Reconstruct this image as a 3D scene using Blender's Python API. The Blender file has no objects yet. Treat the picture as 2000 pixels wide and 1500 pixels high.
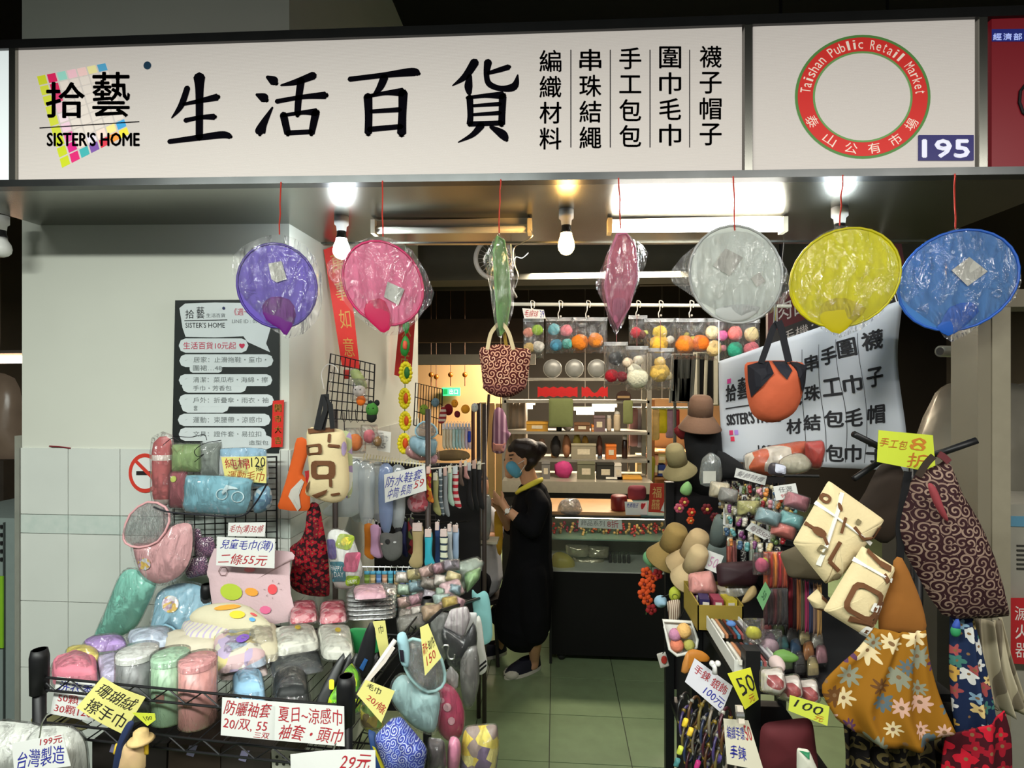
import bpy, bmesh, math, random
from mathutils import Vector, Matrix, noise

# ------------------------------------------------------------------ camera, world, lights, exposure
SC = bpy.context.scene
COL = SC.collection
CAM_Z, YAW, FPX = 1.85, math.radians(4.4), 1100.0
cam_data = bpy.data.cameras.new('camera')
cam_data.sensor_width = 36.0
cam_data.lens = 36.0 * FPX / 2000.0
cam_data.clip_start = 0.02
cam = bpy.data.objects.new('camera', cam_data)
COL.objects.link(cam)
cam.location = (0, 0, CAM_Z)
cam.rotation_euler = (math.pi / 2, 0, YAW)
SC.camera = cam
SC.view_settings.view_transform = 'Standard'
SC.view_settings.look = 'None'
SC.view_settings.gamma = 1.0
SC.view_settings.use_curve_mapping = False
SC.view_settings.exposure = 0.35
SC.cycles.max_bounces = 8
SC.cycles.diffuse_bounces = 3
SC.cycles.transparent_max_bounces = 24
SC.cycles.caustics_reflective = False
SC.cycles.caustics_refractive = False
SC.cycles.sample_clamp_indirect = 4.0
world = bpy.data.worlds.new('market_air')
SC.world = world
world.use_nodes = True
world.node_tree.nodes['Background'].inputs[0].default_value = (0.93, 1.0, 0.94, 1)
world.node_tree.nodes['Background'].inputs[1].default_value = 0.17


def lamp(name, loc, aim, sx, sy, watts, colour):
    d = bpy.data.lights.new(name, 'AREA')
    d.shape = 'RECTANGLE'
    d.size, d.size_y, d.energy, d.color = sx, sy, watts, colour
    o = bpy.data.objects.new(name, d)
    COL.objects.link(o)
    o.location = loc
    o.rotation_euler = (Vector(aim) - Vector(loc)).to_track_quat('-Z', 'Y').to_euler()
    return o


# fluorescent rows under the market roof over the aisle the picture is taken from, and inside the hall behind
lamp('aisle_light', (-1.3, -0.3, 3.0), (-1.3, -0.2, 0.0), 2.4, 0.25, 116, (0.95, 1.0, 0.93))
lamp('aisle_light', (1.5, -0.3, 3.0), (1.5, -0.2, 0.0), 2.4, 0.25, 62, (1.0, 0.97, 0.90))
lamp('hall_light', (0.6, 6.9, 2.75), (0.6, 6.9, 0), 2.6, 0.3, 330, (1.0, 0.83, 0.62))
lamp('hall_light', (0.4, 4.55, 2.75), (0.4, 4.75, 0), 1.2, 0.2, 62, (1.0, 0.88, 0.70))

# ------------------------------------------------------------------ geometry helpers
CT, ST = math.cos(YAW), math.sin(YAW)
ORG = Vector((0, 0, CAM_Z))
rnd = random.Random(7)


def ray(px, py):
    a, b = (px - 1000.0) / FPX, (750.0 - py) / FPX
    return Vector((a * CT - ST, a * ST + CT, b))


def P(px, py, y):
    """point of the facade-parallel plane at depth y that the photograph shows at (px, py)"""
    r = ray(px, py)
    return ORG + r * (y / r.y)


def F(px, py, z):
    r = ray(px, py)
    return ORG + r * ((z - CAM_Z) / r.z)


class Pl:
    """a real plane in the room; calling it gives the point on it seen at a photograph position"""

    def __init__(s, p0, n):
        s.p, s.n = Vector(p0), Vector(n).normalized()

    def __call__(s, x, y):
        r = ray(x, y)
        return ORG + r * ((s.p - ORG).dot(s.n) / r.dot(s.n))


def VY(y, turn=0, lean=0, px=1000, py=750):
    """upright plane at depth y (through px, py), turned about the vertical and leaned back by degrees"""
    t, l = math.radians(turn), math.radians(lean)
    n = Vector((math.sin(t) * math.cos(l), -math.cos(t) * math.cos(l), math.sin(l)))
    return Pl(P(px, py, y), n)


def HZ(z):
    return Pl((0, 0, z), (0, 0, 1))


def lin(c):
    return tuple(((v / 255.0) / 12.92 if v <= 10.3 else ((v / 255.0 + 0.055) / 1.055) ** 2.4) for v in c)


class G:
    def __init__(s):
        s.v, s.f = [], []

    def add(s, vs, fs):
        b = len(s.v)
        s.v += [Vector(p) for p in vs]
        s.f += [tuple(i + b for i in f) for f in fs]
        return s

    def box(s, c, d, rot=None):
        c = Vector(c)
        hx, hy, hz = d[0] / 2, d[1] / 2, d[2] / 2
        pts = [Vector((x, y, z)) for x in (-hx, hx) for y in (-hy, hy) for z in (-hz, hz)]
        if rot is not None:
            pts = [rot @ p for p in pts]
        return s.add([p + c for p in pts], [(0, 1, 3, 2), (4, 6, 7, 5), (0, 4, 5, 1), (2, 3, 7, 6), (0, 2, 6, 4), (1, 5, 7, 3)])

    def span(s, a, b):
        a, b = Vector(a), Vector(b)
        return s.box((a + b) / 2, [abs(x) for x in (b - a)])

    def bar(s, a, b, w, t, up=(0, 0, 1)):
        a, b = Vector(a), Vector(b)
        d = (b - a)
        x = d.normalized()
        u = Vector(up)
        if abs(x.dot(u)) > .95:
            u = Vector((0, 1, 0))
        y = x.cross(u).normalized()
        z = y.cross(x)
        return s.box((a + b) / 2, (d.length, t, w), Matrix((x, y, z)).transposed())

    def tube(s, pts, r, n=6, closed=False, caps=True):
        pts = [Vector(p) for p in pts]
        m = len(pts)
        rs = r if isinstance(r, (list, tuple)) else [r] * m
        b = len(s.v)
        nrm = None
        for i, p in enumerate(pts):
            q0 = pts[i - 1] if (i or closed) else p
            q1 = pts[(i + 1) % m] if (i < m - 1 or closed) else p
            t = (q1 - q0)
            t = t.normalized() if t.length > 1e-9 else Vector((0, 0, 1))
            if nrm is None:
                nrm = t.cross(Vector((0, 0, 1)))
                if nrm.length < .1:
                    nrm = t.cross(Vector((0, 1, 0)))
            nrm = (nrm - t * nrm.dot(t))
            nrm = nrm.normalized() if nrm.length > 1e-6 else t.orthogonal().normalized()
            bi = t.cross(nrm)
            for k in range(n):
                a = 2 * math.pi * k / n
                s.v.append(p + (nrm * math.cos(a) + bi * math.sin(a)) * rs[i])
        for i in range(m if closed else m - 1):
            i2 = (i + 1) % m
            for k in range(n):
                k2 = (k + 1) % n
                s.f.append((b + i * n + k, b + i * n + k2, b + i2 * n + k2, b + i2 * n + k))
        if caps and not closed:
            s.f.append(tuple(b + k for k in range(n))[::-1])
            s.f.append(tuple(b + (m - 1) * n + k for k in range(n)))
        return s

    def lathe(s, prof, c, n=20, axis=(0, 0, 1), sx=1.0):
        z = Vector(axis).normalized()
        x = z.orthogonal().normalized()
        if abs(z.z) > .9:
            x = Vector((1, 0, 0))
            x = (x - z * x.dot(z)).normalized()
        y = z.cross(x)
        c = Vector(c)
        b = len(s.v)
        for r, h in prof:
            for k in range(n):
                a = 2 * math.pi * k / n
                s.v.append(c + z * h + (x * math.cos(a) * sx + y * math.sin(a)) * max(r, 1e-5))
        for i in range(len(prof) - 1):
            for k in range(n):
                k2 = (k + 1) % n
                s.f.append((b + i * n + k, b + i * n + k2, b + (i + 1) * n + k2, b + (i + 1) * n + k))
        s.f.append(tuple(b + k for k in range(n))[::-1])
        s.f.append(tuple(b + (len(prof) - 1) * n + k for k in range(n)))
        return s

    def ball(s, c, r, n=12, bump=0.0, seed=0, sq=(1, 1, 1)):
        c = Vector(c)
        b = len(s.v)
        rows = n // 2 + 1
        for i in range(rows):
            t = math.pi * i / (rows - 1)
            for k in range(n):
                a = 2 * math.pi * k / n
                d = Vector((math.sin(t) * math.cos(a), math.sin(t) * math.sin(a), math.cos(t)))
                q = r * (1 + (bump * noise.noise(d * 4 + Vector((seed, 0, 0))) if bump else 0))
                s.v.append(c + Vector((d.x * sq[0], d.y * sq[1], d.z * sq[2])) * q)
        for i in range(rows - 1):
            for k in range(n):
                k2 = (k + 1) % n
                s.f.append((b + i * n + k, b + (i + 1) * n + k, b + (i + 1) * n + k2, b + i * n + k2))
        return s

    def prism(s, poly, off):
        poly = [Vector(p) for p in poly]
        off = Vector(off)
        n = len(poly)
        b = len(s.v)
        s.v += poly + [p + off for p in poly]
        s.f.append(tuple(range(b, b + n)))
        s.f.append(tuple(range(b + 2 * n - 1, b + n - 1, -1)))
        for k in range(n):
            k2 = (k + 1) % n
            s.f.append((b + k, b + n + k, b + n + k2, b + k2))
        return s

    def sheet(s, fn, nu, nv, thick=None):
        """grid fn(u, v) -> Vector, u, v in 0..1; thick = offset vector for the back face"""
        b = len(s.v)
        pts = [fn(i / nu, j / nv) for j in range(nv + 1) for i in range(nu + 1)]
        w = nu + 1
        s.v += pts
        q = [(b + j * w + i, b + j * w + i + 1, b + (j + 1) * w + i + 1, b + (j + 1) * w + i) for j in range(nv) for i in range(nu)]
        s.f += q
        if thick is not None:
            t = Vector(thick)
            k = len(pts)
            s.v += [p + t for p in pts]
            s.f += [tuple(x + k for x in f[::-1]) for f in q]
            edge = [j for j in range(nu)] and ([i for i in range(w)] + [j * w + nu for j in range(1, nv + 1)] + [nv * w + i for i in range(nu - 1, -1, -1)] + [j * w for j in range(nv - 1, 0, -1)])
            m = len(edge)
            for a in range(m):
                e0, e1 = edge[a] + b, edge[(a + 1) % m] + b
                s.f.append((e0, e0 + k, e1 + k, e1))
        return s


LOC = {}


def mk(name, g, mat, parent=None, smooth=False):
    """one mesh object; world-space geometry, origin at the parent's base or at its own base"""
    me = bpy.data.meshes.new(name)
    if parent is not None:
        o0 = LOC[parent.name]
    else:
        xs = [p.x for p in g.v]; ys = [p.y for p in g.v]; zs = [p.z for p in g.v]
        o0 = Vector(((min(xs) + max(xs)) / 2, (min(ys) + max(ys)) / 2, min(zs)))
    me.from_pydata([tuple(p - o0) for p in g.v], [], g.f)
    if smooth:
        me.polygons.foreach_set('use_smooth', [True] * len(me.polygons))
    if mat is not None:
        me.materials.append(mat)
    o = bpy.data.objects.new(name, me)
    COL.objects.link(o)
    if parent is not None:
        o.parent = parent
        LOC[o.name] = o0
    else:
        o.location = o0
        LOC[o.name] = o0
    return o


def tag(o, label, cat, group=None, kind=None):
    if label:
        o['label'] = label
    if cat:
        o['category'] = cat
    if group:
        o['group'] = group
    if kind:
        o['kind'] = kind
    return o


def struct(o):
    o['kind'] = 'structure'
    return o


def thing(name, label, cat, loc, group=None):
    o = bpy.data.objects.new(name, None)
    COL.objects.link(o)
    o.empty_display_size = 0.05
    o.location = loc
    LOC[o.name] = Vector(loc)
    return tag(o, label, cat, group)


# ------------------------------------------------------------------ materials
_MC = {}


def nd(nt, t, **kw):
    n = nt.nodes.new(t)
    for k, v in kw.items():
        setattr(n, k, v)
    return n


def mat(c, rough=.65, metal=0.0, noise_amt=.10, scale=25, bump=0.0, bscale=60, emit=0.0, trans=0.0, spec=.4, c2=None, sheen=0.0):
    key = (c, rough, metal, noise_amt, scale, bump, bscale, emit, trans, spec, c2, sheen)
    if key in _MC:
        return _MC[key]
    m = bpy.data.materials.new('m%d' % len(_MC))
    m.use_nodes = True
    nt = m.node_tree
    b = nt.nodes['Principled BSDF']
    L = lin(c)
    b.inputs['Roughness'].default_value = rough
    b.inputs['Metallic'].default_value = metal
    b.inputs['Specular IOR Level'].default_value = spec
    if sheen:
        b.inputs['Sheen Weight'].default_value = sheen
    tc = nd(nt, 'ShaderNodeTexCoord')
    if noise_amt:
        nz = nd(nt, 'ShaderNodeTexNoise')
        nz.inputs['Scale'].default_value = scale
        nz.inputs['Detail'].default_value = 3
        nt.links.new(tc.outputs['Object'], nz.inputs['Vector'])
        mx = nd(nt, 'ShaderNodeMix', data_type='RGBA')
        hi = lin(c2) if c2 else tuple(min(1, v * (1 + noise_amt)) for v in L)
        lo = L if c2 else tuple(v * (1 - noise_amt) for v in L)
        mx.inputs[6].default_value = (*lo, 1)
        mx.inputs[7].default_value = (*hi, 1)
        nt.links.new(nz.outputs['Fac'], mx.inputs[0])
        nt.links.new(mx.outputs[2], b.inputs['Base Color'])
    else:
        b.inputs['Base Color'].default_value = (*L, 1)
    if bump:
        nz2 = nd(nt, 'ShaderNodeTexNoise')
        nz2.inputs['Scale'].default_value = bscale
        nz2.inputs['Detail'].default_value = 2
        nt.links.new(tc.outputs['Object'], nz2.inputs['Vector'])
        bp = nd(nt, 'ShaderNodeBump')
        bp.inputs['Strength'].default_value = bump
        bp.inputs['Distance'].default_value = 0.004
        nt.links.new(nz2.outputs['Fac'], bp.inputs['Height'])
        nt.links.new(bp.outputs['Normal'], b.inputs['Normal'])
    if emit:
        b.inputs['Emission Color'].default_value = (*L, 1)
        b.inputs['Emission Strength'].default_value = emit
    if trans:
        tr = nd(nt, 'ShaderNodeBsdfTranslucent')
        tr.inputs['Color'].default_value = (*L, 1)
        ms = nd(nt, 'ShaderNodeMixShader')
        ms.inputs[0].default_value = trans
        out = nt.nodes['Material Output']
        nt.links.new(b.outputs[0], ms.inputs[1])
        nt.links.new(tr.outputs[0], ms.inputs[2])
        nt.links.new(ms.outputs[0], out.inputs[0])
    _MC[key] = m
    return m


def film(tint=(255, 255, 255), body=.025, gloss=.065, wr=1.0, scale=24):
    """clear wrinkled plastic film"""
    key = ('film', tint, body, gloss, wr, scale)
    if key in _MC:
        return _MC[key]
    m = bpy.data.materials.new('film%d' % len(_MC))
    m.use_nodes = True
    nt = m.node_tree
    nt.nodes.remove(nt.nodes['Principled BSDF'])
    out = nt.nodes['Material Output']
    tp = nd(nt, 'ShaderNodeBsdfTransparent')
    tp.inputs[0].default_value = (*[1 - (1 - v) * .6 for v in lin(tint)], 1)
    gl = nd(nt, 'ShaderNodeBsdfGlossy')
    gl.inputs['Roughness'].default_value = .09
    df = nd(nt, 'ShaderNodeBsdfDiffuse')
    df.inputs[0].default_value = (*lin(tint), 1)
    tc = nd(nt, 'ShaderNodeTexCoord')
    mp_ = nd(nt, 'ShaderNodeMapping')
    mp_.inputs['Scale'].default_value = (1, 1, .35)
    nz = nd(nt, 'ShaderNodeTexNoise')
    nz.inputs['Scale'].default_value = scale
    nz.inputs['Detail'].default_value = 4
    nz.inputs['Distortion'].default_value = 1.5
    bp = nd(nt, 'ShaderNodeBump')
    bp.inputs['Strength'].default_value = wr
    bp.inputs['Distance'].default_value = 0.014
    nt.links.new(tc.outputs['Object'], mp_.inputs[0])
    nt.links.new(mp_.outputs[0], nz.inputs['Vector'])
    vo = nd(nt, 'ShaderNodeTexVoronoi')
    vo.inputs['Scale'].default_value = scale * 1.3
    dv = nd(nt, 'ShaderNodeVectorMath', operation='MULTIPLY_ADD')
    dv.inputs[1].default_value = (.035, .035, .035)
    nt.links.new(nz.outputs['Color'], dv.inputs[0])
    nt.links.new(mp_.outputs[0], dv.inputs[2])
    nt.links.new(dv.outputs[0], vo.inputs['Vector'])
    hs = nd(nt, 'ShaderNodeMath', operation='ADD')
    nt.links.new(nz.outputs['Fac'], hs.inputs[0])
    nt.links.new(vo.outputs['Distance'], hs.inputs[1])
    nt.links.new(hs.outputs[0], bp.inputs['Height'])
    nt.links.new(bp.outputs[0], gl.inputs['Normal'])
    fr = nd(nt, 'ShaderNodeFresnel')
    fr.inputs[0].default_value = 1.45
    ad = nd(nt, 'ShaderNodeMath', operation='MULTIPLY_ADD')
    ad.inputs[1].default_value = .55
    ad.inputs[2].default_value = gloss - .03
    nt.links.new(bp.outputs[0], fr.inputs['Normal'])
    nt.links.new(fr.outputs[0], ad.inputs[0])
    m1, m2 = nd(nt, 'ShaderNodeMixShader'), nd(nt, 'ShaderNodeMixShader')
    m1.inputs[0].default_value = body
    nt.links.new(tp.outputs[0], m1.inputs[1])
    nt.links.new(df.outputs[0], m1.inputs[2])
    nt.links.new(ad.outputs[0], m2.inputs[0])
    nt.links.new(m1.outputs[0], m2.inputs[1])
    nt.links.new(gl.outputs[0], m2.inputs[2])
    nt.links.new(m2.outputs[0], out.inputs[0])
    _MC[key] = m
    return m


def cellprint(base, cols, scale=30, petals=5, size=.36, spiral=0, axes='XZ', rough=.8, amt=1.0, seed=0.0):
    """woven cloth printed with flowers (petals) or with scrolls (spiral) scattered one to a cell"""
    key = ('cell', base, cols, scale, petals, size, spiral, axes, rough, amt, seed)
    if key in _MC:
        return _MC[key]
    m = bpy.data.materials.new('print%d' % len(_MC))
    m.use_nodes = True
    nt = m.node_tree
    b = nt.nodes['Principled BSDF']
    b.inputs['Roughness'].default_value = rough
    b.inputs['Specular IOR Level'].default_value = .2
    lk = nt.links.new
    tc = nd(nt, 'ShaderNodeTexCoord')
    sp = nd(nt, 'ShaderNodeSeparateXYZ')
    lk(tc.outputs['Object'], sp.inputs[0])
    cb = nd(nt, 'ShaderNodeCombineXYZ')
    lk(sp.outputs[axes[0]], cb.inputs[0])
    lk(sp.outputs[axes[1]], cb.inputs[1])
    sc_ = nd(nt, 'ShaderNodeVectorMath', operation='MULTIPLY_ADD')
    sc_.inputs[1].default_value = (scale,) * 3
    sc_.inputs[2].default_value = (seed, seed * 1.7, 0)
    lk(cb.outputs[0], sc_.inputs[0])
    vo = nd(nt, 'ShaderNodeTexVoronoi', voronoi_dimensions='2D')
    vo.inputs['Scale'].default_value = 1
    vo.inputs['Randomness'].default_value = .75
    lk(sc_.outputs[0], vo.inputs['Vector'])
    df = nd(nt, 'ShaderNodeVectorMath', operation='SUBTRACT')
    lk(sc_.outputs[0], df.inputs[0])
    lk(vo.outputs['Position'], df.inputs[1])
    s2 = nd(nt, 'ShaderNodeSeparateXYZ')
    lk(df.outputs[0], s2.inputs[0])
    at = nd(nt, 'ShaderNodeMath', operation='ARCTAN2')
    lk(s2.outputs[1], at.inputs[0])
    lk(s2.outputs[0], at.inputs[1])
    rn = nd(nt, 'ShaderNodeSeparateColor')
    lk(vo.outputs['Color'], rn.inputs[0])

    def M_(op, a, bb, c=None):
        n = nd(nt, 'ShaderNodeMath', operation=op)
        for i, x in enumerate((a, bb, c)):
            if x is None:
                continue
            if isinstance(x, (int, float)):
                n.inputs[i].default_value = x
            else:
                lk(x, n.inputs[i])
        return n.outputs[0]

    dist = vo.outputs['Distance']
    if spiral:
        ph = M_('ADD', M_('MULTIPLY', dist, spiral), at.outputs[0])
        ph = M_('ADD', ph, M_('MULTIPLY', rn.outputs[0], 6.28))
        mask = M_('GREATER_THAN', M_('SINE', ph, None), .42)
    else:
        rr = M_('MULTIPLY_ADD', M_('COSINE', M_('MULTIPLY', at.outputs[0], petals), None), .28 * size, size * .8)
        rr = M_('MULTIPLY', rr, M_('MULTIPLY_ADD', rn.outputs[1], .6, .55))
        mask = M_('LESS_THAN', dist, rr)
        mask = M_('MULTIPLY', mask, M_('LESS_THAN', rn.outputs[2], amt))
    cr = nd(nt, 'ShaderNodeValToRGB')
    cr.color_ramp.interpolation = 'CONSTANT'
    el = cr.color_ramp.elements
    while len(el) < len(cols):
        el.new(.5)
    for i, cc in enumerate(cols):
        el[i].position = i / len(cols)
        el[i].color = (*lin(cc), 1)
    lk(rn.outputs[0], cr.inputs[0])
    mx = nd(nt, 'ShaderNodeMix', data_type='RGBA')
    mx.inputs[6].default_value = (*lin(base), 1)
    lk(mask, mx.inputs[0])
    lk(cr.outputs[0], mx.inputs[7])
    res = mx.outputs[2]
    if not spiral:
        ce = nd(nt, 'ShaderNodeMix', data_type='RGBA')
        lk(M_('LESS_THAN', dist, size * .16), ce.inputs[0])
        lk(res, ce.inputs[6])
        ce.inputs[7].default_value = (*lin((120, 90, 60)), 1)
        res = ce.outputs[2]
    lk(res, b.inputs['Base Color'])
    _MC[key] = m
    return m


def stripes(c1, c2, freq=60, axis='Z', duty=.5, rough=.85):
    key = ('str', c1, c2, freq, axis, duty)
    if key in _MC:
        return _MC[key]
    m = bpy.data.materials.new('stripe%d' % len(_MC))
    m.use_nodes = True
    nt = m.node_tree
    b = nt.nodes['Principled BSDF']
    b.inputs['Roughness'].default_value = rough
    lk = nt.links.new
    tc = nd(nt, 'ShaderNodeTexCoord')
    sp = nd(nt, 'ShaderNodeSeparateXYZ')
    lk(tc.outputs['Object'], sp.inputs[0])
    a = nd(nt, 'ShaderNodeMath', operation='MULTIPLY')
    a.inputs[1].default_value = freq
    lk(sp.outputs[axis], a.inputs[0])
    fr = nd(nt, 'ShaderNodeMath', operation='FRACT')
    lk(a.outputs[0], fr.inputs[0])
    lt = nd(nt, 'ShaderNodeMath', operation='LESS_THAN')
    lt.inputs[1].default_value = duty
    lk(fr.outputs[0], lt.inputs[0])
    mx = nd(nt, 'ShaderNodeMix', data_type='RGBA')
    lk(lt.outputs[0], mx.inputs[0])
    mx.inputs[6].default_value = (*lin(c1), 1)
    mx.inputs[7].default_value = (*lin(c2), 1)
    lk(mx.outputs[2], b.inputs['Base Color'])
    _MC[key] = m
    return m


def mixed(cols, scale=40, rough=.6, bump=.4):
    """patchy multi-coloured surface (printed packaging)"""
    key = ('mixd', cols, scale, rough, bump)
    if key in _MC:
        return _MC[key]
    m = bpy.data.materials.new('patch%d' % len(_MC))
    m.use_nodes = True
    nt = m.node_tree
    b = nt.nodes['Principled BSDF']
    b.inputs['Roughness'].default_value = rough
    lk = nt.links.new
    tc = nd(nt, 'ShaderNodeTexCoord')
    vo = nd(nt, 'ShaderNodeTexVoronoi')
    vo.inputs['Scale'].default_value = scale
    lk(tc.outputs['Object'], vo.inputs['Vector'])
    se = nd(nt, 'ShaderNodeSeparateColor')
    lk(vo.outputs['Color'], se.inputs[0])
    cr = nd(nt, 'ShaderNodeValToRGB')
    cr.color_ramp.interpolation = 'CONSTANT'
    el = cr.color_ramp.elements
    while len(el) < len(cols):
        el.new(.5)
    for i, cc in enumerate(cols):
        el[i].position = i / len(cols)
        el[i].color = (*lin(cc), 1)
    lk(se.outputs[0], cr.inputs[0])
    lk(cr.outputs[0], b.inputs['Base Color'])
    if bump:
        bp = nd(nt, 'ShaderNodeBump')
        bp.inputs['Strength'].default_value = bump
        bp.inputs['Distance'].default_value = .003
        lk(vo.outputs['Distance'], bp.inputs['Height'])
        lk(bp.outputs[0], b.inputs['Normal'])
    _MC[key] = m
    return m


BLACK = (18, 18, 20)
INK_B, INK_R, INK_K = (40, 45, 150), (175, 40, 50), (30, 28, 30)
PAPER_W, PAPER_Y, PAPER_L = (222, 223, 219), (226, 219, 132), (184, 196, 52)

# ------------------------------------------------------------------ writing
_TC = {}


def glyphs(s):
    """(verts, faces) of a line of writing, scaled to its own unit box (v downwards)"""
    if s in _TC:
        return _TC[s]
    cu = bpy.data.curves.new('line', 'FONT')
    cu.body = s
    cu.resolution_u = 2
    o = bpy.data.objects.new('line', cu)
    COL.objects.link(o)
    bpy.context.view_layer.update()
    dg = bpy.context.evaluated_depsgraph_get()
    me = bpy.data.meshes.new_from_object(o.evaluated_get(dg))
    vs = [(v.co.x, v.co.y) for v in me.vertices]
    fs = [tuple(p.vertices) for p in me.polygons]
    bpy.data.objects.remove(o)
    bpy.data.curves.remove(cu)
    bpy.data.meshes.remove(me)
    x0, x1 = min(v[0] for v in vs), max(v[0] for v in vs)
    y0, y1 = min(v[1] for v in vs), max(v[1] for v in vs)
    w, h = max(x1 - x0, 1e-4), max(y1 - y0, 1e-4)
    _TC[s] = ([((x - x0) / w, (y1 - y) / h) for x, y in vs], fs)
    return _TC[s]


def write(g, s, box, mp, bold=0.0, hand=0.0, seed=0):
    """put a line of writing into box (x0, y0, x1, y1) through the mapping mp(x, y) -> world"""
    vs, fs = glyphs(s)
    x0, y0, x1, y1 = box
    r = random.Random(seed)
    sk = r.uniform(-.25, .05) * hand
    for dx, dy in ([(0, 0)] if not bold else [(-bold, 0), (bold, 0), (0, -bold), (0, bold)]):
        pts = []
        for u, v in vs:
            uu = u + sk * (v - .5) * (y1 - y0) / max(1e-6, (x1 - x0))
            vv = v + (hand * .05 * math.sin(u * 14 + seed))
            pts.append(mp(x0 + (x1 - x0) * uu + dx, y0 + (y1 - y0) * vv + dy))
        g.add(pts, fs)


def brush(g, pts, mp, steps=6):
    """one brush stroke: control points (x, y, width)"""
    q = []
    n = len(pts)
    for i in range(n - 1):
        p0, p1, p2, p3 = pts[max(i - 1, 0)], pts[i], pts[i + 1], pts[min(i + 2, n - 1)]
        for k in range(steps):
            t = k / steps
            q.append(tuple(.5 * ((2 * p1[j]) + (p2[j] - p0[j]) * t + (2 * p0[j] - 5 * p1[j] + 4 * p2[j] - p3[j]) * t * t + (3 * p1[j] - p0[j] - 3 * p2[j] + p3[j]) * t ** 3) for j in range(3)))
    q.append(pts[-1])
    L, R = [], []
    for i, (x, y, w) in enumerate(q):
        a, b = q[max(i - 1, 0)], q[min(i + 1, len(q) - 1)]
        dx, dy = b[0] - a[0], b[1] - a[1]
        d = math.hypot(dx, dy) or 1
        L.append((x - dy / d * w / 2, y + dx / d * w / 2))
        R.append((x + dy / d * w / 2, y - dx / d * w / 2))

    def cap(c, d, w):
        return [(c[0] + math.cos(a) * w / 2, c[1] + math.sin(a) * w / 2) for a in (d - .9, d, d + .9)]
    d0 = math.atan2(q[0][1] - q[1][1], q[0][0] - q[1][0])
    d1 = math.atan2(q[-1][1] - q[-2][1], q[-1][0] - q[-2][0])
    b = len(g.v)
    m = len(q)
    g.v += [mp(*p) for p in L] + [mp(*p) for p in R]
    for i in range(m - 1):
        g.f.append((b + i, b + i + 1, b + m + i + 1, b + m + i))
    for idx, dd, w in ((0, d0, q[0][2] * .9), (m - 1, d1, q[-1][2] * .9)):
        c = cap(q[idx], dd, w)
        k = len(g.v)
        g.v += [mp(*p) for p in c]
        g.f.append((b + idx, k, k + 1, k + 2, b + m + idx))


# ------------------------------------------------------------------ soft shapes drawn on a real plane
def smooth_loop(pts, n=3):
    out = []
    m = len(pts)
    for i in range(m):
        p0, p1, p2, p3 = pts[i - 1], pts[i], pts[(i + 1) % m], pts[(i + 2) % m]
        for k in range(n):
            t = k / n
            out.append(tuple(.5 * ((2 * p1[j]) + (p2[j] - p0[j]) * t + (2 * p0[j] - 5 * p1[j] + 4 * p2[j] - p3[j]) * t * t + (3 * p1[j] - p0[j] - 3 * p2[j] + p3[j]) * t ** 3) for j in (0, 1)))
    return out


def puff(g, outline, mp, depth, n=None, wr=0.0, freq=18, back=.35, sm=3, rings=(1, .93, .78, .55, .28, 0), power=.5, seed=0.0):
    """soft body: the outline on plane mp, swelling by depth (metres) along n and by depth*back behind"""
    n = Vector(n) if n is not None else mp.n
    loop = smooth_loop(outline, sm) if sm > 1 else outline
    cx = sum(p[0] for p in loop) / len(loop)
    cy = sum(p[1] for p in loop) / len(loop)
    m = len(loop)
    for side in (1, -1):
        b = len(g.v)
        dd = depth if side > 0 else -depth * back
        for s in rings[:-1]:
            for x, y in loop:
                q = mp(cx + (x - cx) * s, cy + (y - cy) * s)
                h = (1 - s * s) ** power
                w = wr * noise.noise(q * freq + Vector((seed, seed, 0))) * (1 - s ** 4) if wr else 0
                g.v.append(q + n * (dd * h + w * side))
        g.v.append(mp(cx, cy) + n * dd)
        k = len(rings) - 1
        for i in range(k - 1):
            for j in range(m):
                j2 = (j + 1) % m
                f = (b + i * m + j, b + i * m + j2, b + (i + 1) * m + j2, b + (i + 1) * m + j)
                g.f.append(f if side < 0 else f[::-1])
        for j in range(m):
            j2 = (j + 1) % m
            f = (b + (k - 1) * m + j, b + (k - 1) * m + j2, b + k * m)
            g.f.append(f if side < 0 else f[::-1])
    return g


def quadmap(c, mp):
    """unit square -> world through four photograph corners TL TR BR BL on plane mp (or four world points)"""
    w = [mp(*p) for p in c] if mp is not None else [Vector(p) for p in c]

    def fn(u, v):
        return (w[0] * (1 - u) + w[1] * u) * (1 - v) + (w[3] * (1 - u) + w[2] * u) * v
    fn.n = (w[1] - w[0]).cross(w[0] - w[3]).normalized()
    return fn


def card(name, label, cat, corners, mp, colour, lines=(), group=None, bend=.0, thick=.0012, hand=1.0, extra=None, bold=0.0, parent=None, rough=.75):
    """a sheet of card with writing; lines = (text, (u0, v0, u1, v1), ink)"""
    q = quadmap(corners, mp)
    n = q.n

    def fn(u, v):
        return q(u, v) + n * (bend * math.sin(math.pi * u) * (1 - .4 * v))
    top = q(.5, 1)
    t = thing(name, label, cat, top, group) if parent is None else parent
    mk('sheet', G().sheet(fn, 6, 2, -n * thick), mat(colour, rough, noise_amt=.04, scale=12), t)
    inks = {}
    for i, (s, bx, ink) in enumerate(lines):
        g = inks.setdefault(ink, G())
        write(g, s, bx, lambda u, v: fn(u, v) + n * .0008, bold=bold, hand=hand, seed=i * 3 + len(s))
    for ink, g in inks.items():
        mk('lettering', g, mat(ink, .7, noise_amt=0), t)
    return t


def px_m(px, y):
    return px * y / FPX
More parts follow.
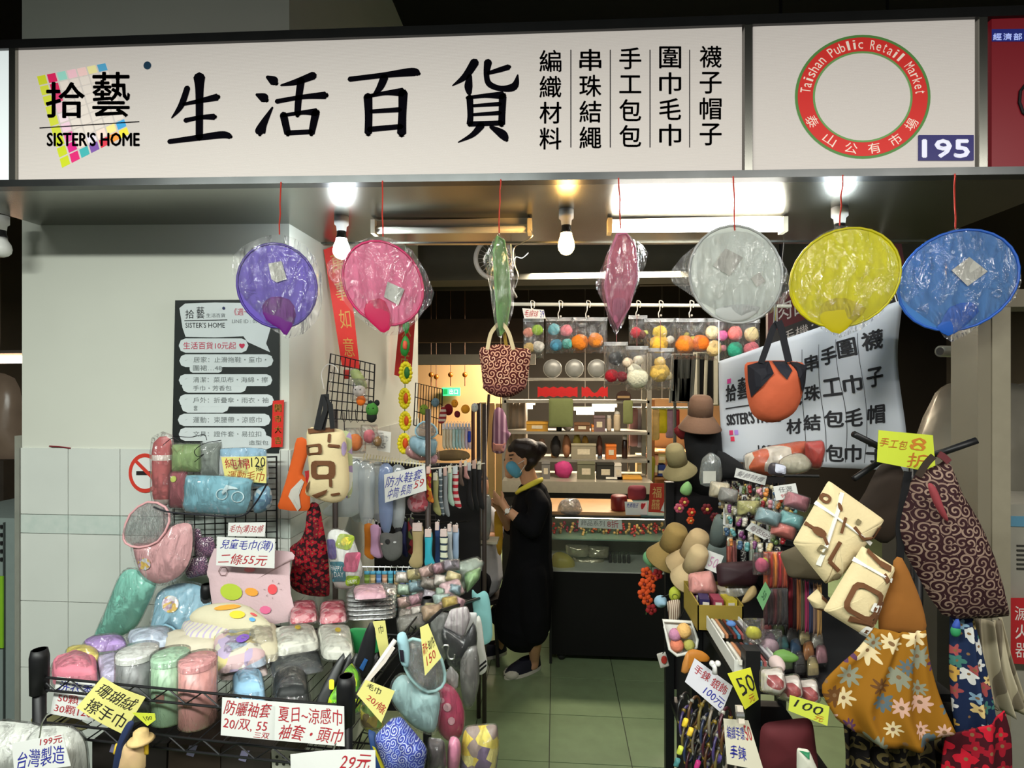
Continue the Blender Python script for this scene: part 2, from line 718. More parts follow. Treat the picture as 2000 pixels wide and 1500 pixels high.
# ------------------------------------------------------------------ the hall: floor, walls, ceiling
YS = 1.69                      # depth of the sign front
YP = 2.13                      # depth of the tiled pillar's front
PX0, PX1 = P(43, 800, YP).x, P(565, 450, YP).x
FLOOR_M = mat((128, 148, 110), .33, noise_amt=.22, scale=9, bump=.06, bscale=30, spec=.5)
floor = struct(mk('floor', G().span((-6, -2.5, -.05), (6, 10, -.004)), mat((58, 66, 45), .5, noise_amt=.2, scale=3)))
fx0 = F(1197, 1310, 0).x - .4 * 5
fy0 = F(1190, 1400, 0).y - .4 * 5
tile_me = None
for i in range(12):
    for j in range(13):
        a = Vector((fx0 + i * .4, fy0 + j * .4, -.004))
        if tile_me is None:
            o = mk('tile', G().span(a + Vector((.0025, .0025, 0)), a + Vector((.3975, .3975, .004))), FLOOR_M, floor)
            tile_me, tile_a = o.data, a
        else:
            o = bpy.data.objects.new('tile', tile_me)
            COL.objects.link(o)
            o.parent = floor
            o.location = a - tile_a
DARK = mat((10, 10, 10), .9, noise_amt=.3, scale=2)
struct(mk('ceiling', G().span((-6, -2.5, 4.3), (6, 10, 4.4)), DARK))
struct(mk('wall_back', G().span((-6, 9.0, 0), (6, 9.1, 4.3)), mat((36, 32, 26), .9, noise_amt=.4, scale=1.5)))
struct(mk('wall_far_left', G().span((-6, -2.5, 0), (-5.9, 9, 4.3)), mat((70, 66, 58), .9, noise_amt=.3, scale=1.5)))
struct(mk('wall_far_right', G().span((5.9, -2.5, 0), (6, 9, 4.3)), mat((70, 66, 58), .9, noise_amt=.3, scale=1.5)))
# roof beams, duct and lintel seen through the stall
struct(mk('beam', G().span((-2.3, 4.6, P(1000, 546, 4.6).z), (3.0, 4.9, P(1000, 462, 4.6).z)), mat((92, 90, 80), .7, noise_amt=.2, scale=3)))
g = G()
yb = P(1000, 590, 6.2)
g.span((-2.5, 6.2, P(1000, 560, 6.2).z), (3.2, 6.3, P(1000, 548, 6.2).z))
struct(mk('trim_1', g, mat((62, 56, 44), .6, noise_amt=.2, scale=4)))
struct(mk('trim_2', G().span((-2.2, 5.9, P(1000, 668, 5.9).z), (.1, 5.96, P(1000, 622, 5.9).z)), mat((56, 42, 26), .7, noise_amt=.4, scale=6)))
struct(mk('trim_3', G().span((-1.9, 5.6, P(880, 712, 5.6).z), (-.2, 5.75, P(880, 692, 5.6).z)), mat((130, 125, 112), .6, noise_amt=.2, scale=6)))
duct = G().lathe([(.30, 0), (.30, 2.2)], P(1000, 505, 5.4) - Vector((1.0, 0, 0)), 20, (1, 0, 0))
struct(mk('trim_4', duct, mat((58, 58, 54), .85, noise_amt=.2, scale=4, spec=.1), None, True))
# warm-painted hall wall behind the stall on the left of the opening
struct(mk('wall_hall', G().span((-2.2, 7.6, 0), (P(1000, 800, 7.6).x - .05, 7.7, P(880, 705, 7.6).z)), mat((196, 158, 112), .8, noise_amt=.08, scale=2)))

# ------------------------------------------------------------------ tiled pillar
WALL_M = mat((206, 208, 196), .7, noise_amt=.04, scale=4, bump=.05, bscale=20)
pillar = struct(mk('wall_left', G().span((PX0, YP, 0), (PX1, 4.2, 4.3)), WALL_M))
TILE_M = mat((206, 210, 203), .22, noise_amt=.05, scale=7, spec=.5)
BORD_M = mat((186, 200, 192), .25, noise_amt=.0, spec=.5, c2=(140, 165, 155))
BORD_M = mat((178, 194, 186), .25, noise_amt=.5, scale=34, c2=(206, 212, 205))
zr = [P(90, y, YP).z for y in (874, 1004, 1041, 1173, 1303, 1433, 1563, 1693)]
cw = P(237, 900, YP).x - P(136, 900, YP).x
x0t = P(136, 900, YP).x
cols = [PX0] + [x0t + cw * k for k in range(0, 5)]
cols = [c for c in cols if c < PX1 - .03] + [PX1]
for r in range(len(zr) - 1):
    for k in range(len(cols) - 1):
        mk('border_tile' if r == 1 else 'tile', G().span((cols[k] + .0015, YP - .007, zr[r + 1] + .0015), (cols[k + 1] - .0015, YP, zr[r] - .0015)), BORD_M if r == 1 else TILE_M, pillar)
    yy = YP - .007
    k = 0
    while yy < 4.2:
        y2 = min(yy + cw, 4.2)
        mk('border_tile' if r == 1 else 'tile', G().span((PX1, yy + .0015, zr[r + 1] + .0015), (PX1 + .007, y2 - .0015, zr[r] - .0015)), BORD_M if r == 1 else TILE_M, pillar)
        yy = y2
# a crooked red-black pen line where tile meets plaster
mk('chipped_edge', G().tube([P(100, 871, YP) - Vector((0, .008, 0)), P(120, 872, YP) - Vector((0, .008, 0)), P(141, 875, YP) - Vector((0, .008, 0))], .003, 5), mat((120, 30, 40)), pillar)

# ------------------------------------------------------------------ stainless canopy and the light-box signs
zt, zb = P(745, 68, YS).z, P(745, 337, YS).z
SX0, TILT = P(300, 300, YS).x, .0155        # the whole sign run sags a little towards its far end


def sag(g):
    for p in g.v:
        p.z -= TILT * (p.x - SX0)
    return g


STEEL = mat((150, 150, 142), .26, metal=1.0, noise_amt=.06, scale=6, bump=.05, bscale=6)
STEEL_D = mat((70, 70, 70), .3, metal=.9, noise_amt=.2, scale=12)
sl, sr = P(36, 200, YS).x, P(1449, 200, YS).x
ml, mr = P(1471, 180, YS).x, P(1904, 180, YS).x
xl, xr_ = P(-160, 350, YS).x, P(2150, 350, YS).x
canopy = thing('canopy', 'polished steel canopy with mirror underside carrying the shop signs', 'canopy', ((xl + xr_) / 2, YS, zb - .03))
zc = zb - .018
mk('underside', sag(G().span((xl, YS + .01, zc), (PX1, YP - .002, zc + .012)).span((PX1, YS + .01, zc), (xr_, 2.44, zc + .012))), STEEL, canopy)
mk('front_rail', sag(G().span((xl, YS - .012, zb - .022), (xr_, YS + .03, zb))), mat((84, 86, 86), .3, metal=.9, noise_amt=.35, scale=8), canopy)
mk('top_rail', sag(G().span((xl, YS - .012, zt), (xr_, YS + .03, zt + .028))), STEEL_D, canopy)
mk('back_rail', sag(G().span((PX1, 2.43, zc - .004), (xr_, 2.46, zc + .08))), STEEL, canopy)
for xa in (sl - .012, (sr + ml) / 2, mr + .016):
    mk('upright', sag(G().span((xa - .011, YS - .01, zb), (xa + .011, YS + .03, zt))), STEEL, canopy)


def sign_panel(base, e):
    key = ('panel', base)
    m = mat(base, .35, noise_amt=.03, scale=3, emit=e)
    nt = m.node_tree
    if key not in _MC:
        _MC[key] = m
        tc = nd(nt, 'ShaderNodeTexCoord')
        w = nd(nt, 'ShaderNodeTexWave', wave_type='BANDS', bands_direction='Z')
        w.inputs['Scale'].default_value = 70
        nt.links.new(tc.outputs['Object'], w.inputs['Vector'])
        bp = nd(nt, 'ShaderNodeBump')
        bp.inputs['Strength'].default_value = .35
        bp.inputs['Distance'].default_value = .002
        nt.links.new(w.outputs['Fac'], bp.inputs['Height'])
        nt.links.new(bp.outputs[0], nt.nodes['Principled BSDF'].inputs['Normal'])
    return m


SM = VY(YS - .0015)
PANEL = sign_panel((196, 188, 181), .42)
sign = thing('shop_sign', 'long white light-box sign lettered in black brush characters with colourful square logo', 'sign', ((sl + sr) / 2, YS, zb))
mk('panel', sag(G().span((sl, YS, zb), (sr, YS + .14, zt))), PANEL, sign)
INK = mat((10, 8, 16), .9, noise_amt=0, spec=.05)
A = lambda x, y: SM(x / 2.857, y / 2.857)
B = lambda x, y: SM(650 + x / 2.857, y / 2.857)
big = [
    (A, [[(1045, 492, 30), (1010, 590, 30), (958, 658, 7)], [(1025, 582, 16), (1120, 562, 24), (1212, 542, 36)], [(1035, 672, 24), (1120, 655, 22), (1195, 652, 32)],
         [(1112, 432, 58), (1113, 520, 40), (1112, 768, 36)], [(945, 790, 24), (1110, 768, 30), (1240, 752, 36), (1285, 762, 26)]]),
    (A, [[(1492, 430, 18), (1525, 450, 46), (1538, 462, 34)], [(1432, 528, 14), (1470, 545, 46), (1484, 556, 34)], [(1520, 600, 10), (1470, 690, 38), (1452, 735, 52), (1450, 748, 26)],
         [(1748, 422, 40), (1650, 458, 30), (1568, 476, 10)], [(1545, 566, 24), (1690, 541, 24), (1815, 532, 38)], [(1680, 450, 38), (1665, 560, 34), (1660, 640, 32)],
         [(1582, 642, 38), (1605, 745, 34)], [(1575, 645, 18), (1690, 628, 22), (1765, 626, 40)], [(1762, 630, 40), (1738, 745, 32)], [(1606, 742, 26), (1738, 735, 24)]]),
    (B, [[(95, 442, 26), (280, 420, 28), (440, 402, 42), (478, 410, 26)], [(288, 432, 40), (262, 490, 34), (222, 534, 8)], [(196, 540, 44), (200, 640, 38), (198, 742, 38)],
         [(185, 540, 20), (290, 520, 22), (390, 514, 44)], [(392, 520, 46), (388, 640, 40), (384, 744, 46)], [(215, 622, 20), (372, 612, 26)], [(205, 722, 28), (382, 706, 26)]]),
    (B, [[(792, 348, 44), (740, 425, 34), (668, 478, 6)], [(764, 425, 24), (757, 480, 40), (762, 522, 24)], [(866, 348, 40), (858, 420, 28), (875, 470, 30), (940, 494, 28), (1012, 482, 38), (1032, 418, 8)],
         [(868, 408, 18), (930, 390, 26), (982, 374, 28)], [(764, 545, 34), (768, 640, 30), (764, 692, 32)], [(750, 546, 18), (850, 534, 22), (948, 532, 40)], [(948, 540, 38), (944, 640, 34), (942, 692, 36)],
         [(785, 590, 16), (932, 580, 22)], [(785, 640, 16), (932, 630, 22)], [(768, 692, 26), (942, 686, 26)], [(828, 700, 38), (780, 752, 26), (700, 794, 6)], [(882, 708, 18), (945, 748, 44), (968, 778, 28)]]),
]
for mp, strokes in big:
    g = G()
    for s in strokes:
        brush(g, [(x, y, w * 1.14) for x, y, w in s], mp)
    mk('character', g, INK, sign)


def writing(parent, items, mp, ink, name='character', bold=.8):
    for s, bx in items:
        g = G()
        write(g, s, bx, mp, bold=bold)
        mk(name, g, ink, parent)


colx = [(1075, '編織材料', 119), (1153, '串珠結繩', 117), (1231, '手工包包', 114), (1309, '圍巾毛巾', 112), (1388, '襪子帽子', 111)]
for cx, s, y0 in colx:
    for i, ch in enumerate(s):
        h = 19 if ch not in '工' else 15
        cy = y0 + i * 50.5
        writing(sign, [(ch, (cx - 21, cy - h - 2, cx + 21, cy + h + 2))], SM, INK, bold=.5)
for x in (1115, 1192, 1269.5, 1347):
    mk('divider_line', G().add([SM(x - .9, 97), SM(x + .9, 97), SM(x + .9, 288), SM(x - .9, 288)], [(0, 1, 2, 3)]), INK, sign)
writing(sign, [('拾', (90, 161, 165, 230)), ('藝', (181, 141, 253, 228))], SM, INK, bold=1.0)
writing(sign, [("SISTER'S HOME", (92, 259, 272, 285))], SM, INK, name='lettering', bold=.9)
mk('divider_line', G().add([SM(77, 249), SM(272, 236.5), SM(272, 238.5), SM(77, 251)], [(0, 1, 2, 3)]), INK, sign)
# the logo: a leaning mosaic of coloured squares
LQ = quadmap([(70, 148), (207, 122), (254, 262), (120, 330)], VY(YS - .0008))
pal = [(200, 205, 40), (215, 30, 90), (150, 210, 195), (240, 190, 200), (240, 200, 195), (235, 225, 160), (80, 160, 200)]
bot = [(200, 205, 40), (215, 30, 90), (60, 170, 170), (120, 80, 160), (215, 50, 70), (240, 150, 60), (235, 220, 60)]
for i in range(7):
    for j in range(9):
        if j == 0:
            c = pal[i]
        elif i == 0:
            c = (205, 210, 60) if j < 6 else (195, 205, 30)
        elif i == 1:
            c = [(215, 40, 90), (222, 60, 110), (235, 190, 200), (235, 215, 220), (235, 200, 215), (225, 90, 160), (215, 30, 130), (215, 30, 110)][j - 1]
        elif j == 8:
            c = bot[i]
        elif j == 7 and i > 1:
            c = [(235, 215, 200), (225, 215, 225), (240, 215, 200), (240, 225, 140), (60, 160, 215)][i - 2]
        else:
            c = (226, 214, 204)
        u0, u1, v0, v1 = i / 7 + .012, (i + 1) / 7 - .012, j / 9 + .008, (j + 1) / 9 - .008
        mk('logo_square', G().add([LQ(u0, v0), LQ(u1, v0), LQ(u1, v1), LQ(u0, v1)], [(0, 1, 2, 3)]), mat(c, .5, noise_amt=0, emit=.35), sign)
mk('badge_dot', G().lathe([(.0125, 0), (.0125, .001)], SM(288, 128), 20, (0, -1, 0)), mat((30, 70, 100), .4, noise_amt=0, c2=None), sign)

# market sign with the ring emblem and stall number
msign = thing('market_sign', 'white light-box sign with red ring emblem and blue number 195 plate', 'sign', ((ml + mr) / 2, YS, zb))
mk('panel', sag(G().span((ml, YS, zb), (mr, YS + .14, zt + .012))), PANEL, msign)
MQ = lambda r, a: (1685 + 132.5 * r * math.cos(a), 189 - 121 * r * math.sin(a))


def annulus(r0, r1, mp, n=64):
    g = G()
    for k in range(n):
        a = 2 * math.pi * k / n
        g.v += [mp(*MQ(r0, a)), mp(*MQ(r1, a))]
    for k in range(n):
        k2 = (k + 1) % n
        g.f.append((2 * k, 2 * k2, 2 * k2 + 1, 2 * k + 1))
    return g


mk('ring_edge', annulus(.958, 1, SM), mat((86, 140, 70), .5, noise_amt=0, emit=.2), msign)
mk('ring', annulus(.735, .96, SM), mat((206, 42, 36), .5, noise_amt=0, emit=.3), msign)
mk('ring_edge', annulus(.705, .737, SM), mat((110, 160, 90), .5, noise_amt=0, emit=.2), msign)
RW = mat((238, 222, 205), .5, noise_amt=0, emit=.3)
SM2 = VY(YS - .0026)


def arc_text(s, a0, a1, r0, r1, flip, parent, wd):
    """characters set one by one round the emblem's ring"""
    for i, ch in enumerate(s):
        if ch == ' ':
            continue
        a = a0 + (a1 - a0) * (i + .5) / len(s)
        vs, fs = glyphs(ch)
        low = ch in 'aeumnrsc'
        g = G()
        pts = []
        w = wd * (.55 if ch in 'ilIt' else 1)
        for u, v in vs:
            rr = (r1 - (r1 - r0) * (v * (.72 if low else 1) + (.28 if low else 0))) if not flip else (r0 + (r1 - r0) * v)
            aa = a + (-(u - .5) if not flip else (u - .5)) * w
            pts.append(SM2(*MQ(rr, aa)))
        g.add(pts, fs)
        mk('letter', g, RW, parent)


arc_text('Taishan Public Retail Market', math.radians(176), math.radians(2), .775, .925, False, msign, .085)
for i, ch in enumerate('泰山公有市場'):
    a = math.radians(208 + 23.2 * i + (4 if i else 0))
    arc_text(ch, a, a, .76, .93, True, msign, .22)
plate = mk('number_plate', G().prism([SM(1793, 265), SM(1900, 265), SM(1900, 314), SM(1793, 314)], (0, -.004, 0)), mat((38, 34, 110), .4, noise_amt=0, emit=.15), msign)
g = G()
write(g, '195', (1802, 273, 1893, 307), VY(YS - .0065), bold=1.6)
mk('digits', g, mat((225, 225, 235), .5, noise_amt=0, emit=.3), plate)

# neighbouring signs at both ends
ns = thing('neighbour_sign', 'red light-box sign with a blue band beside the number 195 plate', 'sign', P(1970, 322, YS))
xa, xb = P(1937, 180, YS).x, xr_
mk('panel', sag(G().span((xa, YS, zb), (xb, YS + .14, zt + .015))), mat((120, 22, 32), .4, noise_amt=.05, scale=5, emit=.25), ns)
mk('band', G().add([SM(1937, 57), SM(2070, 55), SM(2070, 81), SM(1937, 81)], [(0, 1, 2, 3)]), mat((30, 40, 120), .4, noise_amt=0, emit=.3), ns)
g = G()
for i, ch in enumerate('經濟部'):
    write(g, ch, (1940 + i * 20, 65, 1956 + i * 20, 78), SM2, bold=.4)
mk('lettering', g, mat((190, 200, 230), .5, noise_amt=0, emit=.3), ns)
mk('emblem_line', G().tube([SM2(2003, 165), SM2(1993, 178), SM2(1991, 200), SM2(1998, 220), SM2(2006, 226)], .004, 6), mat((20, 18, 20)), ns)
ls = thing('neighbour_sign', 'blank white light-box sign beyond the steel upright of the shop sign', 'sign', P(0, 350, YS))
mk('panel', sag(G().span((xl, YS, zb), (P(19, 200, YS).x, YS + .14, zt))), mat((215, 222, 222), .4, noise_amt=.03, emit=.55), ls)
# ------------------------------------------------------------------ lamps under the canopy
def tube_light(label, x0, x1, py, lit):
    y = 2.08
    a, b = P(x0, py, y), P(x1, py, y)
    b.z = a.z = (a.z + b.z) / 2
    a.z, b.z = [min(p.z, zc - TILT * (p.x - SX0) - .028) for p in (a, b)]
    t = thing('tube_light', label, 'lamp', (a + b) / 2 + Vector((0, 0, -.03)))
    d = (b - a).normalized()
    mk('batten', G().box((a + b) / 2 + Vector((0, .012, .012)), ((b - a).length * 1.0, .04, .026)), mat((222, 214, 190), .45, noise_amt=.05), t)
    for e in (a, b):
        mk('end_cap', G().box(e + Vector((0, -.006, -.006)), (.016, .05, .052)), mat((225, 215, 190), .5, noise_amt=.05), t)
    m = mat((255, 250, 240), .3, noise_amt=0, emit=70.0) if lit else mat((232, 228, 212), .25, noise_amt=.02)
    mk('tube', G().lathe([(.013, .0), (.013, (b - a).length - .02)], a + d * .01 + Vector((0, -.014, -.016)), 14, d), m, t, True)
    return t


tube_light('unlit tube lamp on yellowed batten fixed under the steel canopy', 733, 1035, 436, False)
tube_light('glowing white tube lamp fixed under the steel canopy above the white rod', 1190, 1528, 434, True)


def bulb(label, px, py_base, y, emit, col, r=.029, long=.0):
    base = P(px, py_base, y)
    base.z = zc - TILT * (base.x - SX0)
    t = thing('light_bulb', label, 'lamp', base - Vector((0, 0, .13)))
    mk('socket', G().lathe([(.026, 0), (.026, -.03), (.019, -.036), (.017, -.055)], base, 18), mat((228, 226, 220), .4, noise_amt=.03), t, True)
    mk('screw_base', G().lathe([(.0165, -.055), (.0165, -.068), (.019, -.076), (.021, -.082)], base, 16), mat((60, 60, 60), .4, metal=.6), t, True)
    z0 = -.08
    prof = [(.02, z0)] + [(r * math.sin(math.pi * (.22 + .78 * k / 9)), z0 - .012 - r * .75 - r * (-math.cos(math.pi * (.22 + .78 * k / 9)))) for k in range(10)]
    prof = [(.019, z0), (.021, z0 - .012), (r * .92, z0 - .03), (r, z0 - .046), (r * .92, z0 - .06), (r * .66, z0 - .071), (r * .3, z0 - .077), (.001, z0 - .078)]
    mk('globe', G().lathe(prof, base, 20), mat(col, .3, noise_amt=0, emit=emit) if emit else mat(col, .2, noise_amt=.02), t, True)
    return t


bulb('bright white bulb hanging under the canopy beside the red couplet strip', 667, 420, 2.04, 90.0, (235, 248, 255), r=.031)
bulb('warm yellow bulb hanging under the canopy between the two tube lamps', 1106, 404, 1.98, 60.0, (255, 196, 110))
bulb('bright white bulb hanging under the canopy behind the yellow fan', 1640, 405, 1.98, 90.0, (235, 248, 255), r=.031)
bulb('unlit white bulb hanging beyond the tiled pillar', 2, 430, 2.0, 0, (225, 225, 220), r=.034)

# ------------------------------------------------------------------ round fans in clear bags
FILM = film()
RED_CORD = mat((205, 60, 45), .7, noise_amt=.1)


def ell(cx, cy, a, b, rot, n=28):
    r = math.radians(rot)
    return [(cx + a * math.cos(t) * math.cos(r) - b * math.sin(t) * math.sin(r), cy + a * math.cos(t) * math.sin(r) + b * math.sin(t) * math.cos(r)) for t in [2 * math.pi * k / n for k in range(n)]]


def round_fan(label, c, outline, rim_c, bag, handle, string, y=1.74, turn=0, tags=(), trans=.45, grip=None):
    mp = VY(y, turn, 0, outline[0][0], 550)
    lo = max(outline + handle, key=lambda p: p[1])
    t = thing('round_fan', label, 'fan', mp(*lo))
    mk('fan_sheet', puff(G(), outline, mp, .002, sm=1, back=1, wr=.004, freq=7), mat(c, .45, noise_amt=.05, trans=trans), t, True)
    mk('rim', G().tube([mp(*p) for p in outline], .0042, 7, True), mat(rim_c, .4, noise_amt=.05), t, True)
    mk('grip', puff(G(), handle, Pl(mp.p + mp.n * .004, mp.n), .004, back=.6, sm=2), mat(grip or rim_c, .5, noise_amt=.06, trans=.25), t, True)
    mk('clear_bag', puff(G(), bag, mp, .013, back=1, wr=.012, freq=16, sm=2, power=.7), FILM, t, True)
    for q in tags:
        mk('paper_tag', G().prism([Pl(mp.p + mp.n * .006, mp.n)(*p) for p in q], mp.n * .001), mat((188, 186, 178), .7, noise_amt=.15, scale=80), t)
    top = bag_top = min(bag, key=lambda p: p[1])
    a, b = mp(*top), P(string, 345, YS - .016)
    b.z = zb - .02 - TILT * (b.x - SX0)
    pts = [b, b + Vector((0, -.001, -.01))] + [b.lerp(a, k / 5) + Vector((rnd.uniform(-.002, .002), 0, 0)) for k in range(1, 5)] + [a]
    mk('hanging_cord', G().tube(pts, .0022, 5), RED_CORD, t)
    return t


round_fan('purple round fan in clear bag hanging over the menu board', (128, 104, 205), ell(541, 558, 84, 76, 62), (74, 52, 140),
          [(455, 500), (500, 468), (546, 458), (596, 478), (630, 540), (620, 625), (560, 662), (500, 610), (462, 560)],
          [(512, 598), (530, 580), (565, 585), (578, 615), (560, 655), (546, 642), (520, 625)], 549, turn=14,
          tags=[[(524, 515), (550, 510), (560, 545), (540, 552), (530, 545)]], grip=(110, 25, 130))
round_fan('pink round fan in clear bag hanging beside the bright bulb', (240, 135, 175), ell(748, 553, 88, 72, 52), (200, 30, 95),
          [(638, 515), (690, 475), (748, 462), (806, 490), (848, 572), (828, 608), (800, 640), (755, 656), (690, 612), (655, 560)],
          [(714, 594), (732, 584), (752, 588), (766, 632), (750, 650), (735, 640), (713, 617)], 747, turn=10,
          tags=[[(757, 550), (790, 565), (778, 596), (750, 580)]], grip=(205, 25, 85))
round_fan('pale green fan in clear bag hanging edge-on above the brown scroll tote', (150, 190, 120), [(972, 462), (984, 470), (993, 530), (996, 590), (988, 640), (978, 655), (972, 620), (967, 540), (964, 490)], (130, 180, 105),
          [(975, 455), (992, 480), (1004, 520), (1002, 610), (978, 662), (966, 630), (953, 540), (943, 507), (958, 480)],
          [(978, 590), (990, 600), (984, 645), (977, 655), (972, 620)], 978, turn=50, trans=.35)
round_fan('dusty pink fan in clear bag hanging edge-on below the lit tube lamp', (222, 140, 165), [(1205, 458), (1222, 456), (1240, 480), (1244, 540), (1228, 600), (1205, 642), (1190, 605), (1182, 560), (1190, 500)], (205, 120, 148),
          [(1213, 450), (1240, 468), (1266, 494), (1250, 545), (1232, 595), (1203, 656), (1180, 595), (1163, 556), (1178, 515), (1193, 478)],
          [(1197, 585), (1218, 583), (1222, 600), (1208, 630), (1198, 625)], 1208, turn=40, trans=.4)
round_fan('white round fan in clear bag hanging below the lit tube lamp', (224, 230, 226), ell(1437, 536, 96, 90, 70), (176, 178, 176),
          [(1306, 535), (1370, 470), (1435, 450), (1500, 472), (1545, 545), (1525, 600), (1450, 632), (1400, 610), (1340, 570)],
          [(1398, 604), (1440, 594), (1485, 600), (1462, 622), (1430, 628), (1405, 620)], 1432,
          tags=[[(1417, 485), (1451, 503), (1425, 539), (1392, 519)], [(1483, 531), (1495, 549), (1478, 561), (1466, 544)]], turn=4, trans=.5, grip=(205, 208, 205))
round_fan('yellow round fan in clear bag lit by the bulb behind it', (232, 226, 30), ell(1651, 542, 112, 92, -28), (200, 190, 10),
          [(1545, 545), (1565, 490), (1640, 440), (1720, 462), (1760, 520), (1755, 560), (1720, 615), (1642, 660), (1585, 625), (1553, 580)],
          [(1604, 600), (1618, 586), (1650, 582), (1692, 602), (1668, 628), (1640, 652), (1612, 640), (1601, 618)], 1646, turn=-6,
          tags=[], trans=.6, grip=(212, 196, 10))
round_fan('blue round fan in clear bag hanging beside the grey steel post', (86, 150, 215), ell(1872, 547, 122, 94, -22), (40, 96, 195),
          [(1753, 555), (1790, 490), (1866, 446), (1950, 462), (1992, 520), (1985, 580), (1915, 635), (1858, 668), (1830, 640), (1775, 600)],
          [(1838, 630), (1855, 600), (1895, 590), (1912, 608), (1880, 640), (1852, 656), (1830, 640)], 1865, turn=-10,
          tags=[[(1893, 502), (1929, 530), (1890, 559), (1858, 528)]], trans=.45, grip=(35, 100, 200))
# ------------------------------------------------------------------ more builders
def surf(outline, mp, depth, power=.5, eps=.0025, sm=3, n=None):
    """front face of a puff with this outline, as a mapping photograph point -> world point"""
    loop = smooth_loop(outline, sm) if sm > 1 else outline
    n = Vector(n) if n is not None else mp.n
    cx = sum(p[0] for p in loop) / len(loop)
    cy = sum(p[1] for p in loop) / len(loop)

    def f(x, y):
        dx, dy = x - cx, y - cy
        best = 0.0
        for i in range(len(loop)):
            ax, ay = loop[i - 1][0] - cx, loop[i - 1][1] - cy
            bx, by = loop[i][0] - cx, loop[i][1] - cy
            ex, ey = bx - ax, by - ay
            den = dx * ey - dy * ex
            if abs(den) < 1e-9:
                continue
            t = (ax * ey - ay * ex) / den
            u = (ax * dy - ay * dx) / den
            if t > 0 and -1e-6 <= u <= 1 + 1e-6:
                best = max(best, 1 / t)
        s = min(best, 1)
        return mp(x, y) + n * (depth * max(0, 1 - s * s) ** power + eps)
    f.n = n
    return f


def decal(poly, f, thick=.0012):
    g = G()
    pts = [f(*p) for p in poly]
    c = f(sum(p[0] for p in poly) / len(poly), sum(p[1] for p in poly) / len(poly))
    k = len(pts)
    mid = [f(poly[i][0] * .5 + sum(p[0] for p in poly) / len(poly) * .5, poly[i][1] * .5 + sum(p[1] for p in poly) / len(poly) * .5) for i in range(k)]
    g.v = pts + mid + [c]
    for i in range(k):
        j = (i + 1) % k
        g.f.append((i, j, k + j, k + i))
        g.f.append((k + i, k + j, 2 * k))
    return g


def ringdecal(outer, f, frac=.62):
    cx = sum(p[0] for p in outer) / len(outer)
    cy = sum(p[1] for p in outer) / len(outer)
    g = G()
    k = len(outer)
    g.v = [f(*p) for p in outer] + [f(cx + (p[0] - cx) * frac, cy + (p[1] - cy) * frac) for p in outer]
    g.f = [(i, (i + 1) % k, k + (i + 1) % k, k + i) for i in range(k)]
    return g


def rr(x0, y0, x1, y1, r=6, rot=0):
    cx, cy = (x0 + x1) / 2, (y0 + y1) / 2
    out = []
    for qx, qy, a0 in ((x1 - r, y0 + r, -90), (x1 - r, y1 - r, 0), (x0 + r, y1 - r, 90), (x0 + r, y0 + r, 180)):
        for d in (0, 45, 90):
            a = math.radians(a0 + d)
            out.append((qx + r * math.cos(a), qy + r * math.sin(a)))
    t = math.radians(rot)
    return [(cx + (x - cx) * math.cos(t) - (y - cy) * math.sin(t), cy + (x - cx) * math.sin(t) + (y - cy) * math.cos(t)) for x, y in out]


def grow(ol, k, dy=0):
    cx = sum(p[0] for p in ol) / len(ol)
    cy = sum(p[1] for p in ol) / len(ol)
    return [(cx + (x - cx) * k, cy + (y - cy) * k + dy) for x, y in ol]


def rq(pts, k=.16):
    """outline with softly rounded corners"""
    out = []
    n = len(pts)
    for i, p in enumerate(pts):
        a, b = pts[i - 1], pts[(i + 1) % n]
        out += [(p[0] + (a[0] - p[0]) * k, p[1] + (a[1] - p[1]) * k), (p[0] + (a[0] + b[0] - 2 * p[0]) * k * .3, p[1] + (a[1] + b[1] - 2 * p[1]) * k * .3), (p[0] + (b[0] - p[0]) * k, p[1] + (b[1] - p[1]) * k)]
        out.append(((p[0] + b[0]) / 2, (p[1] + b[1]) / 2))
    return out


def soft(name, label, cat, ol, mp, depth, m, bag=0, group=None, wr=.003, freq=22, sm=3, back=.35, prints=(), body='body', power=.5, cords=(), bagm=None):
    """a soft thing: body, optional clear wrap, prints lying on its face, cords"""
    low = max(ol, key=lambda p: p[1])
    loc = mp(*low)
    g = puff(G(), ol, mp, depth, wr=wr, freq=freq, sm=sm, back=back, power=power, seed=len(label))
    if not bag and not prints and not cords:
        return tag(mk(name, g, m, None, True), label, cat, group)
    t = thing(name, label, cat, loc, group)
    mk(body, g, m, t, True)
    f = surf(ol, mp, depth, power, sm=sm, eps=.0022 + wr * .6)
    for pr in prints:
        nm, kind, poly, mm = pr[:4]
        if kind == 'fill':
            mk(nm, decal(poly, f), mm, t)
        elif kind == 'ring':
            mk(nm, ringdecal(poly, f, pr[4] if len(pr) > 4 else .62), mm, t)
        elif kind == 'text':
            g2 = G()
            write(g2, pr[4], poly, f)
            mk(nm, g2, mm, t)
    for nm, path, r, mm in cords:
        mk(nm, G().tube([p if isinstance(p, Vector) else mp(*p) + mp.n * depth * .4 for p in path], r, 6), mm, t, True)
    if bag:
        b = grow(ol, bag) if isinstance(bag, (int, float)) else bag
        mk('clear_wrap', puff(G(), b, mp, depth + .008, wr=.006, freq=26, sm=2, back=max(back, .5), power=.6), bagm or FILM, t, True)
    return t


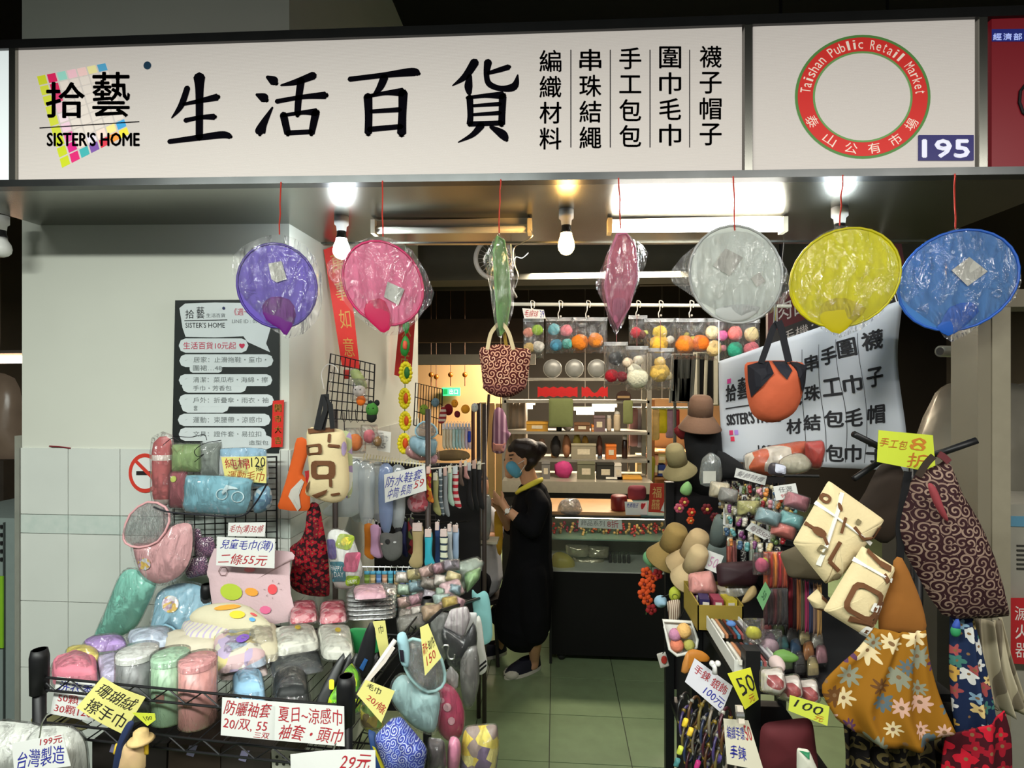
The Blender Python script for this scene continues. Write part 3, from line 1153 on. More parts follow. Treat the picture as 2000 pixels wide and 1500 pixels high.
def drape(left, right, mp, folds, amp, sag=14, nu=48, nv=14):
    """hanging cloth between two edge paths of photograph points (top to bottom) with vertical folds"""
    L, R = cpath(left), cpath(right)

    def at(path, v):
        f = v * (len(path) - 1)
        i = min(int(f), len(path) - 2)
        k = f - i
        return path[i][0] * (1 - k) + path[i + 1][0] * k, path[i][1] * (1 - k) + path[i + 1][1] * k

    def fn(u, v):
        (ax, ay), (bx, by) = at(L, v), at(R, v)
        d = amp * (.35 + .65 * v) * (math.sin(folds * 6.283 * u + .7 * math.sin(v * 3)) + .4 * math.sin(folds * 11 * u + 2 * v)) + .02 * math.sin(math.pi * u)
        return mp(ax + (bx - ax) * u, ay + (by - ay) * u + sag * math.sin(math.pi * u) * v) + mp.n * d
    return G().sheet(fn, nu, nv, -mp.n * .002)


def strap(path, mp, w, m, parent, nm='handle', lift=.004, thick=.003):
    """flat webbing along a path of photograph points"""
    pts = [p if isinstance(p, Vector) else mp(*p) + mp.n * lift for p in path]
    g = G()
    n = mp.n
    k = len(pts)
    for i, p in enumerate(pts):
        d = (pts[min(i + 1, k - 1)] - pts[max(i - 1, 0)]).normalized()
        s = d.cross(n).normalized() * w / 2
        g.v += [p - s, p + s, p + s + n * thick, p - s + n * thick]
    for i in range(k - 1):
        b = i * 4
        for a in range(4):
            c = (a + 1) % 4
            g.f.append((b + a, b + c, b + 4 + c, b + 4 + a))
    g.f += [(0, 1, 2, 3), (4 * k - 1, 4 * k - 2, 4 * k - 3, 4 * k - 4)]
    return mk(nm, g, m, parent)


def cpath(pts, n=6):
    """smooth open path through photograph points"""
    out = []
    k = len(pts)
    for i in range(k - 1):
        p0, p1, p2, p3 = pts[max(i - 1, 0)], pts[i], pts[i + 1], pts[min(i + 2, k - 1)]
        for a in range(n):
            t = a / n
            out.append(tuple(.5 * ((2 * p1[j]) + (p2[j] - p0[j]) * t + (2 * p0[j] - 5 * p1[j] + 4 * p2[j] - p3[j]) * t * t + (3 * p1[j] - p0[j] - 3 * p2[j] + p3[j]) * t ** 3) for j in (0, 1)))
    return out + [pts[-1]]


WIRE = mat((22, 22, 24), .45, metal=.3, noise_amt=.1)
CHROME = mat((200, 200, 198), .25, metal=.9, noise_amt=.05)


def wire_grid(name, label, corners, mp, nx, ny, r=.0022, group=None):
    q = quadmap(corners, mp)
    t = thing(name, label, 'wire panel', q(.5, 1), group)
    mk('frame', G().tube([q(0, 0), q(1, 0), q(1, 1), q(0, 1)], r * 1.8, 6, True), WIRE, t)
    g = G()
    for i in range(1, nx):
        g.tube([q(i / nx, 0), q(i / nx, 1)], r, 4)
    mk('upright_wires', g, WIRE, t)
    g = G()
    for j in range(1, ny):
        g.tube([q(0, j / ny) + mp.n * r * 1.6, q(1, j / ny) + mp.n * r * 1.6], r, 4)
    mk('cross_wires', g, WIRE, t)
    return t


# ------------------------------------------------------------------ things fixed to the pillar
BQ = VY(YP - .004)
bd = thing('menu_board', 'black menu board with white cloud-shaped labels taped to the pillar', 'board', BQ(440, 884))
mk('board', G().prism([BQ(344, 587), BQ(546, 585), BQ(546, 885), BQ(338, 883)], (0, -.006, 0)), mat((26, 32, 30), .5, noise_amt=.15, scale=8), bd)
BF = VY(YP - .0105)
BT = VY(YP - .0135)
BW = mat((206, 214, 214), .6, noise_amt=.04)
bubbles = [
    [(351, 602), (362, 593), (420, 591), (490, 592), (540, 589), (540, 630), (529, 640), (520, 671), (528, 688), (484, 668), (476, 657), (420, 659), (363, 658), (357, 640)],
    (rr(350, 661, 485, 689, 13),), (rr(351, 692, 534, 717, 12), rr(371, 710, 434, 728, 6)), (rr(350, 731, 532, 754, 11), rr(356, 742, 482, 767, 12)),
    (rr(350, 770, 535, 794, 12), rr(354, 780, 448, 806, 13)), (rr(348, 808, 529, 832, 12),), (rr(350, 835, 520, 861, 12), rr(396, 850, 533, 878, 13))]
for b in bubbles:
    g = G()
    for k_, q_ in enumerate(b if isinstance(b, tuple) else (b,)):
        g.prism([BF(*p) + Vector((0, .0003 * k_, 0)) for p in q_], (0, -.002, 0))
    mk('label_cloud', g, BW, bd)
LG, LK, LR = mat((120, 126, 126), .7, noise_amt=0), mat((30, 32, 34), .7, noise_amt=0), mat((190, 50, 80), .7, noise_amt=0)
for s, bx, m_ in [('拾', (362, 605, 379, 622), LK), ('藝', (384, 599, 399, 622), LK), ('生活百貨', (403, 612, 440, 620), LG), ("SISTER'S HOME", (362, 630, 439, 640), LK), ('《週一公休》', (457, 602, 520, 616), LR), ('LINE ID : 0975265', (453, 624, 528, 631), LG),
                  ('生活百貨10元起', (358, 668, 461, 682), LR), ('♥', (467, 671, 478, 681), LR),
                  ('居家：止滑拖鞋・童巾・', (378, 697, 520, 708), LG), ('圍裙…48', (377, 713, 433, 724), LG), ('清潔：菜瓜布・海綿・擦', (377, 736, 523, 747), LG), ('手巾・芳香包', (377, 753, 452, 763), LG),
                  ('戶外：折疊傘・雨衣・袖', (377, 776, 524, 787), LG), ('套', (378, 792, 386, 802), LG), ('運動：束腰帶・涼感巾', (377, 814, 511, 826), LG), ('文具：證件套・易拉扣', (377, 842, 510, 853), LG), ('造型包', (486, 860, 524, 869), LG)]:
    g = G()
    write(g, s, bx, BT)
    mk('lettering', g, m_, bd)
mk('divider_line', G().add([BT(360, 625.5), BT(444, 624), BT(444, 625.5), BT(360, 627)], [(0, 1, 2, 3)]), LK, bd)
for y in (703, 739, 779, 819, 843):
    mk('tick_mark', G().add([BT(360, y + 2), BT(367, y - 1), BT(363, y + 1)], [(0, 1, 2)]), LK, bd)
mk('badge_dot', G().lathe([(.006, 0), (.006, .001)], BT(437, 602), 14, (0, -1, 0)), mat((40, 50, 90)), bd)
CARD_R = mat((205, 38, 26), .6, noise_amt=.08)
GOLD = mat((225, 180, 80), .5, noise_amt=.1)
st = thing('red_strip', 'small red paper strip with gold greeting beside the menu board', 'poster', BQ(541, 874))
mk('paper', G().prism([VY(YP - .015)(*p) for p in ((533, 783), (555, 781), (552, 873), (530, 874))], (0, -.001, 0)), CARD_R, st)
for i, ch in enumerate('開市大吉'):
    g = G()
    write(g, ch, (536.5, 790 + i * 21, 549.5, 804 + i * 21), VY(YP - .018), bold=.3)
    mk('character', g, GOLD, st)
# no smoking sign
nsn = thing('no_smoking_sign', 'round no smoking sign with red ring stuck on the tiles', 'sign', BQ(280, 962))
NF = VY(YP - .0085)
loop = ell(283, 924, 32, 38.5, 0, 36)
mk('disc', G().prism([NF(*p) for p in loop], (0, -.0015, 0)), mat((225, 226, 222), .5, noise_amt=.03), nsn)
mk('red_ring', ringdecal(loop, VY(YP - .0108), .8), mat((205, 60, 45), .5, noise_amt=.05), nsn)
mk('slash', G().add([VY(YP - .0118)(*p) for p in ((262, 902), (266, 897), (304, 934), (300, 940))], [(0, 1, 2, 3)]), mat((205, 60, 45), .5, noise_amt=.05), nsn)
mk('cigarette', G().add([VY(YP - .0112)(*p) for p in ((266, 920), (296, 920), (296, 928), (266, 928))], [(0, 1, 2, 3)]), mat((30, 20, 20)), nsn)
mk('filter_tip', G().add([VY(YP - .0112)(*p) for p in ((296, 920), (306, 920), (306, 938), (296, 938))], [(0, 1, 2, 3)]), mat((225, 170, 40)), nsn)
# red couplets leaning off the side wall
SIDE = Pl((PX1 + .012, 3, 1), (1, -.35, 0))


def couplet(label, c, chars, y, turn):
    q = quadmap(c, VY(y, turn, 0, c[0][0], 650))
    t = thing('red_couplet', label, 'poster', q(.5, 1), 'red couplets on the pillar wall')
    mk('paper', G().sheet(lambda u, v: q(u, v), 2, 4, -q.n * .002), CARD_R, t)
    for i, ch in enumerate(chars):
        g = G()
        v0 = .06 + i * .92 / len(chars)
        write(g, ch, (.24, v0, .8, v0 + .62 / len(chars)), lambda u, v: q(u, v) + q.n * .002)
        mk('character', g, mat((196, 140, 60), .5, noise_amt=.2), t)


couplet('long red couplet with gold characters beside the bright bulb', [(632, 488), (676, 470), (703, 722), (668, 716)], '萬事如意', 2.43, 24)
couplet('red couplet with gold characters behind the sunflower garland', [(781, 617), (812, 608), (803, 744), (770, 732)], '大吉', 3.45, 24)

# small black grid hooked on the side wall, with its hooks
wire_grid('wire_grid', 'small black wire grid hung below the long red couplet', [(646, 691), (732, 712), (728, 822), (634, 817)], VY(2.30, 12, 0, 690, 750), 9, 7)
for k in range(5):
    px = 668 + k * 13
    mp = VY(2.27)
    tag(mk('display_hook', G().tube([mp(px, 800), mp(px + 1, 818), mp(px + 4, 825), mp(px + 8, 820)], .0016, 5), WIRE), 'black display hook on the foot of the small wire grid', 'hook', 'hooks on the small wire grid')
tag(mk('white_hook', G().tube([VY(2.26)(*p) for p in cpath([(633, 760), (628, 730), (640, 712), (655, 716), (660, 728)])], .0022, 6), mat((225, 222, 215), .4)), 'white wire hook hung over the corner of the small wire grid', 'hook')
wire_grid('wire_grid', 'narrow black wire grid standing beside the exit sign', [(812, 748), (864, 760), (862, 850), (808, 830)], VY(3.0, 10, 0, 830, 790), 10, 3)

# sunflower garland
gl = thing('flower_garland', 'garland of yellow woven sunflowers hanging on a green cord', 'garland', VY(2.5)(790, 885))
GP = VY(2.5)
mk('cord', G().tube([GP(792, 470), GP(792, 630), GP(790, 885)], .002, 5), mat((40, 110, 60)), gl)
mk('leaf', puff(G(), [(792, 622), (800, 634), (795, 652), (786, 640)], GP, .01), mat((35, 120, 45), .5), gl, True)
mk('leaf', puff(G(), [(792, 655), (801, 672), (794, 695), (783, 690), (783, 670)], GP, .012), mat((35, 125, 45), .5), gl, True)
mk('red_bud', puff(G(), [(788, 666), (795, 668), (794, 682), (787, 680)], Pl(GP.p + GP.n * .012, GP.n), .01), mat((215, 90, 60)), gl, True)
for (cx, cy, rx, ry, cc) in ((793, 728, 13, 24, (40, 110, 45)), (791, 778, 11, 22, (215, 90, 25)), (792, 822, 11, 20, (215, 85, 25)), (790, 866, 13, 22, (220, 80, 15))):
    fl = mk('sunflower', puff(G(), ell(cx, cy, rx * .75, ry * .78, 0, 16), GP, .012, sm=1), mat((226, 210, 25), .55, noise_amt=.2), gl, True)
    for k in range(14):
        a = 2 * math.pi * k / 14
        x, y = cx + rx * .72 * math.cos(a), cy + ry * .74 * math.sin(a)
        mk('petal', G().ball(GP(x, y) + GP.n * .006, .0115, 8), mat((232, 216, 25), .5, noise_amt=.15), fl, True)
    mk('flower_heart', puff(G(), ell(cx + 2, cy, rx * .45, ry * .5, 0, 12), Pl(GP.p + GP.n * .013, GP.n), .012, sm=1), mat(cc, .6), fl, True)

# ------------------------------------------------------------------ black wire rack carrying the goods in front of the pillar
RZ = .985
r1a, r1b = F(77, 1322, 1.10), F(676, 1379, 1.10)
fdir = (r1b - r1a).normalized()
bdir = Vector((-fdir.y, fdir.x, 0))
rack = thing('wire_rack', 'black wire shelving rack heaped with towels and packs before the pillar', 'rack', Vector((r1a.x, r1a.y, 0)))
DEP = .62
cornersR = [r1a, r1b, r1b + bdir * DEP, r1a + bdir * DEP]
for i, c in enumerate(cornersR):
    top = 1.17 if i < 2 else 1.12
    mk('post', G().lathe([(.015, 0), (.015, top)], (c.x, c.y, 0), 12), mat((20, 20, 22), .4, metal=.3), rack, True)
    mk('post_cap', G().lathe([(.021, top - .11), (.022, top - .02), (.018, top)], (c.x, c.y, 0), 12), mat((16, 16, 18), .5), rack, True)
for z in (1.10, 1.068, RZ, RZ - .032, .60, .568):
    mk('rail', G().tube([Vector((c.x, c.y, z)) for c in cornersR[:3]], .0032, 6), WIRE, rack) if z > 1 else mk('rail', G().tube([Vector((c.x, c.y, z)) for c in cornersR], .0032, 6, True), WIRE, rack)
for z0, z1 in ((1.068, 1.10), (RZ - .032, RZ), (.568, .60)):
    g = G()
    n = 18
    pts = [r1a.lerp(r1b, k / n) for k in range(n + 1)]
    g.tube([Vector((p.x, p.y, z0 if k % 2 else z1)) for k, p in enumerate(pts)], .0022, 5)
    pts = [r1b.lerp(r1b + bdir * DEP, k / 14) for k in range(15)]
    g.tube([Vector((p.x, p.y, z0 if k % 2 else z1)) for k, p in enumerate(pts)], .0022, 5)
    mk('zigzag_wire', g, WIRE, rack)
mk('hook_bar', G().tube([r1b + bdir * .12, P(862, 1192, 1.72), P(938, 1168, 2.05), r1b + bdir * .60], .005, 6), WIRE, rack)
for z in (RZ, .60):
    g = G()
    for k in range(1, 26):
        a = r1a.lerp(r1b, k / 26)
        g.tube([Vector((a.x, a.y, z - .003)), Vector((a.x, a.y, z - .003)) + bdir * DEP], .0016, 4)
    mk('shelf_wires', g, WIRE, rack)

# tubs with lids standing on the tier
def tub(label, px, py_base, w_px, h_px, body, lid, y_off=0, lidh=.018, z=RZ):
    b = F(px, py_base, z)
    s = (b - ORG).dot(Vector((-ST, CT, 0))) / FPX
    r, h = w_px * s / 2, h_px * s
    t = thing('lidded_tub', label, 'tub', b, 'lidded tubs on the wire rack')
    mk('tub_body', G().lathe([(r * .9, 0), (r * .97, .006), (r * .97, h - lidh)], b, 28), mat(body, .35, noise_amt=.05, spec=.5), t, True)
    mk('lid', G().lathe([(r, h - lidh), (r, h - .005), (r * .95, h), (r * .1, h), (.0005, h)], b, 28), mat(lid, .3, noise_amt=.03, spec=.5), t)
    mk('sticker', G().sheet(lambda u, v: b + Vector((math.sin(-.2 + .5 * u) * r * .985, -math.cos(-.2 + .5 * u) * r * .985, h * (.38 + .13 * v))), 4, 1), mat((170, 120, 105), .6, noise_amt=.2, scale=90), t)
    mk('clear_wrap', G().lathe([(r * 1.03, .004), (r * 1.05, h * .5), (r * 1.04, h + .004), (.001, h + .006)], b, 24), FILM, t, True)


tub('grey lidded tub in clear wrap beside the green tub', 268, 1394, 72, 124, (120, 122, 122), (226, 228, 222))
tub('mint green lidded tub in clear wrap between the grey and pink tubs', 333, 1404, 67, 127, (160, 196, 160), (178, 218, 184))
tub('salmon pink lidded tub in clear wrap beside the mint green tub', 386, 1412, 68, 126, (216, 152, 146), (236, 164, 164))

# ------------------------------------------------------------------ packs and towels heaped on the rack
def pack(label, ol, z, h, col, cat='pack', name='wrapped_pack', bag=1.1, prints=(), group=None, m=None, wr=.004, tilt=0):
    mp = HZ(z) if not tilt else Pl(F(ol[0][0], ol[0][1], z), (0, -math.sin(math.radians(tilt)), math.cos(math.radians(tilt))))
    return soft(name, label, cat, rq(ol), mp, h, m or mat(col, .55, noise_amt=.12, scale=30, bump=.3), bag=bag, group=group, back=.1, prints=prints, wr=max(wr, h * .2), freq=40, power=.26, sm=1)


PASTEL = mixed(((206, 202, 184), (202, 190, 132), (182, 166, 196), (206, 176, 178), (170, 186, 204)), 26, .8, .1)
pack('lilac wrapped soap pack by the teal cloth', [(162, 1258), (240, 1250), (250, 1268), (168, 1276)], 1.03, .03, (170, 140, 200))
pack('yellow wrapped pack above the pink bag', [(128, 1274), (188, 1268), (196, 1294), (132, 1300)], 1.02, .03, (232, 212, 110))
pack('rose pink bag of laundry balls behind the price notes', [(100, 1306), (150, 1290), (190, 1302), (192, 1338), (104, 1340)], 1.02, .05, (222, 128, 146))
pack('lilac and white wrapped pack beside the pink bag', [(188, 1294), (236, 1284), (244, 1328), (196, 1336)], 1.02, .035, (196, 188, 216))
pack('pale blue wrapped cloth behind the grey tub', [(248, 1240), (330, 1232), (338, 1262), (258, 1270)], 1.05, .03, (196, 208, 226))
pack('pale cream towel folded behind the green tub', [(318, 1246), (420, 1236), (430, 1272), (326, 1284)], 1.05, .035, (202, 194, 172), name='folded_towel', cat='towel', bag=0)
pack('pastel striped towel folded beside the kid towel', [(352, 1222), (455, 1214), (468, 1246), (362, 1256)], 1.07, .03, (230, 220, 190), name='folded_towel', cat='towel', bag=0, m=stripes((204, 200, 182), (180, 166, 196), 55, 'X', .3))
pack('white and lilac printed towel pack in the middle of the rack', [(412, 1250), (512, 1238), (524, 1300), (424, 1318)], 1.05, .05, (234, 226, 222), name='folded_towel', cat='towel', bag=1.06, m=PASTEL, prints=[('purple_print', 'fill', ell(474, 1284, 14, 7, -20, 10), mat((130, 90, 190)))])
pack('cream towel pack beside the pale grey pouches', [(470, 1238), (540, 1230), (548, 1290), (480, 1300)], 1.05, .05, (200, 192, 164), name='folded_towel', cat='towel', bag=1.05)
pack('pale pink wrapped pack behind the black packs', [(420, 1300), (520, 1296), (524, 1320), (430, 1330)], 1.02, .02, (225, 205, 200))
for lab, ol in (('pale grey pouch with yellow dot sticker on the wrapped pile', [(532, 1238), (612, 1228), (626, 1268), (540, 1284)]), ('smaller pale grey pouch with yellow dot sticker by the green scallop card', [(618, 1232), (684, 1230), (692, 1290), (630, 1288)])):
    cx, cy = sum(p[0] for p in ol) / 4, sum(p[1] for p in ol) / 4
    pack(lab, ol, 1.06, .035, (205, 205, 192), prints=[('dot_sticker', 'fill', ell(cx + 4, cy - 4, 6, 5, 0, 12), mat((220, 190, 30)))], name='pouch')
pack('light blue wrapped sleeve pack at the front rail', [(452, 1338), (512, 1332), (520, 1376), (456, 1380)], 1.0, .06, (150, 196, 226), bag=1.12)
pack('black wrapped sleeve pack at the front rail', [(532, 1332), (598, 1324), (606, 1382), (536, 1390)], 1.0, .06, (26, 30, 30), bag=1.12)
pack('flat black shiny pack behind the black sleeve pack', [(524, 1288), (622, 1270), (632, 1312), (534, 1326)], 1.035, .02, (50, 56, 58), bag=1.06)
for k in range(6):
    x = 612 + k * 13
    mp = VY(1.46 + .02 * k, 0, 30, x, 1380)
    soft('sleeve_packet', 'black sleeve packet leaning in the row by the green leaf pack', 'packet', [(x, 1380), (x + 46, 1290), (x + 62, 1284), (x + 20, 1392)], mp, .006, mat((34, 36, 36), .4, noise_amt=.2, spec=.5), group='leaning black sleeve packets', sm=2)
pack('bright green leaf print pack in clear bag by the corner post', [(636, 1392), (690, 1300), (704, 1320), (708, 1392)], 1.0, .05, (120, 190, 40), m=mixed(((120, 195, 40), (190, 210, 40), (80, 150, 30)), 45, .5, .2), bag=1.1, prints=[('yellow_tag', 'fill', rr(644, 1330, 654, 1350, 3), mat((225, 200, 40)))], tilt=35)
soft('scallop_card', 'green scalloped card standing behind the black folded fan', 'card', [(680, 1232), (700, 1226), (735, 1232), (745, 1250), (738, 1274), (700, 1278), (678, 1262)], VY(1.72), .006, mat((28, 120, 62), .6))
soft('folding_fan', 'black folded cloth fan standing by the corner of the rack', 'fan', [(722, 1216), (734, 1240), (728, 1300), (712, 1322), (698, 1314), (696, 1286)], VY(1.55), .012, mat((24, 24, 28), .55, noise_amt=.25), prints=[('blue_print', 'fill', [(705, 1300), (716, 1280), (722, 1284), (712, 1306)], mat((40, 90, 150)))])
# silver zip pouches stacked on the back of the rack
for k in range(6):
    y = 1212 - k * 9
    pack('silver zip pouch in clear wrap stacked below the pink-topped pouch', [(676, y), (770, y - 4), (775, y - 26), (684, y - 24)], 1.06 + k * .012, .010, (0, 0, 0), m=mat((170, 172, 170), .25, metal=.5, noise_amt=.3, scale=40), bag=1.04, name='zip_pouch', cat='pouch', group='stacked silver zip pouches')
pack('clear pouch with pink label on top of the silver pouches', [(690, 1150), (748, 1146), (756, 1168), (694, 1172)], 1.14, .02, (226, 176, 190), name='zip_pouch', cat='pouch')
for lab, x in (('rose printed pouch in clear bag beside the kid towel', 568), ('rose printed pouch in clear bag beside the silver pouches', 626)):
    pack(lab, [(x, 1184), (x + 48, 1180), (x + 52, 1214), (x - 2, 1220)], 1.07, .03, (0, 0, 0), m=mixed(((214, 120, 130), (226, 160, 165), (190, 70, 90)), 60), name='pouch', cat='pouch', bag=1.15)
# kid towels with prints
TOW = VY(1.86, 0, 14, 480, 1150)
KT = [(418, 1072), (450, 1070), (520, 1074), (570, 1078), (574, 1092), (566, 1100), (568, 1160), (574, 1185), (566, 1214), (500, 1218), (430, 1200), (414, 1178), (408, 1130), (404, 1118)]
soft('hand_towel', 'pink kid towel with balloon and sun prints draped over the heap', 'towel', KT, TOW, .012, mat((206, 178, 182), .9, noise_amt=.05, bump=.2, bscale=120), sm=2, wr=.004, prints=[
    ('balloon_print', 'fill', ell(456, 1155, 22, 16, 10, 16), mat((175, 195, 60), .9)), ('fruit_print', 'fill', ell(496, 1155, 13, 8, 12, 12), mat((228, 158, 60), .9)),
    ('sun_print', 'fill', ell(536, 1150, 9, 10, 0, 14), mat((220, 80, 85), .9)), ('bow_print', 'fill', ell(492, 1112, 11, 5, 0, 10), mat((228, 140, 145), .9)),
    ('flower_print', 'fill', ell(522, 1190, 11, 8, 0, 10), mat((224, 110, 150), .9)), ('badge_print', 'ring', ell(440, 1115, 10, 10, 0, 6), mat((130, 100, 100)), .85)]
    + [('sun_ray', 'fill', [(536 + 12 * math.cos(a), 1150 + 13 * math.sin(a)), (536 + 17 * math.cos(a), 1150 + 18 * math.sin(a)), (537 + 17 * math.cos(a), 1151 + 18 * math.sin(a))], mat((120, 90, 90))) for a in [k * .7854 for k in range(8)]])
soft('hand_towel', 'cream kid towel with yellow animal print folded over the pink towel', 'towel', [(374, 1198), (400, 1184), (450, 1178), (490, 1186), (528, 1218), (522, 1230), (494, 1244), (450, 1240), (400, 1222), (372, 1212)], Pl(F(450, 1215, 1.1), (0, -.6, .8)), .03, mat((204, 197, 168), .9, noise_amt=.05, bump=.2, bscale=120), sm=2, prints=[
    ('brown_print', 'fill', ell(450, 1196, 26, 6, -8, 12), mat((224, 158, 60), .9)), ('yellow_print', 'fill', ell(470, 1211, 15, 8, -4, 12), mat((226, 200, 60), .9)), ('red_print', 'fill', ell(500, 1208, 7, 3, 20, 8), mat((210, 90, 90))), ('blue_print', 'fill', ell(498, 1219, 6, 4, 0, 8), mat((90, 160, 210)))])
# sun visors
def visor(label, brim, crown, mp, c, spot=None, crown_col=None):
    t = thing('sun_visor', label, 'visor', mp(*max(brim, key=lambda p: p[1])), None)
    mk('brim', puff(G(), brim, mp, .022, back=-.7, wr=.002), mat(c, .5, noise_amt=.05), t, True)
    mk('clear_crown', puff(G(), crown, Pl(mp.p + mp.n * .004, mp.n), .06, wr=.03, freq=24, back=.1), film((235, 235, 235), .12, .12, 1.2, 60), t, True)
    mk('band', G().tube([mp(*p) + mp.n * .02 for p in smooth_loop(crown, 2)], .0045, 6, True), mat(c, .5, noise_amt=.05), t, True)
    if spot:
        mk('picture_print', decal(ell(*spot, 14), surf(brim, mp, .022, eps=.004)), mixed(((225, 210, 225), (200, 160, 180), (230, 190, 90), (235, 235, 235)), 90), t)
    mk('clear_wrap', puff(G(), grow(brim, 1.08), mp, .03, wr=.008, freq=24, back=.5), FILM, t, True)


visor('pink sun visor with clear crumpled crown hung beside the no smoking sign', [(262, 1062), (300, 1060), (335, 1028), (368, 1022), (376, 1040), (372, 1090), (350, 1125), (312, 1140), (280, 1128), (266, 1096)], [(250, 1040), (262, 1004), (296, 980), (330, 990), (338, 1018), (316, 1056), (280, 1068), (254, 1060)], VY(1.95, 0, 10, 310, 1060), (222, 166, 168), spot=(289, 1100, 14, 12, 0))
visor('sky blue sun visor with picture print lying on the folded towels', [(300, 1196), (308, 1158), (345, 1140), (390, 1144), (412, 1172), (404, 1200), (372, 1228), (352, 1236), (330, 1222), (310, 1236), (292, 1240)], [(310, 1236), (330, 1222), (352, 1236), (340, 1246), (318, 1246)], VY(1.9, 0, 30, 350, 1240), (142, 186, 206), spot=(340, 1182, 17, 17, 0))
soft('bagged_cloth', 'teal green cloth in clear bag hanging from the wire grid', 'cloth', [(262, 1112), (298, 1130), (304, 1146), (284, 1190), (262, 1228), (222, 1248), (184, 1256), (188, 1236), (206, 1196), (228, 1140), (240, 1118)], VY(1.93), .03, mat((120, 196, 176), .75, noise_amt=.08, c2=(140, 206, 188)), bag=1.06, wr=.012, freq=26)
for k, (x, y, w, h) in enumerate(((372, 1052, 44, 34), (400, 1070, 40, 40), (384, 1108, 46, 36))):
    soft('paisley_cloth', 'plum paisley cloth in clear bag hooked on the wire grid', 'cloth', rr(x - w / 2, y - h / 2, x + w / 2, y + h / 2, 9, -12), VY(2.0 - k * .012), .012, cellprint((92, 60, 92), ((205, 180, 190), (150, 100, 130)), 55, spiral=14), bag=1.08, group='plum paisley cloths')
# big black grid behind the rack and what hangs on it
wire_grid('wire_grid', 'large black wire grid standing behind the price notes', [(318, 898), (540, 892), (541, 1080), (322, 1090)], VY(2.08), 11, 9, .0024)
HANG = VY(2.02)
soft('rolled_towel', 'dusty red rolled towel with white stripes in clear bag on the wire grid', 'towel', [(302, 862), (334, 858), (336, 920), (333, 980), (304, 984), (300, 930)], HANG, .03, stripes((184, 92, 92), (224, 205, 195), 6, 'Z', .12), bag=[(298, 852), (338, 850), (340, 920), (337, 992), (300, 994), (296, 920)])
soft('folded_cloth', 'moss green cloth pack in clear bag on the wire grid', 'cloth', rr(336, 868, 394, 922, 5), HANG, .02, mat((128, 160, 96), .8, c2=(160, 184, 124)), bag=1.12)
soft('folded_cloth', 'grey cloth pack in clear bag on the wire grid', 'cloth', rr(393, 866, 432, 934, 5), VY(2.0), .02, mat((136, 144, 136), .8), bag=1.1)
soft('folded_cloth', 'plum red cloth with green button pinned to the wire grid', 'cloth', rr(330, 918, 366, 992, 4), HANG, .018, mat((160, 84, 92), .8), prints=[('button', 'fill', ell(345, 934, 6, 6, 0, 12), mat((190, 200, 90)))], bag=1.05)
soft('folded_towel', 'white and blue towel roll behind the yellow price note', 'towel', [(430, 886), (440, 876), (510, 876), (520, 890), (518, 950), (436, 946)], VY(1.99), .02, stripes((222, 226, 228), (150, 190, 215), 9, 'Z', .3), bag=1.04)
card('price_card', 'yellow price note reading 120 on the white and blue towel roll', 'price card', [(432, 893), (520, 891), (520, 944), (440, 938)], VY(1.965), (226, 216, 130), [('純棉', (.06, .06, .62, .48), INK_R), ('120', (.66, .04, .98, .40), INK_K), ('條', (.76, .36, .94, .56), INK_K), ('運動毛巾', (.08, .56, .95, .96), (170, 90, 40))])
soft('folded_towel', 'turquoise towel with bicycle print in clear bag on the wire grid', 'towel', [(362, 934), (380, 928), (484, 934), (490, 950), (480, 1002), (420, 1004), (362, 998), (360, 970)], VY(1.94), .03, mat((126, 182, 198), .85, noise_amt=.08), bag=1.05, sm=2, prints=[
    ('wheel_print', 'ring', ell(443, 962, 11, 11, 0, 18), mat((200, 225, 230)), .84), ('wheel_print', 'ring', ell(471, 968, 11, 11, 0, 18), mat((200, 225, 230)), .84), ('frame_print', 'fill', [(443, 958), (450, 944), (470, 950), (472, 953), (452, 948), (445, 963)], mat((205, 228, 232)))])
soft('folded_towel', 'small blue print towel tucked beside the bicycle towel', 'towel', [(496, 962), (520, 948), (530, 962), (528, 990), (498, 1002)], VY(1.97), .02, mixed(((110, 160, 185), (190, 205, 210), (90, 130, 160)), 60), bag=1.05)
tag(mk('elastic_cord', G().tube([VY(1.91)(*p) for p in cpath([(300, 990), (330, 1000), (400, 1006), (470, 1008), (498, 984), (522, 944)])], .003, 6), mat((20, 22, 30))), 'black elastic cord slung below the bicycle towel', 'cord')
for pth, lab in (([(318, 870), (336, 856), (350, 862), (338, 852), (372, 854), (398, 849), (404, 860)], 'thin black cord knotted over the rolled towel bag'), ([(432, 860), (400, 866), (380, 880), (386, 892), (398, 887), (380, 902)], 'thin black cord looped over the grey cloth pack')):
    tag(mk('tie_cord', G().tube([VY(1.95)(*p) for p in cpath(pth)], .0013, 5), WIRE), lab, 'cord')
card('price_card', 'white price note reading 35 above the kid towel note', 'price card', [(446, 1021), (519, 1020), (517, 1048), (445, 1047)], VY(1.90), PAPER_W, [('毛巾(薄)35/條', (.05, .18, .95, .82), INK_R)])
card('price_card', 'large white price note reading 55 over the pink kid towel', 'price card', [(424, 1048), (537, 1052), (536, 1110), (422, 1104)], VY(1.82), PAPER_W, [('兒童毛巾(薄)', (.08, .06, .97, .44), INK_B), ('二條55元', (.06, .55, .88, .92), INK_R)], bend=.006)
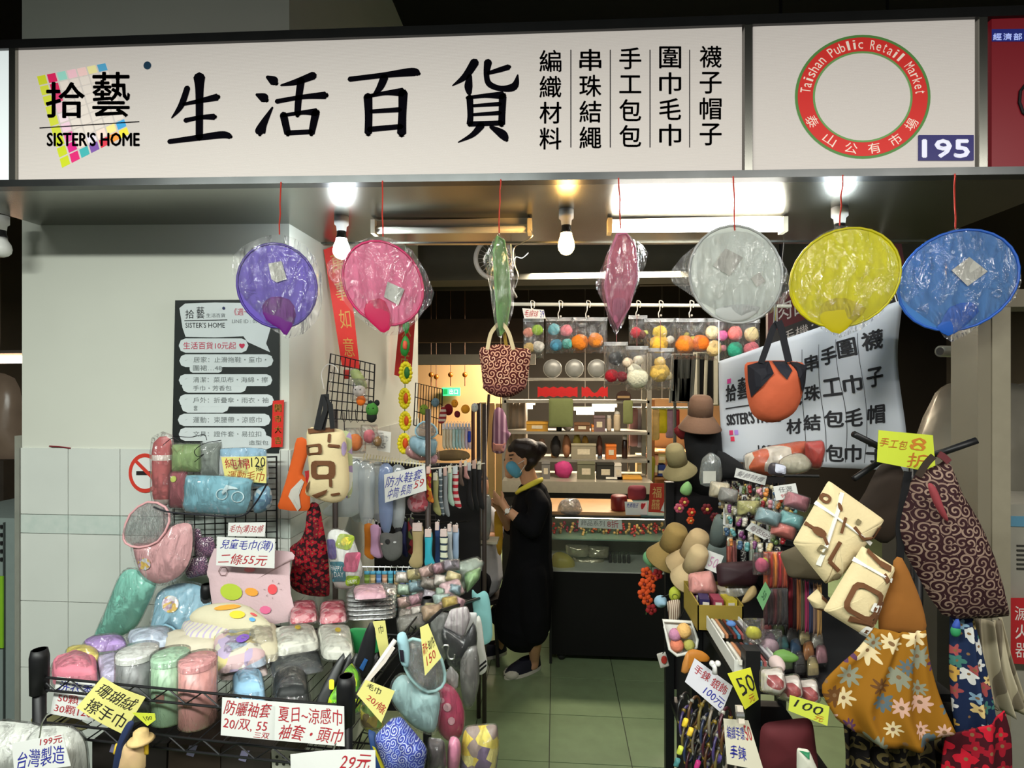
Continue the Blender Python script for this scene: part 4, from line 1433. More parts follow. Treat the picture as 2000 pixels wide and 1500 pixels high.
# orange and red bone-shaped towel, cream camel tote, red bag, happy day bag
soft('bone_towel', 'orange and grey animal-shaped cloth hanging beside the cream tote', 'cloth', [(580, 856), (598, 858), (600, 890), (590, 925), (602, 940), (606, 990), (590, 998), (545, 994), (546, 978), (558, 940), (566, 910), (574, 880)], VY(2.0), .014, mat((214, 92, 30), .85, noise_amt=.06), sm=2, prints=[('grey_leg', 'fill', [(592, 934), (597, 940), (588, 965), (590, 990), (582, 998), (574, 980), (567, 968), (572, 955)], mat((196, 192, 182))), ('red_patch', 'fill', [(596, 920), (606, 918), (608, 946), (600, 940)], mat((175, 30, 35)))])


def camel(cx, cy, s, rot):
    """loose rounded brown shapes of the tote print"""
    return rr(cx - s, cy - s * .7, cx + s, cy + s * .7, s * .35, rot)


BROWN = mat((104, 66, 38), .85, noise_amt=.1)
CREAM = mat((216, 198, 154), .85, noise_amt=.06, bump=.15, bscale=150)
ol = [(601, 838), (630, 836), (662, 838), (674, 850), (680, 900), (682, 950), (672, 975), (648, 982), (612, 972), (596, 962), (604, 930), (600, 880)]
mp = VY(1.9, 8, 0, 640, 900)
t = soft('tote_bag', 'cream tote bag with brown blot print and black handles hanging by the small grid', 'bag', ol, mp, .035, CREAM, wr=.006, freq=14, prints=[
    ('brown_hem', 'fill', [(602, 837), (654, 834), (656, 842), (606, 846)], BROWN), ('brown_print', 'ring', rr(600, 866, 634, 886, 4, -8), BROWN, .6), ('brown_print', 'ring', rr(612, 897, 660, 932, 9, 0), BROWN, .5),
    ('brown_print', 'fill', rr(645, 866, 668, 872, 2, 6), BROWN), ('brown_print', 'fill', rr(644, 846, 650, 862, 2), BROWN), ('brown_print', 'fill', rr(648, 932, 654, 948, 2), BROWN), ('brown_print', 'fill', [(600, 950), (610, 935), (608, 950), (602, 962)], BROWN), ('brown_print', 'fill', [(612, 965), (645, 952), (640, 962), (620, 972)], BROWN), ('brown_print', 'fill', rr(650, 960, 668, 965, 2, -8), BROWN), ('lilac_print', 'fill', ell(674, 875, 4, 14, 0, 10), mat((170, 150, 185)))])
strap([(620, 838), (628, 800), (634, 772), (642, 770), (642, 800), (634, 838)], mp, .014, mat((18, 18, 20), .7), t, lift=.02)
mk('hanging_hook', G().tube([mp(640, 774), VY(2.2)(646, 745), VY(2.29)(650, 722)], .002, 5), CHROME, t)
strap([(628, 838), (640, 800), (640, 774), (650, 790), (654, 836)], mp, .016, mat((18, 18, 20), .7), t, lift=.03)
soft('drawstring_bag', 'red and black mottled bag hanging behind the happy day bag', 'bag', [(604, 985), (622, 985), (630, 1020), (640, 1080), (644, 1150), (636, 1165), (590, 1160), (566, 1140), (572, 1090), (566, 1070), (588, 1052), (600, 1020)], VY(2.02), .03, cellprint((38, 14, 18), ((150, 22, 36), (110, 18, 30)), 45, petals=3, size=.75), wr=.008)
ol = [(642, 1040), (660, 1034), (686, 1046), (700, 1080), (708, 1110), (704, 1130), (690, 1148), (655, 1146), (648, 1110), (640, 1070)]
soft('drawstring_bag', 'white patchwork bag reading happy day hanging above the silver pouches', 'bag', ol, VY(1.93), .028, mat((226, 226, 220), .7), bag=1.05, prints=[
    ('purple_patch', 'fill', rr(641, 1050, 662, 1088, 6, -8), mat((96, 80, 140))), ('green_patch', 'fill', rr(662, 1042, 692, 1068, 6, 14), mat((150, 170, 50))), ('yellow_patch', 'fill', ell(680, 1054, 9, 8, 0, 10), mat((220, 205, 60))),
    ('teal_patch', 'fill', rr(648, 1092, 680, 1132, 5, -5), mat((50, 120, 135))), ('pink_patch', 'fill', rr(678, 1076, 704, 1112, 5, 8), mat((196, 90, 120))), ('lime_patch', 'fill', rr(680, 1120, 704, 1142, 5, 8), mat((140, 170, 40))),
    ('lettering', 'text', (650, 1100, 674, 1110), mat((235, 235, 235)), 'HAPPY'), ('lettering', 'text', (658, 1112, 677, 1122), mat((235, 235, 235)), 'DAY'), ('lettering', 'text', (684, 1128, 700, 1136), mat((235, 235, 235)), 'HAPPY')])
# ------------------------------------------------------------------ sock stand along the aisle behind the rack
sx = r1b.x + .02
stand = thing('sock_stand', 'dark sock display stand with white rails beside the aisle', 'rack', (sx, 2.6, 0))
S0, S1 = P(655, 880, 2.32).x, P(930, 900, 2.95).x
for x, y in ((S0, 2.32), (P(836, 900, 2.36).x, 2.36), (P(946, 1100, 3.0).x, 3.0), (P(935, 850, 3.1).x, 3.1)):
    mk('post', G().lathe([(.012, 0), (.012, P(900, 790, 2.9).z)], (x, y, 0), 10), mat((60, 50, 46), .5), stand, True)
mk('rail', G().tube([P(686, 893, 2.33), P(838, 908, 2.36)], .004, 6), mat((226, 224, 214), .4), stand)
mk('rail', G().tube([P(838, 916, 2.45), P(948, 905, 3.0)], .004, 6), mat((226, 224, 214), .4), stand)
mk('rail', G().tube([P(690, 1012, 2.45), P(860, 1016, 2.6)], .004, 6), WIRE, stand)
mk('rail', G().tube([P(705, 1107, 2.3), P(815, 1108, 2.35), P(825, 1100, 2.36)], .003, 6), CHROME, stand)
mk('rail', G().tube([P(838, 1022, 2.5), P(915, 1018, 2.9)], .004, 6), WIRE, stand)
mk('back_panel', G().span((P(700, 1000, 2.7).x, 3.02, .3), (P(938, 1000, 3.04).x, 3.04, P(900, 905, 3.03).z)), mat((24, 22, 24), .8), stand)
mk('lower_panel', G().span((P(690, 1100, 2.34).x, 2.62, .3), (P(850, 1100, 2.62).x, 2.64, P(800, 1005, 2.63).z)), mat((24, 22, 24), .8), stand)
# white rail of ring hooks along the top
g = G()
for k in range(20):
    a = P(712 + k * 6, 886 + k * .9, 2.32)
    g.tube([a, a + Vector((0, -.01, -.012)), a + Vector((0, -.012, -.022))], .0016, 4)
mk('ring_hooks', g, mat((214, 206, 150), .5), stand)


def sock(label, x, y, w, h, yy, m, foot=.5, d=1, group=None, cuff=None, tagc=None, turn=0, cat='sock', name='sock'):
    """a hanging sock: leg, heel and foot, with its hanger"""
    mp = VY(yy, turn, 0, x, y)
    f = w * foot
    ol = [(x, y), (x + w, y), (x + w, y + h * .35), (x + w, y + h * .62), (x + w + d * f * .6 if d > 0 else x + w, y + h * .85), (x + w + (d * f if d > 0 else -w * .1), y + h), (x + w * .55 + (d * f if d > 0 else -f), y + h * 1.04), (x + (0 if d > 0 else -f * .8), y + h * .9), (x, y + h * .66), (x, y + h * .3)]
    t = thing(name, label, cat, mp(x + w / 2, y + h), group)
    mk('body', puff(G(), ol, mp, .010, wr=.002, sm=2, back=.8), m, t, True)
    if cuff:
        mk('cuff', puff(G(), [(x - .5, y - 1), (x + w + .5, y - 1), (x + w + .5, y + h * .12), (x - .5, y + h * .12)], mp, .011, sm=1, back=.9), mat(cuff, .85), t, True)
    if tagc:
        mk('paper_tag', G().prism([mp(x + 1, y - 7), mp(x + w - 1, y - 7), mp(x + w - 1, y + h * .1), mp(x + 1, y + h * .1)], mp.n * .012), mat(tagc, .7, noise_amt=.1, scale=90), t)
    hk = [mp(x + w / 2, y + 1), mp(x + w / 2, y - 7), mp(x + w / 2 + 2, y - 11), mp(x + w / 2 + 4, y - 8)]
    mk('hanger', G().tube(hk, .0012, 4), mat((225, 225, 222), .4), t)
    return t


# clear shoe covers
SHOE = film((220, 228, 232), .40, .10, .7, 18)
for k, (x, y, w, h, yy) in enumerate(((684, 902, 26, 118, 2.42), (702, 906, 28, 122, 2.36), (726, 908, 24, 112, 2.40), (742, 912, 24, 130, 2.33), (764, 914, 26, 122, 2.36))):
    ol = [(x, y), (x + w, y), (x + w + 2, y + h * .5), (x + w, y + h * .8), (x + w * .7, y + h), (x + w * .1, y + h * .92), (x - 3, y + h * .5)]
    soft('shoe_cover', 'milky plastic shoe cover hanging behind the waterproof note' if k != 3 else 'bluish plastic shoe cover among the milky ones by the waterproof note', 'shoe cover', ol, VY(yy), .016, (SHOE if k != 3 else film((170, 190, 230), .45, .10, .7, 18)), group='plastic shoe covers', wr=.005)
for lab, pts, yy in (('wide milky plastic apron folded behind the cream tote', [(684, 905), (706, 905), (706, 1000), (640, 1008), (632, 995), (660, 985), (682, 960)], 2.36),):
    soft('plastic_apron', lab, 'apron', pts, VY(yy), .012, film((206, 214, 214), .5, .1, .6, 18), wr=.004)
card('price_card', 'white note on waterproof shoe covers tilted on the white rail', 'price card', [(750, 927), (830, 908), (833, 958), (752, 982)], VY(2.26), PAPER_W, [('防水鞋套', (.05, .12, .92, .50), INK_B), ('中筒·長筒', (.08, .56, .66, .92), INK_B), ('59', (.72, .50, .95, .80), INK_R)])
# socks hanging under the white rail
R1 = 'socks on the upper rail'
upper = [
    ('red and yellow cartoon sock beside the waterproof note', 833, 918, 9, 62, 2.34, mixed(((200, 120, 30), (170, 30, 30), (225, 190, 60)), 60)),
    ('olive sock with teal foot beside the cartoon sock', 846, 930, 10, 74, 2.40, mat((150, 148, 96))),
    ('slate striped sock on the upper rail', 857, 922, 7, 82, 2.44, stripes((90, 104, 112), (190, 196, 200), 40, 'Z', .2)),
    ('grey marled sock on the upper rail', 866, 920, 8, 86, 2.48, mat((140, 146, 150))),
    ('pale mint sock beside the candy-striped sock', 875, 916, 8, 70, 2.52, mat((176, 206, 188))),
    ('red and white candy-striped sock on the upper rail', 884, 918, 11, 72, 2.55, stripes((205, 192, 186), (176, 34, 50), 34, 'Z', .5)),
    ('brown sock hanging beside the candy-striped sock', 897, 908, 6, 40, 2.66, mat((110, 92, 84))), ('dusty pink sock among the dark socks', 906, 907, 7, 28, 2.7, mat((190, 140, 138))),
    ('black sock with white toe on the upper rail', 912, 910, 9, 84, 2.78, mat((24, 22, 26))), ('black ribbed sock on the upper rail', 922, 906, 9, 88, 2.86, mat((20, 20, 24))), ('charcoal sock beside the stand post', 932, 908, 9, 84, 2.94, mat((32, 30, 34))),
]
for i, (lab, x, y, w, h, yy, m_) in enumerate(upper):
    sock(lab, x, y, w, h, yy, m_, foot=.6, group=R1, tagc=((214, 180, 170), (224, 220, 200), (200, 206, 212))[i % 3])
R2 = 'socks on the lower rail'
lower = [
    ('orange ribbed sock on the lower rail', 712, 1024, 16, 66, 2.34, mat((206, 120, 30)), .2, 1), ('lilac pink sock beside the orange sock', 724, 1026, 16, 62, 2.30, mat((196, 150, 184)), .3, 1), ('second lilac pink sock beside the grey cat sock', 732, 1030, 12, 58, 2.34, mat((206, 164, 190)), .3, 1),
    ('black sock behind the grey cat sock', 772, 1016, 12, 78, 2.36, mat((22, 22, 26)), .3, 1), ('navy sock beside the red cuffed sock', 784, 1020, 10, 66, 2.38, mat((26, 28, 70)), .3, 1), ('dark red cuffed sock on the lower rail', 797, 1012, 11, 74, 2.4, mixed(((120, 24, 30), (40, 20, 24), (90, 100, 50)), 40), .3, 1),
    ('tan animal-face sock on the lower rail', 806, 1028, 20, 78, 2.30, mat((176, 156, 112)), .5, -1), ('turquoise sock with red sole on the lower rail', 830, 1040, 14, 72, 2.26, mat((50, 164, 184)), .7, 1),
    ('dark blue sock beside the turquoise sock', 850, 1026, 9, 84, 2.34, mat((40, 64, 112)), .5, 1), ('white sock with green and navy stripes on the lower rail', 860, 1040, 14, 66, 2.30, stripes((214, 216, 190), (40, 54, 70), 34, 'Z', .3), .3, 1),
    ('pale grey sock beside the striped white sock', 874, 1030, 9, 66, 2.36, mat((184, 192, 200)), .3, 1), ('light blue ankle sock on the lower rail', 884, 1032, 12, 60, 2.4, mat((160, 184, 214)), .2, -1),
]
for i, (lab, x, y, w, h, yy, m_, ft, d) in enumerate(lower):
    sock(lab, x, y, w, h, yy, m_, foot=ft, d=d, group=R2, tagc=None if i < 6 else (216, 196, 190))
soft('cat_hat', 'grey knitted cat-face hat hanging on the lower rail', 'hat', [(742, 1046), (752, 1040), (768, 1042), (784, 1038), (786, 1060), (784, 1084), (768, 1096), (752, 1090), (744, 1070)], VY(2.26), .02, mat((92, 92, 90), .9, noise_amt=.15, scale=80), prints=[('nose_print', 'fill', ell(760, 1055, 5, 5, 0, 10), mat((20, 20, 20))), ('cheek_print', 'fill', ell(748, 1060, 3, 2, 0, 8), mat((200, 170, 165))), ('cheek_print', 'fill', ell(774, 1056, 3, 2, 0, 8), mat((200, 200, 200)))])
mk('sole_patch', puff(G(), [(836, 1112), (850, 1100), (854, 1106), (842, 1122)], VY(2.24), .006, sm=2), mat((200, 62, 30)), [o for o in COL.objects if o.get('label') == 'turquoise sock with red sole on the lower rail'][0], True)
R3 = 'packaged chopstick socks on the chrome rail'
for k in range(11):
    x = 712 + k * 11.5
    col = [(120, 150, 60), (196, 170, 120), (90, 130, 190), (200, 150, 120), (70, 150, 170), (186, 156, 110), (110, 120, 180), (60, 150, 190), (150, 180, 170), (100, 140, 130), (170, 190, 180)][k]
    nm = ['grass green', 'straw', 'cornflower blue', 'apricot', 'sea blue', 'tan', 'periwinkle', 'bright blue', 'pale sage', 'sage green', 'misty green'][k]
    sock(nm + ' folded sock clipped on the chrome rail', x, 1116, 9.5, 48 + (12 if k > 6 else 0), 2.24 + .01 * k, stripes(col, tuple(min(255, c + 50) for c in col), 30, 'Z', .3), foot=.25, group=R3, cuff=(90, 170, 205))
# toys, gloves and bags above the socks
def plush(label, cx, cy, r, y, col, ears=(), hat=None, name='plush_toy', cat='toy', bag=False, sq=1.15, eyes=True):
    mp = VY(y)
    s = y / FPX
    t = thing(name, label, cat, mp(cx, cy + r * sq))
    mk('body', G().ball(mp(cx, cy), r * s, 14, .10, cx, (1, .8, sq)), mat(col, .9, noise_amt=.12, bump=.4, bscale=90), t, True)
    for (ex, ey, er, ec) in ears:
        mk('ear', G().ball(mp(ex, ey), er * s, 10, .05, 0, (1, .7, 1.1)), mat(ec, .9), t, True)
    if eyes:
        for dx in (-.35, .35):
            mk('eye', G().ball(mp(cx + dx * r, cy - r * .25) - Vector((0, r * s * .74, 0)), r * s * .10, 6), mat((15, 15, 15), .3), t, True)
    if hat:
        mk('knit_cap', G().ball(mp(cx, cy - r * .75), r * s * .8, 10, .1, 1, (1, .9, .7)), mat(hat, .9), t, True)
    if bag:
        mk('clear_wrap', puff(G(), rr(cx - r * 1.35, cy - r * 1.9, cx + r * 1.35, cy + r * 1.45, r * .3), mp, r * s * 1.05, wr=.006, freq=26, back=1), FILM, t, True)
    return t


plush('green frog toy on the narrow wire grid', 828, 800, 9, 2.92, (130, 160, 60))
plush('grey blue knitted ball toy on the narrow wire grid', 850, 786, 8, 2.95, (110, 140, 155))
soft('striped_scarf', 'red and white striped knitted scarf hanging by the narrow grid', 'scarf', [(862, 795), (870, 797), (872, 815), (868, 826), (856, 826), (858, 812)], VY(2.9), .012, stripes((216, 200, 190), (150, 40, 45), 40, 'Z', .5))
plush('dark red knitted sock toy hanging below the exit sign', 876, 800, 9, 2.95, (120, 16, 28), sq=1.3, eyes=False)
plush('orange knitted pompom toy hanging below the exit sign', 888, 788, 7, 3.0, (226, 150, 40))
plush('maroon knitted bag charm hanging among the toys', 893, 809, 6, 2.9, (110, 24, 34), eyes=False)
plush('orange knitted hat toy hanging among the toys', 909, 799, 9, 2.95, (230, 156, 40), sq=1.0, eyes=False)
plush('pale grey sheep toy beside the stand post', 927, 796, 7, 3.0, (190, 198, 196), sq=1.3)
for k in range(9):
    x = 864 + k * 6.2
    sock(('cream', 'beige', 'ivory', 'pale aqua', 'aqua', 'icy blue', 'pearl', 'lilac', 'blush')[k] + ' knitted glove hanging above the upper rail', x, 834, 6, 42, 2.80 + .02 * k, mat(((206, 196, 170), (196, 186, 160), (214, 206, 186), (180, 206, 204), (160, 198, 200), (176, 204, 210), (205, 210, 206), (206, 190, 214), (220, 196, 200))[k], .9), foot=.1, group='gloves above the upper rail', name='knit_glove', cat='glove', tagc=(210, 210, 220))
soft('dark_gloves', 'dark brown folded glove pack below the pale gloves', 'glove', [(852, 884), (880, 878), (912, 882), (916, 896), (880, 900), (856, 898)], VY(2.75), .02, mat((66, 46, 34), .9, c2=(120, 100, 60)))
soft('blue_pouch', 'small bright blue packet at the end of the glove row', 'packet', rr(913, 842, 920, 864, 2), VY(2.95), .008, mat((40, 70, 190)))
visor('pale blue sun visor with clear crown hung behind the sunflower garland', [(806, 852), (850, 858), (852, 878), (846, 890), (820, 890), (800, 872)], [(814, 838), (828, 824), (848, 830), (856, 846), (840, 856), (818, 852)], VY(2.42, 0, 5, 830, 850), (150, 190, 206))
soft('pink_packet', 'pink tissue packet in clear bag behind the garland', 'packet', [(800, 868), (826, 872), (834, 898), (806, 896), (792, 884)], VY(2.46), .02, mat((226, 160, 160), .6), bag=1.1)
plush('pink rabbit toy in clear bag beside the pink packet', 846, 896, 9, 2.44, (226, 170, 184), ears=((838, 886, 4, (226, 170, 184)),), bag=True)
soft('pink_packet', 'pink printed packet in clear bag below the waterproof note', 'packet', [(800, 972), (832, 960), (842, 984), (830, 998), (806, 1000), (796, 986)], VY(2.36), .02, mixed(((214, 130, 140), (226, 170, 176), (200, 60, 80)), 60), bag=1.06)
# toys in bags on the small grid
plush('white and orange fish toy in clear bag hooked on the small grid', 702, 764, 13, 2.2, (222, 210, 200), ears=((705, 782, 10, (226, 110, 30)),), bag=True, sq=.9)
plush('green and black frog toy hanging beside the fish toy', 727, 800, 13, 2.16, (60, 120, 44), ears=((724, 788, 6, (20, 22, 20)), (736, 787, 6, (20, 22, 20)), (726, 814, 11, (22, 26, 20))), sq=1.1)
soft('green_packet', 'pale green packet in clear bag hooked on the small grid', 'packet', [(684, 726), (700, 722), (716, 748), (712, 762), (696, 754)], VY(2.24), .014, mat((176, 190, 110)), bag=1.1)
soft('red_packet', 'small red packet hooked behind the small grid', 'packet', rr(671, 722, 682, 740, 2), VY(2.36), .008, mat((190, 50, 40)))
for lab, cx, cy, r, c in (('orange plastic capsule toy in clear bag below the small grid', 694, 864, 15, (226, 120, 40)), ('pink plastic capsule toy in clear bag below the small grid', 721, 852, 12, (214, 110, 120)), ('green and brown fruit toy in clear bag below the small grid', 737, 862, 9, (150, 110, 50))):
    plush(lab, cx, cy, r, 2.2, c, bag=True, eyes=False, name='bagged_toy')
card('price_card', 'plain white price note standing below the frog toy', 'price card', [(738, 840), (764, 844), (762, 884), (736, 880)], VY(2.23), (216, 214, 204), [('毛巾', (.2, .2, .8, .5), (150, 150, 150)), ('5', (.35, .6, .65, .85), (120, 120, 120))])
soft('patterned_tote', 'white tote with lilac edge hanging behind the cream tote', 'bag', [(664, 850), (684, 846), (688, 880), (688, 960), (676, 972), (668, 940)], VY(1.98), .014, mixed(((224, 226, 214), (190, 200, 150), (170, 150, 190)), 30, .8, .1), cords=[('hanging_cord', [(674, 850), VY(2.28)(672, 806)], .002, WIRE)])

# ------------------------------------------------------------------ heap at the aisle corner of the rack
H = 'packs heaped on the aisle corner'
heap = [('brown striped cloth roll on the corner heap', [(812, 1150), (856, 1118), (870, 1134), (830, 1176)], 2.05, (150, 120, 108)), ('mauve cloth roll on the corner heap', [(806, 1176), (846, 1150), (858, 1176), (820, 1206)], 1.98, (176, 150, 160)),
        ('teal wrapped cloth on top of the corner heap', [(852, 1106), (888, 1098), (900, 1120), (868, 1134)], 2.1, (110, 160, 150)), ('caramel cloth roll on the corner heap', [(834, 1138), (866, 1124), (876, 1146), (846, 1162)], 2.02, (176, 134, 92)),
        ('pink and aqua bagged toy on the corner heap', [(856, 1142), (896, 1130), (908, 1158), (866, 1174)], 1.95, (224, 186, 190)), ('mint bagged toy on the corner heap', [(844, 1162), (880, 1160), (888, 1182), (850, 1188)], 1.9, (190, 214, 206)),
        ('yellow trinket pack on the corner heap', [(862, 1168), (892, 1164), (896, 1186), (866, 1192)], 1.86, (206, 178, 90)), ('grey green wrapped bag beside the person', [(880, 1104), (930, 1088), (944, 1100), (930, 1130), (905, 1150), (884, 1130)], 2.2, (172, 186, 172)),
        ('pale green wrapped bag beside the person', [(906, 1120), (940, 1108), (936, 1130), (912, 1158)], 2.12, (160, 200, 140)), ('dusty rose wrapped pack on the corner heap', [(790, 1188), (826, 1178), (832, 1204), (794, 1216)], 1.9, (186, 130, 132)),
        ('grey plastic pack below the trinkets', [(776, 1206), (830, 1196), (836, 1226), (780, 1240)], 1.8, (128, 124, 116)), ('tan plastic pack with red pen below the trinkets', [(822, 1184), (862, 1180), (866, 1206), (826, 1216)], 1.82, (180, 150, 120))]
for lab, ol, y, c in heap:
    soft('bagged_pack', lab, 'pack', rq(ol), VY(y, 10, 35, ol[0][0], ol[0][1]), .03, mat(c, .6, noise_amt=.25, scale=40, bump=.3), bag=1.1, wr=.008, freq=30, group=H, sm=2)
names_h = [((206, 196, 186), 'cream'), ((176, 130, 140), 'old rose'), ((130, 160, 170), 'powder blue'), ((190, 176, 120), 'straw'), ((150, 140, 150), 'mauve grey'), ((120, 110, 100), 'taupe'), ((206, 170, 160), 'shell pink'), ((160, 186, 160), 'celadon')]
for k in range(20):
    px, py = 786 + (k % 5) * 24 + (k // 5) * 3, 1128 + (k // 5) * 24 - (k % 5) * 6
    c, nm = names_h[(k * 3) % 8]
    mp = VY(2.06 - (k // 5) * .06, 12, 35, px, py)
    w_ = rnd.uniform(12, 17)
    soft('trinket_bag', nm + ' trinket bag squeezed into the corner heap', 'bag', rr(px - w_, py - 10, px + w_, py + 10, 3, rnd.uniform(-25, 25)), mp, .025, mixed((c, tuple(min(255, v + 30) for v in c), tuple(int(v * .6) for v in c)), 50, .5, .3), bag=1.12, wr=.008, freq=40, sm=1, group='trinket bags in the corner heap')
# clothes and bags hanging down the aisle side
soft('checked_bag', 'white checked paper bag hanging on the aisle side', 'bag', rq([(880, 1190), (912, 1184), (920, 1204), (904, 1250), (866, 1226)]), VY(1.72, 20, 0, 890, 1220), .01, stripes((214, 206, 206), (190, 178, 182), 60, 'X', .3), bag=1.04, sm=2)
soft('plain_bag', 'plain white paper bag beside the checked paper bag', 'bag', rq([(908, 1196), (932, 1196), (930, 1222), (908, 1248), (900, 1240)]), VY(1.78, 20, 0, 915, 1220), .008, mat((206, 208, 206)), sm=2)
soft('hanging_shirt', 'sea green bib hanging at the end of the aisle side', 'shirt', [(922, 1152), (932, 1160), (946, 1154), (956, 1170), (962, 1240), (950, 1258), (936, 1252), (924, 1190)], VY(2.05, 15, 0, 940, 1200), .012, mat((130, 186, 186), .85))
soft('hanging_shirt', 'white bib with black striped hem hanging beside the sea green bib', 'shirt', [(932, 1204), (940, 1212), (946, 1260), (952, 1300), (944, 1316), (930, 1310), (924, 1240)], VY(1.85, 15, 0, 940, 1260), .010, mat((206, 206, 198), .85), prints=[('black_stripe', 'fill', [(930, 1302), (948, 1286), (950, 1290), (931, 1306)], mat(BLACK)), ('black_stripe', 'fill', [(931, 1310), (949, 1294), (950, 1298), (934, 1313)], mat(BLACK))])
for lab, ol, y, c in (('black vinyl pouch hanging below the checked bag', [(866, 1226), (908, 1244), (924, 1216), (932, 1250), (920, 1300), (886, 1312), (868, 1270)], 1.7, (30, 32, 34)), ('grey vinyl bag hanging below the black pouch', [(900, 1290), (930, 1262), (936, 1330), (922, 1380), (904, 1370)], 1.66, (110, 108, 104)), ('smoke grey bag behind the black pouch', [(842, 1206), (874, 1198), (884, 1240), (868, 1290), (848, 1260)], 1.72, (120, 122, 118))):
    soft('vinyl_bag', lab, 'bag', ol, VY(y, 15, 0, ol[0][0], ol[0][1]), .02, mat(c, .3, noise_amt=.3, scale=30, spec=.6), bag=1.05, wr=.006)
tag(mk('chrome_hook', G().tube([VY(1.62)(*p) for p in cpath([(864, 1265), (868, 1260), (876, 1262), (874, 1276), (878, 1286), (886, 1286), (888, 1278)])], .0025, 6), CHROME), 'bent chrome hook on the front of the black pouch', 'hook')
visor('pale aqua sun visor in clear bag hanging at the rack corner', [(770, 1330), (792, 1318), (820, 1346), (858, 1352), (856, 1400), (846, 1430), (812, 1422), (780, 1390), (764, 1360)], [(790, 1262), (806, 1244), (850, 1262), (868, 1310), (862, 1336), (836, 1346), (808, 1326), (792, 1300)], VY(1.42, 14, 10, 820, 1340), (160, 196, 196))
soft('visor_strap', 'pale aqua strap with black woven label above the hanging visor', 'strap', [(776, 1240), (792, 1236), (800, 1270), (798, 1302), (784, 1298), (778, 1268)], VY(1.43, 10), .012, mat((156, 196, 206)), prints=[('woven_label', 'fill', [(781, 1264), (789, 1264), (791, 1288), (783, 1288)], mat((26, 20, 36)))])
soft('magenta_case', 'magenta round case with bubbles hanging beside the aqua visor', 'case', ell(876, 1392, 30, 58, -10, 20), VY(1.46, 16, 0, 876, 1392), .02, mat((186, 60, 96), .4), sm=1, prints=[('bubble_print', 'fill', ell(872, 1372, 8, 8, 0, 10), mat((206, 160, 165))), ('bubble_print', 'fill', ell(880, 1398, 7, 8, 0, 10), mat((214, 160, 170))), ('bubble_print', 'fill', ell(862, 1360, 5, 5, 0, 10), mat((206, 150, 160)))], bag=1.05)
soft('print_pouch', 'royal blue pouch with white scribble print at the foot of the rack corner', 'pouch', rq([(764, 1404), (784, 1400), (834, 1460), (826, 1510), (760, 1520), (730, 1440)]), VY(1.28, 8, 10, 780, 1450), .03, cellprint((40, 60, 170), ((196, 206, 240), (150, 170, 230)), 60, spiral=20), bag=1.04, sm=2)
soft('print_pouch', 'navy pouch with yellow edge tucked beside the blue pouch', 'pouch', rq([(718, 1424), (734, 1430), (770, 1520), (738, 1520)]), VY(1.30), .02, mat((30, 60, 110)), sm=2, prints=[('yellow_edge', 'fill', [(732, 1446), (738, 1450), (760, 1500), (754, 1502)], mat((190, 180, 40)))])
soft('yellow_packet', 'olive and yellow packet tucked behind the corner post', 'packet', rq([(704, 1376), (740, 1380), (750, 1420), (720, 1428), (706, 1410)]), VY(1.36), .02, mixed(((170, 150, 60), (206, 196, 60), (130, 110, 60), (120, 160, 60)), 60), bag=1.08, sm=2)
soft('pink_packet', 'pink curled ribbon packet below the magenta case', 'packet', [(880, 1440), (896, 1444), (900, 1470), (892, 1510), (876, 1510), (874, 1470)], VY(1.38), .02, mat((214, 130, 160), .5), bag=1.06)
soft('yellow_packet', 'clear bag of yellow banana shapes at the end of the rack', 'packet', rq([(906, 1420), (970, 1414), (974, 1460), (966, 1516), (896, 1516)]), VY(1.42, 5), .03, mixed(((226, 196, 60), (230, 216, 130), (150, 130, 120), (110, 90, 120), (226, 206, 90)), 34), bag=1.06, sm=2)
soft('dark_pouch', 'dark grey mesh pouch between the blue pouch and pink packet', 'pouch', rq([(836, 1440), (868, 1446), (872, 1500), (836, 1508)]), VY(1.34), .02, mat((70, 62, 62), .6, noise_amt=.3), bag=1.05, sm=2)
soft('clear_ticket', 'blank grey card in clear sleeve beside the black pouch', 'card', rq([(868, 1320), (880, 1300), (896, 1318), (894, 1342), (884, 1350)]), VY(1.52, 20, 0, 880, 1320), .004, mat((186, 186, 182)), bag=1.06, sm=2)
card('price_card', 'yellow price note reading 80 over the hanging aqua visor', 'price card', [(820, 1226), (836, 1218), (862, 1284), (830, 1320)], VY(1.36, 10, 0, 840, 1270), PAPER_Y, [('80/件', (.5, .34, .98, .62), INK_K), ('兩件', (.05, .36, .42, .6), INK_R), ('150', (.2, .66, .8, .86), INK_R)])
card('price_card', 'yellow price note reading 20 tied to the rack corner post', 'price card', [(714, 1328), (771, 1350), (745, 1412), (697, 1356)], VY(1.27, 10, 0, 730, 1360), PAPER_Y, [('毛巾', (.12, .08, .6, .34), INK_K), ('20/條', (.3, .5, .95, .8), INK_R)])
card('price_card', 'yellow price note behind the black folded fan', 'price card', [(728, 1214), (752, 1212), (760, 1270), (744, 1290)], VY(1.66), PAPER_Y, [('巾', (.35, .12, .75, .36), INK_K)])
strap([(700, 1356), (724, 1322), (752, 1290), (770, 1262)], VY(1.30), .008, mat((216, 206, 196)), mk('white_tube', G().tube([VY(1.31)(694, 1362), VY(1.33)(730, 1310), VY(1.36)(772, 1250)], .006, 7), mat((214, 210, 204), .4), None, True), nm='ribbon')
tag(COL.objects['white_tube'], 'white slanted tube behind the yellow price notes', 'tube')

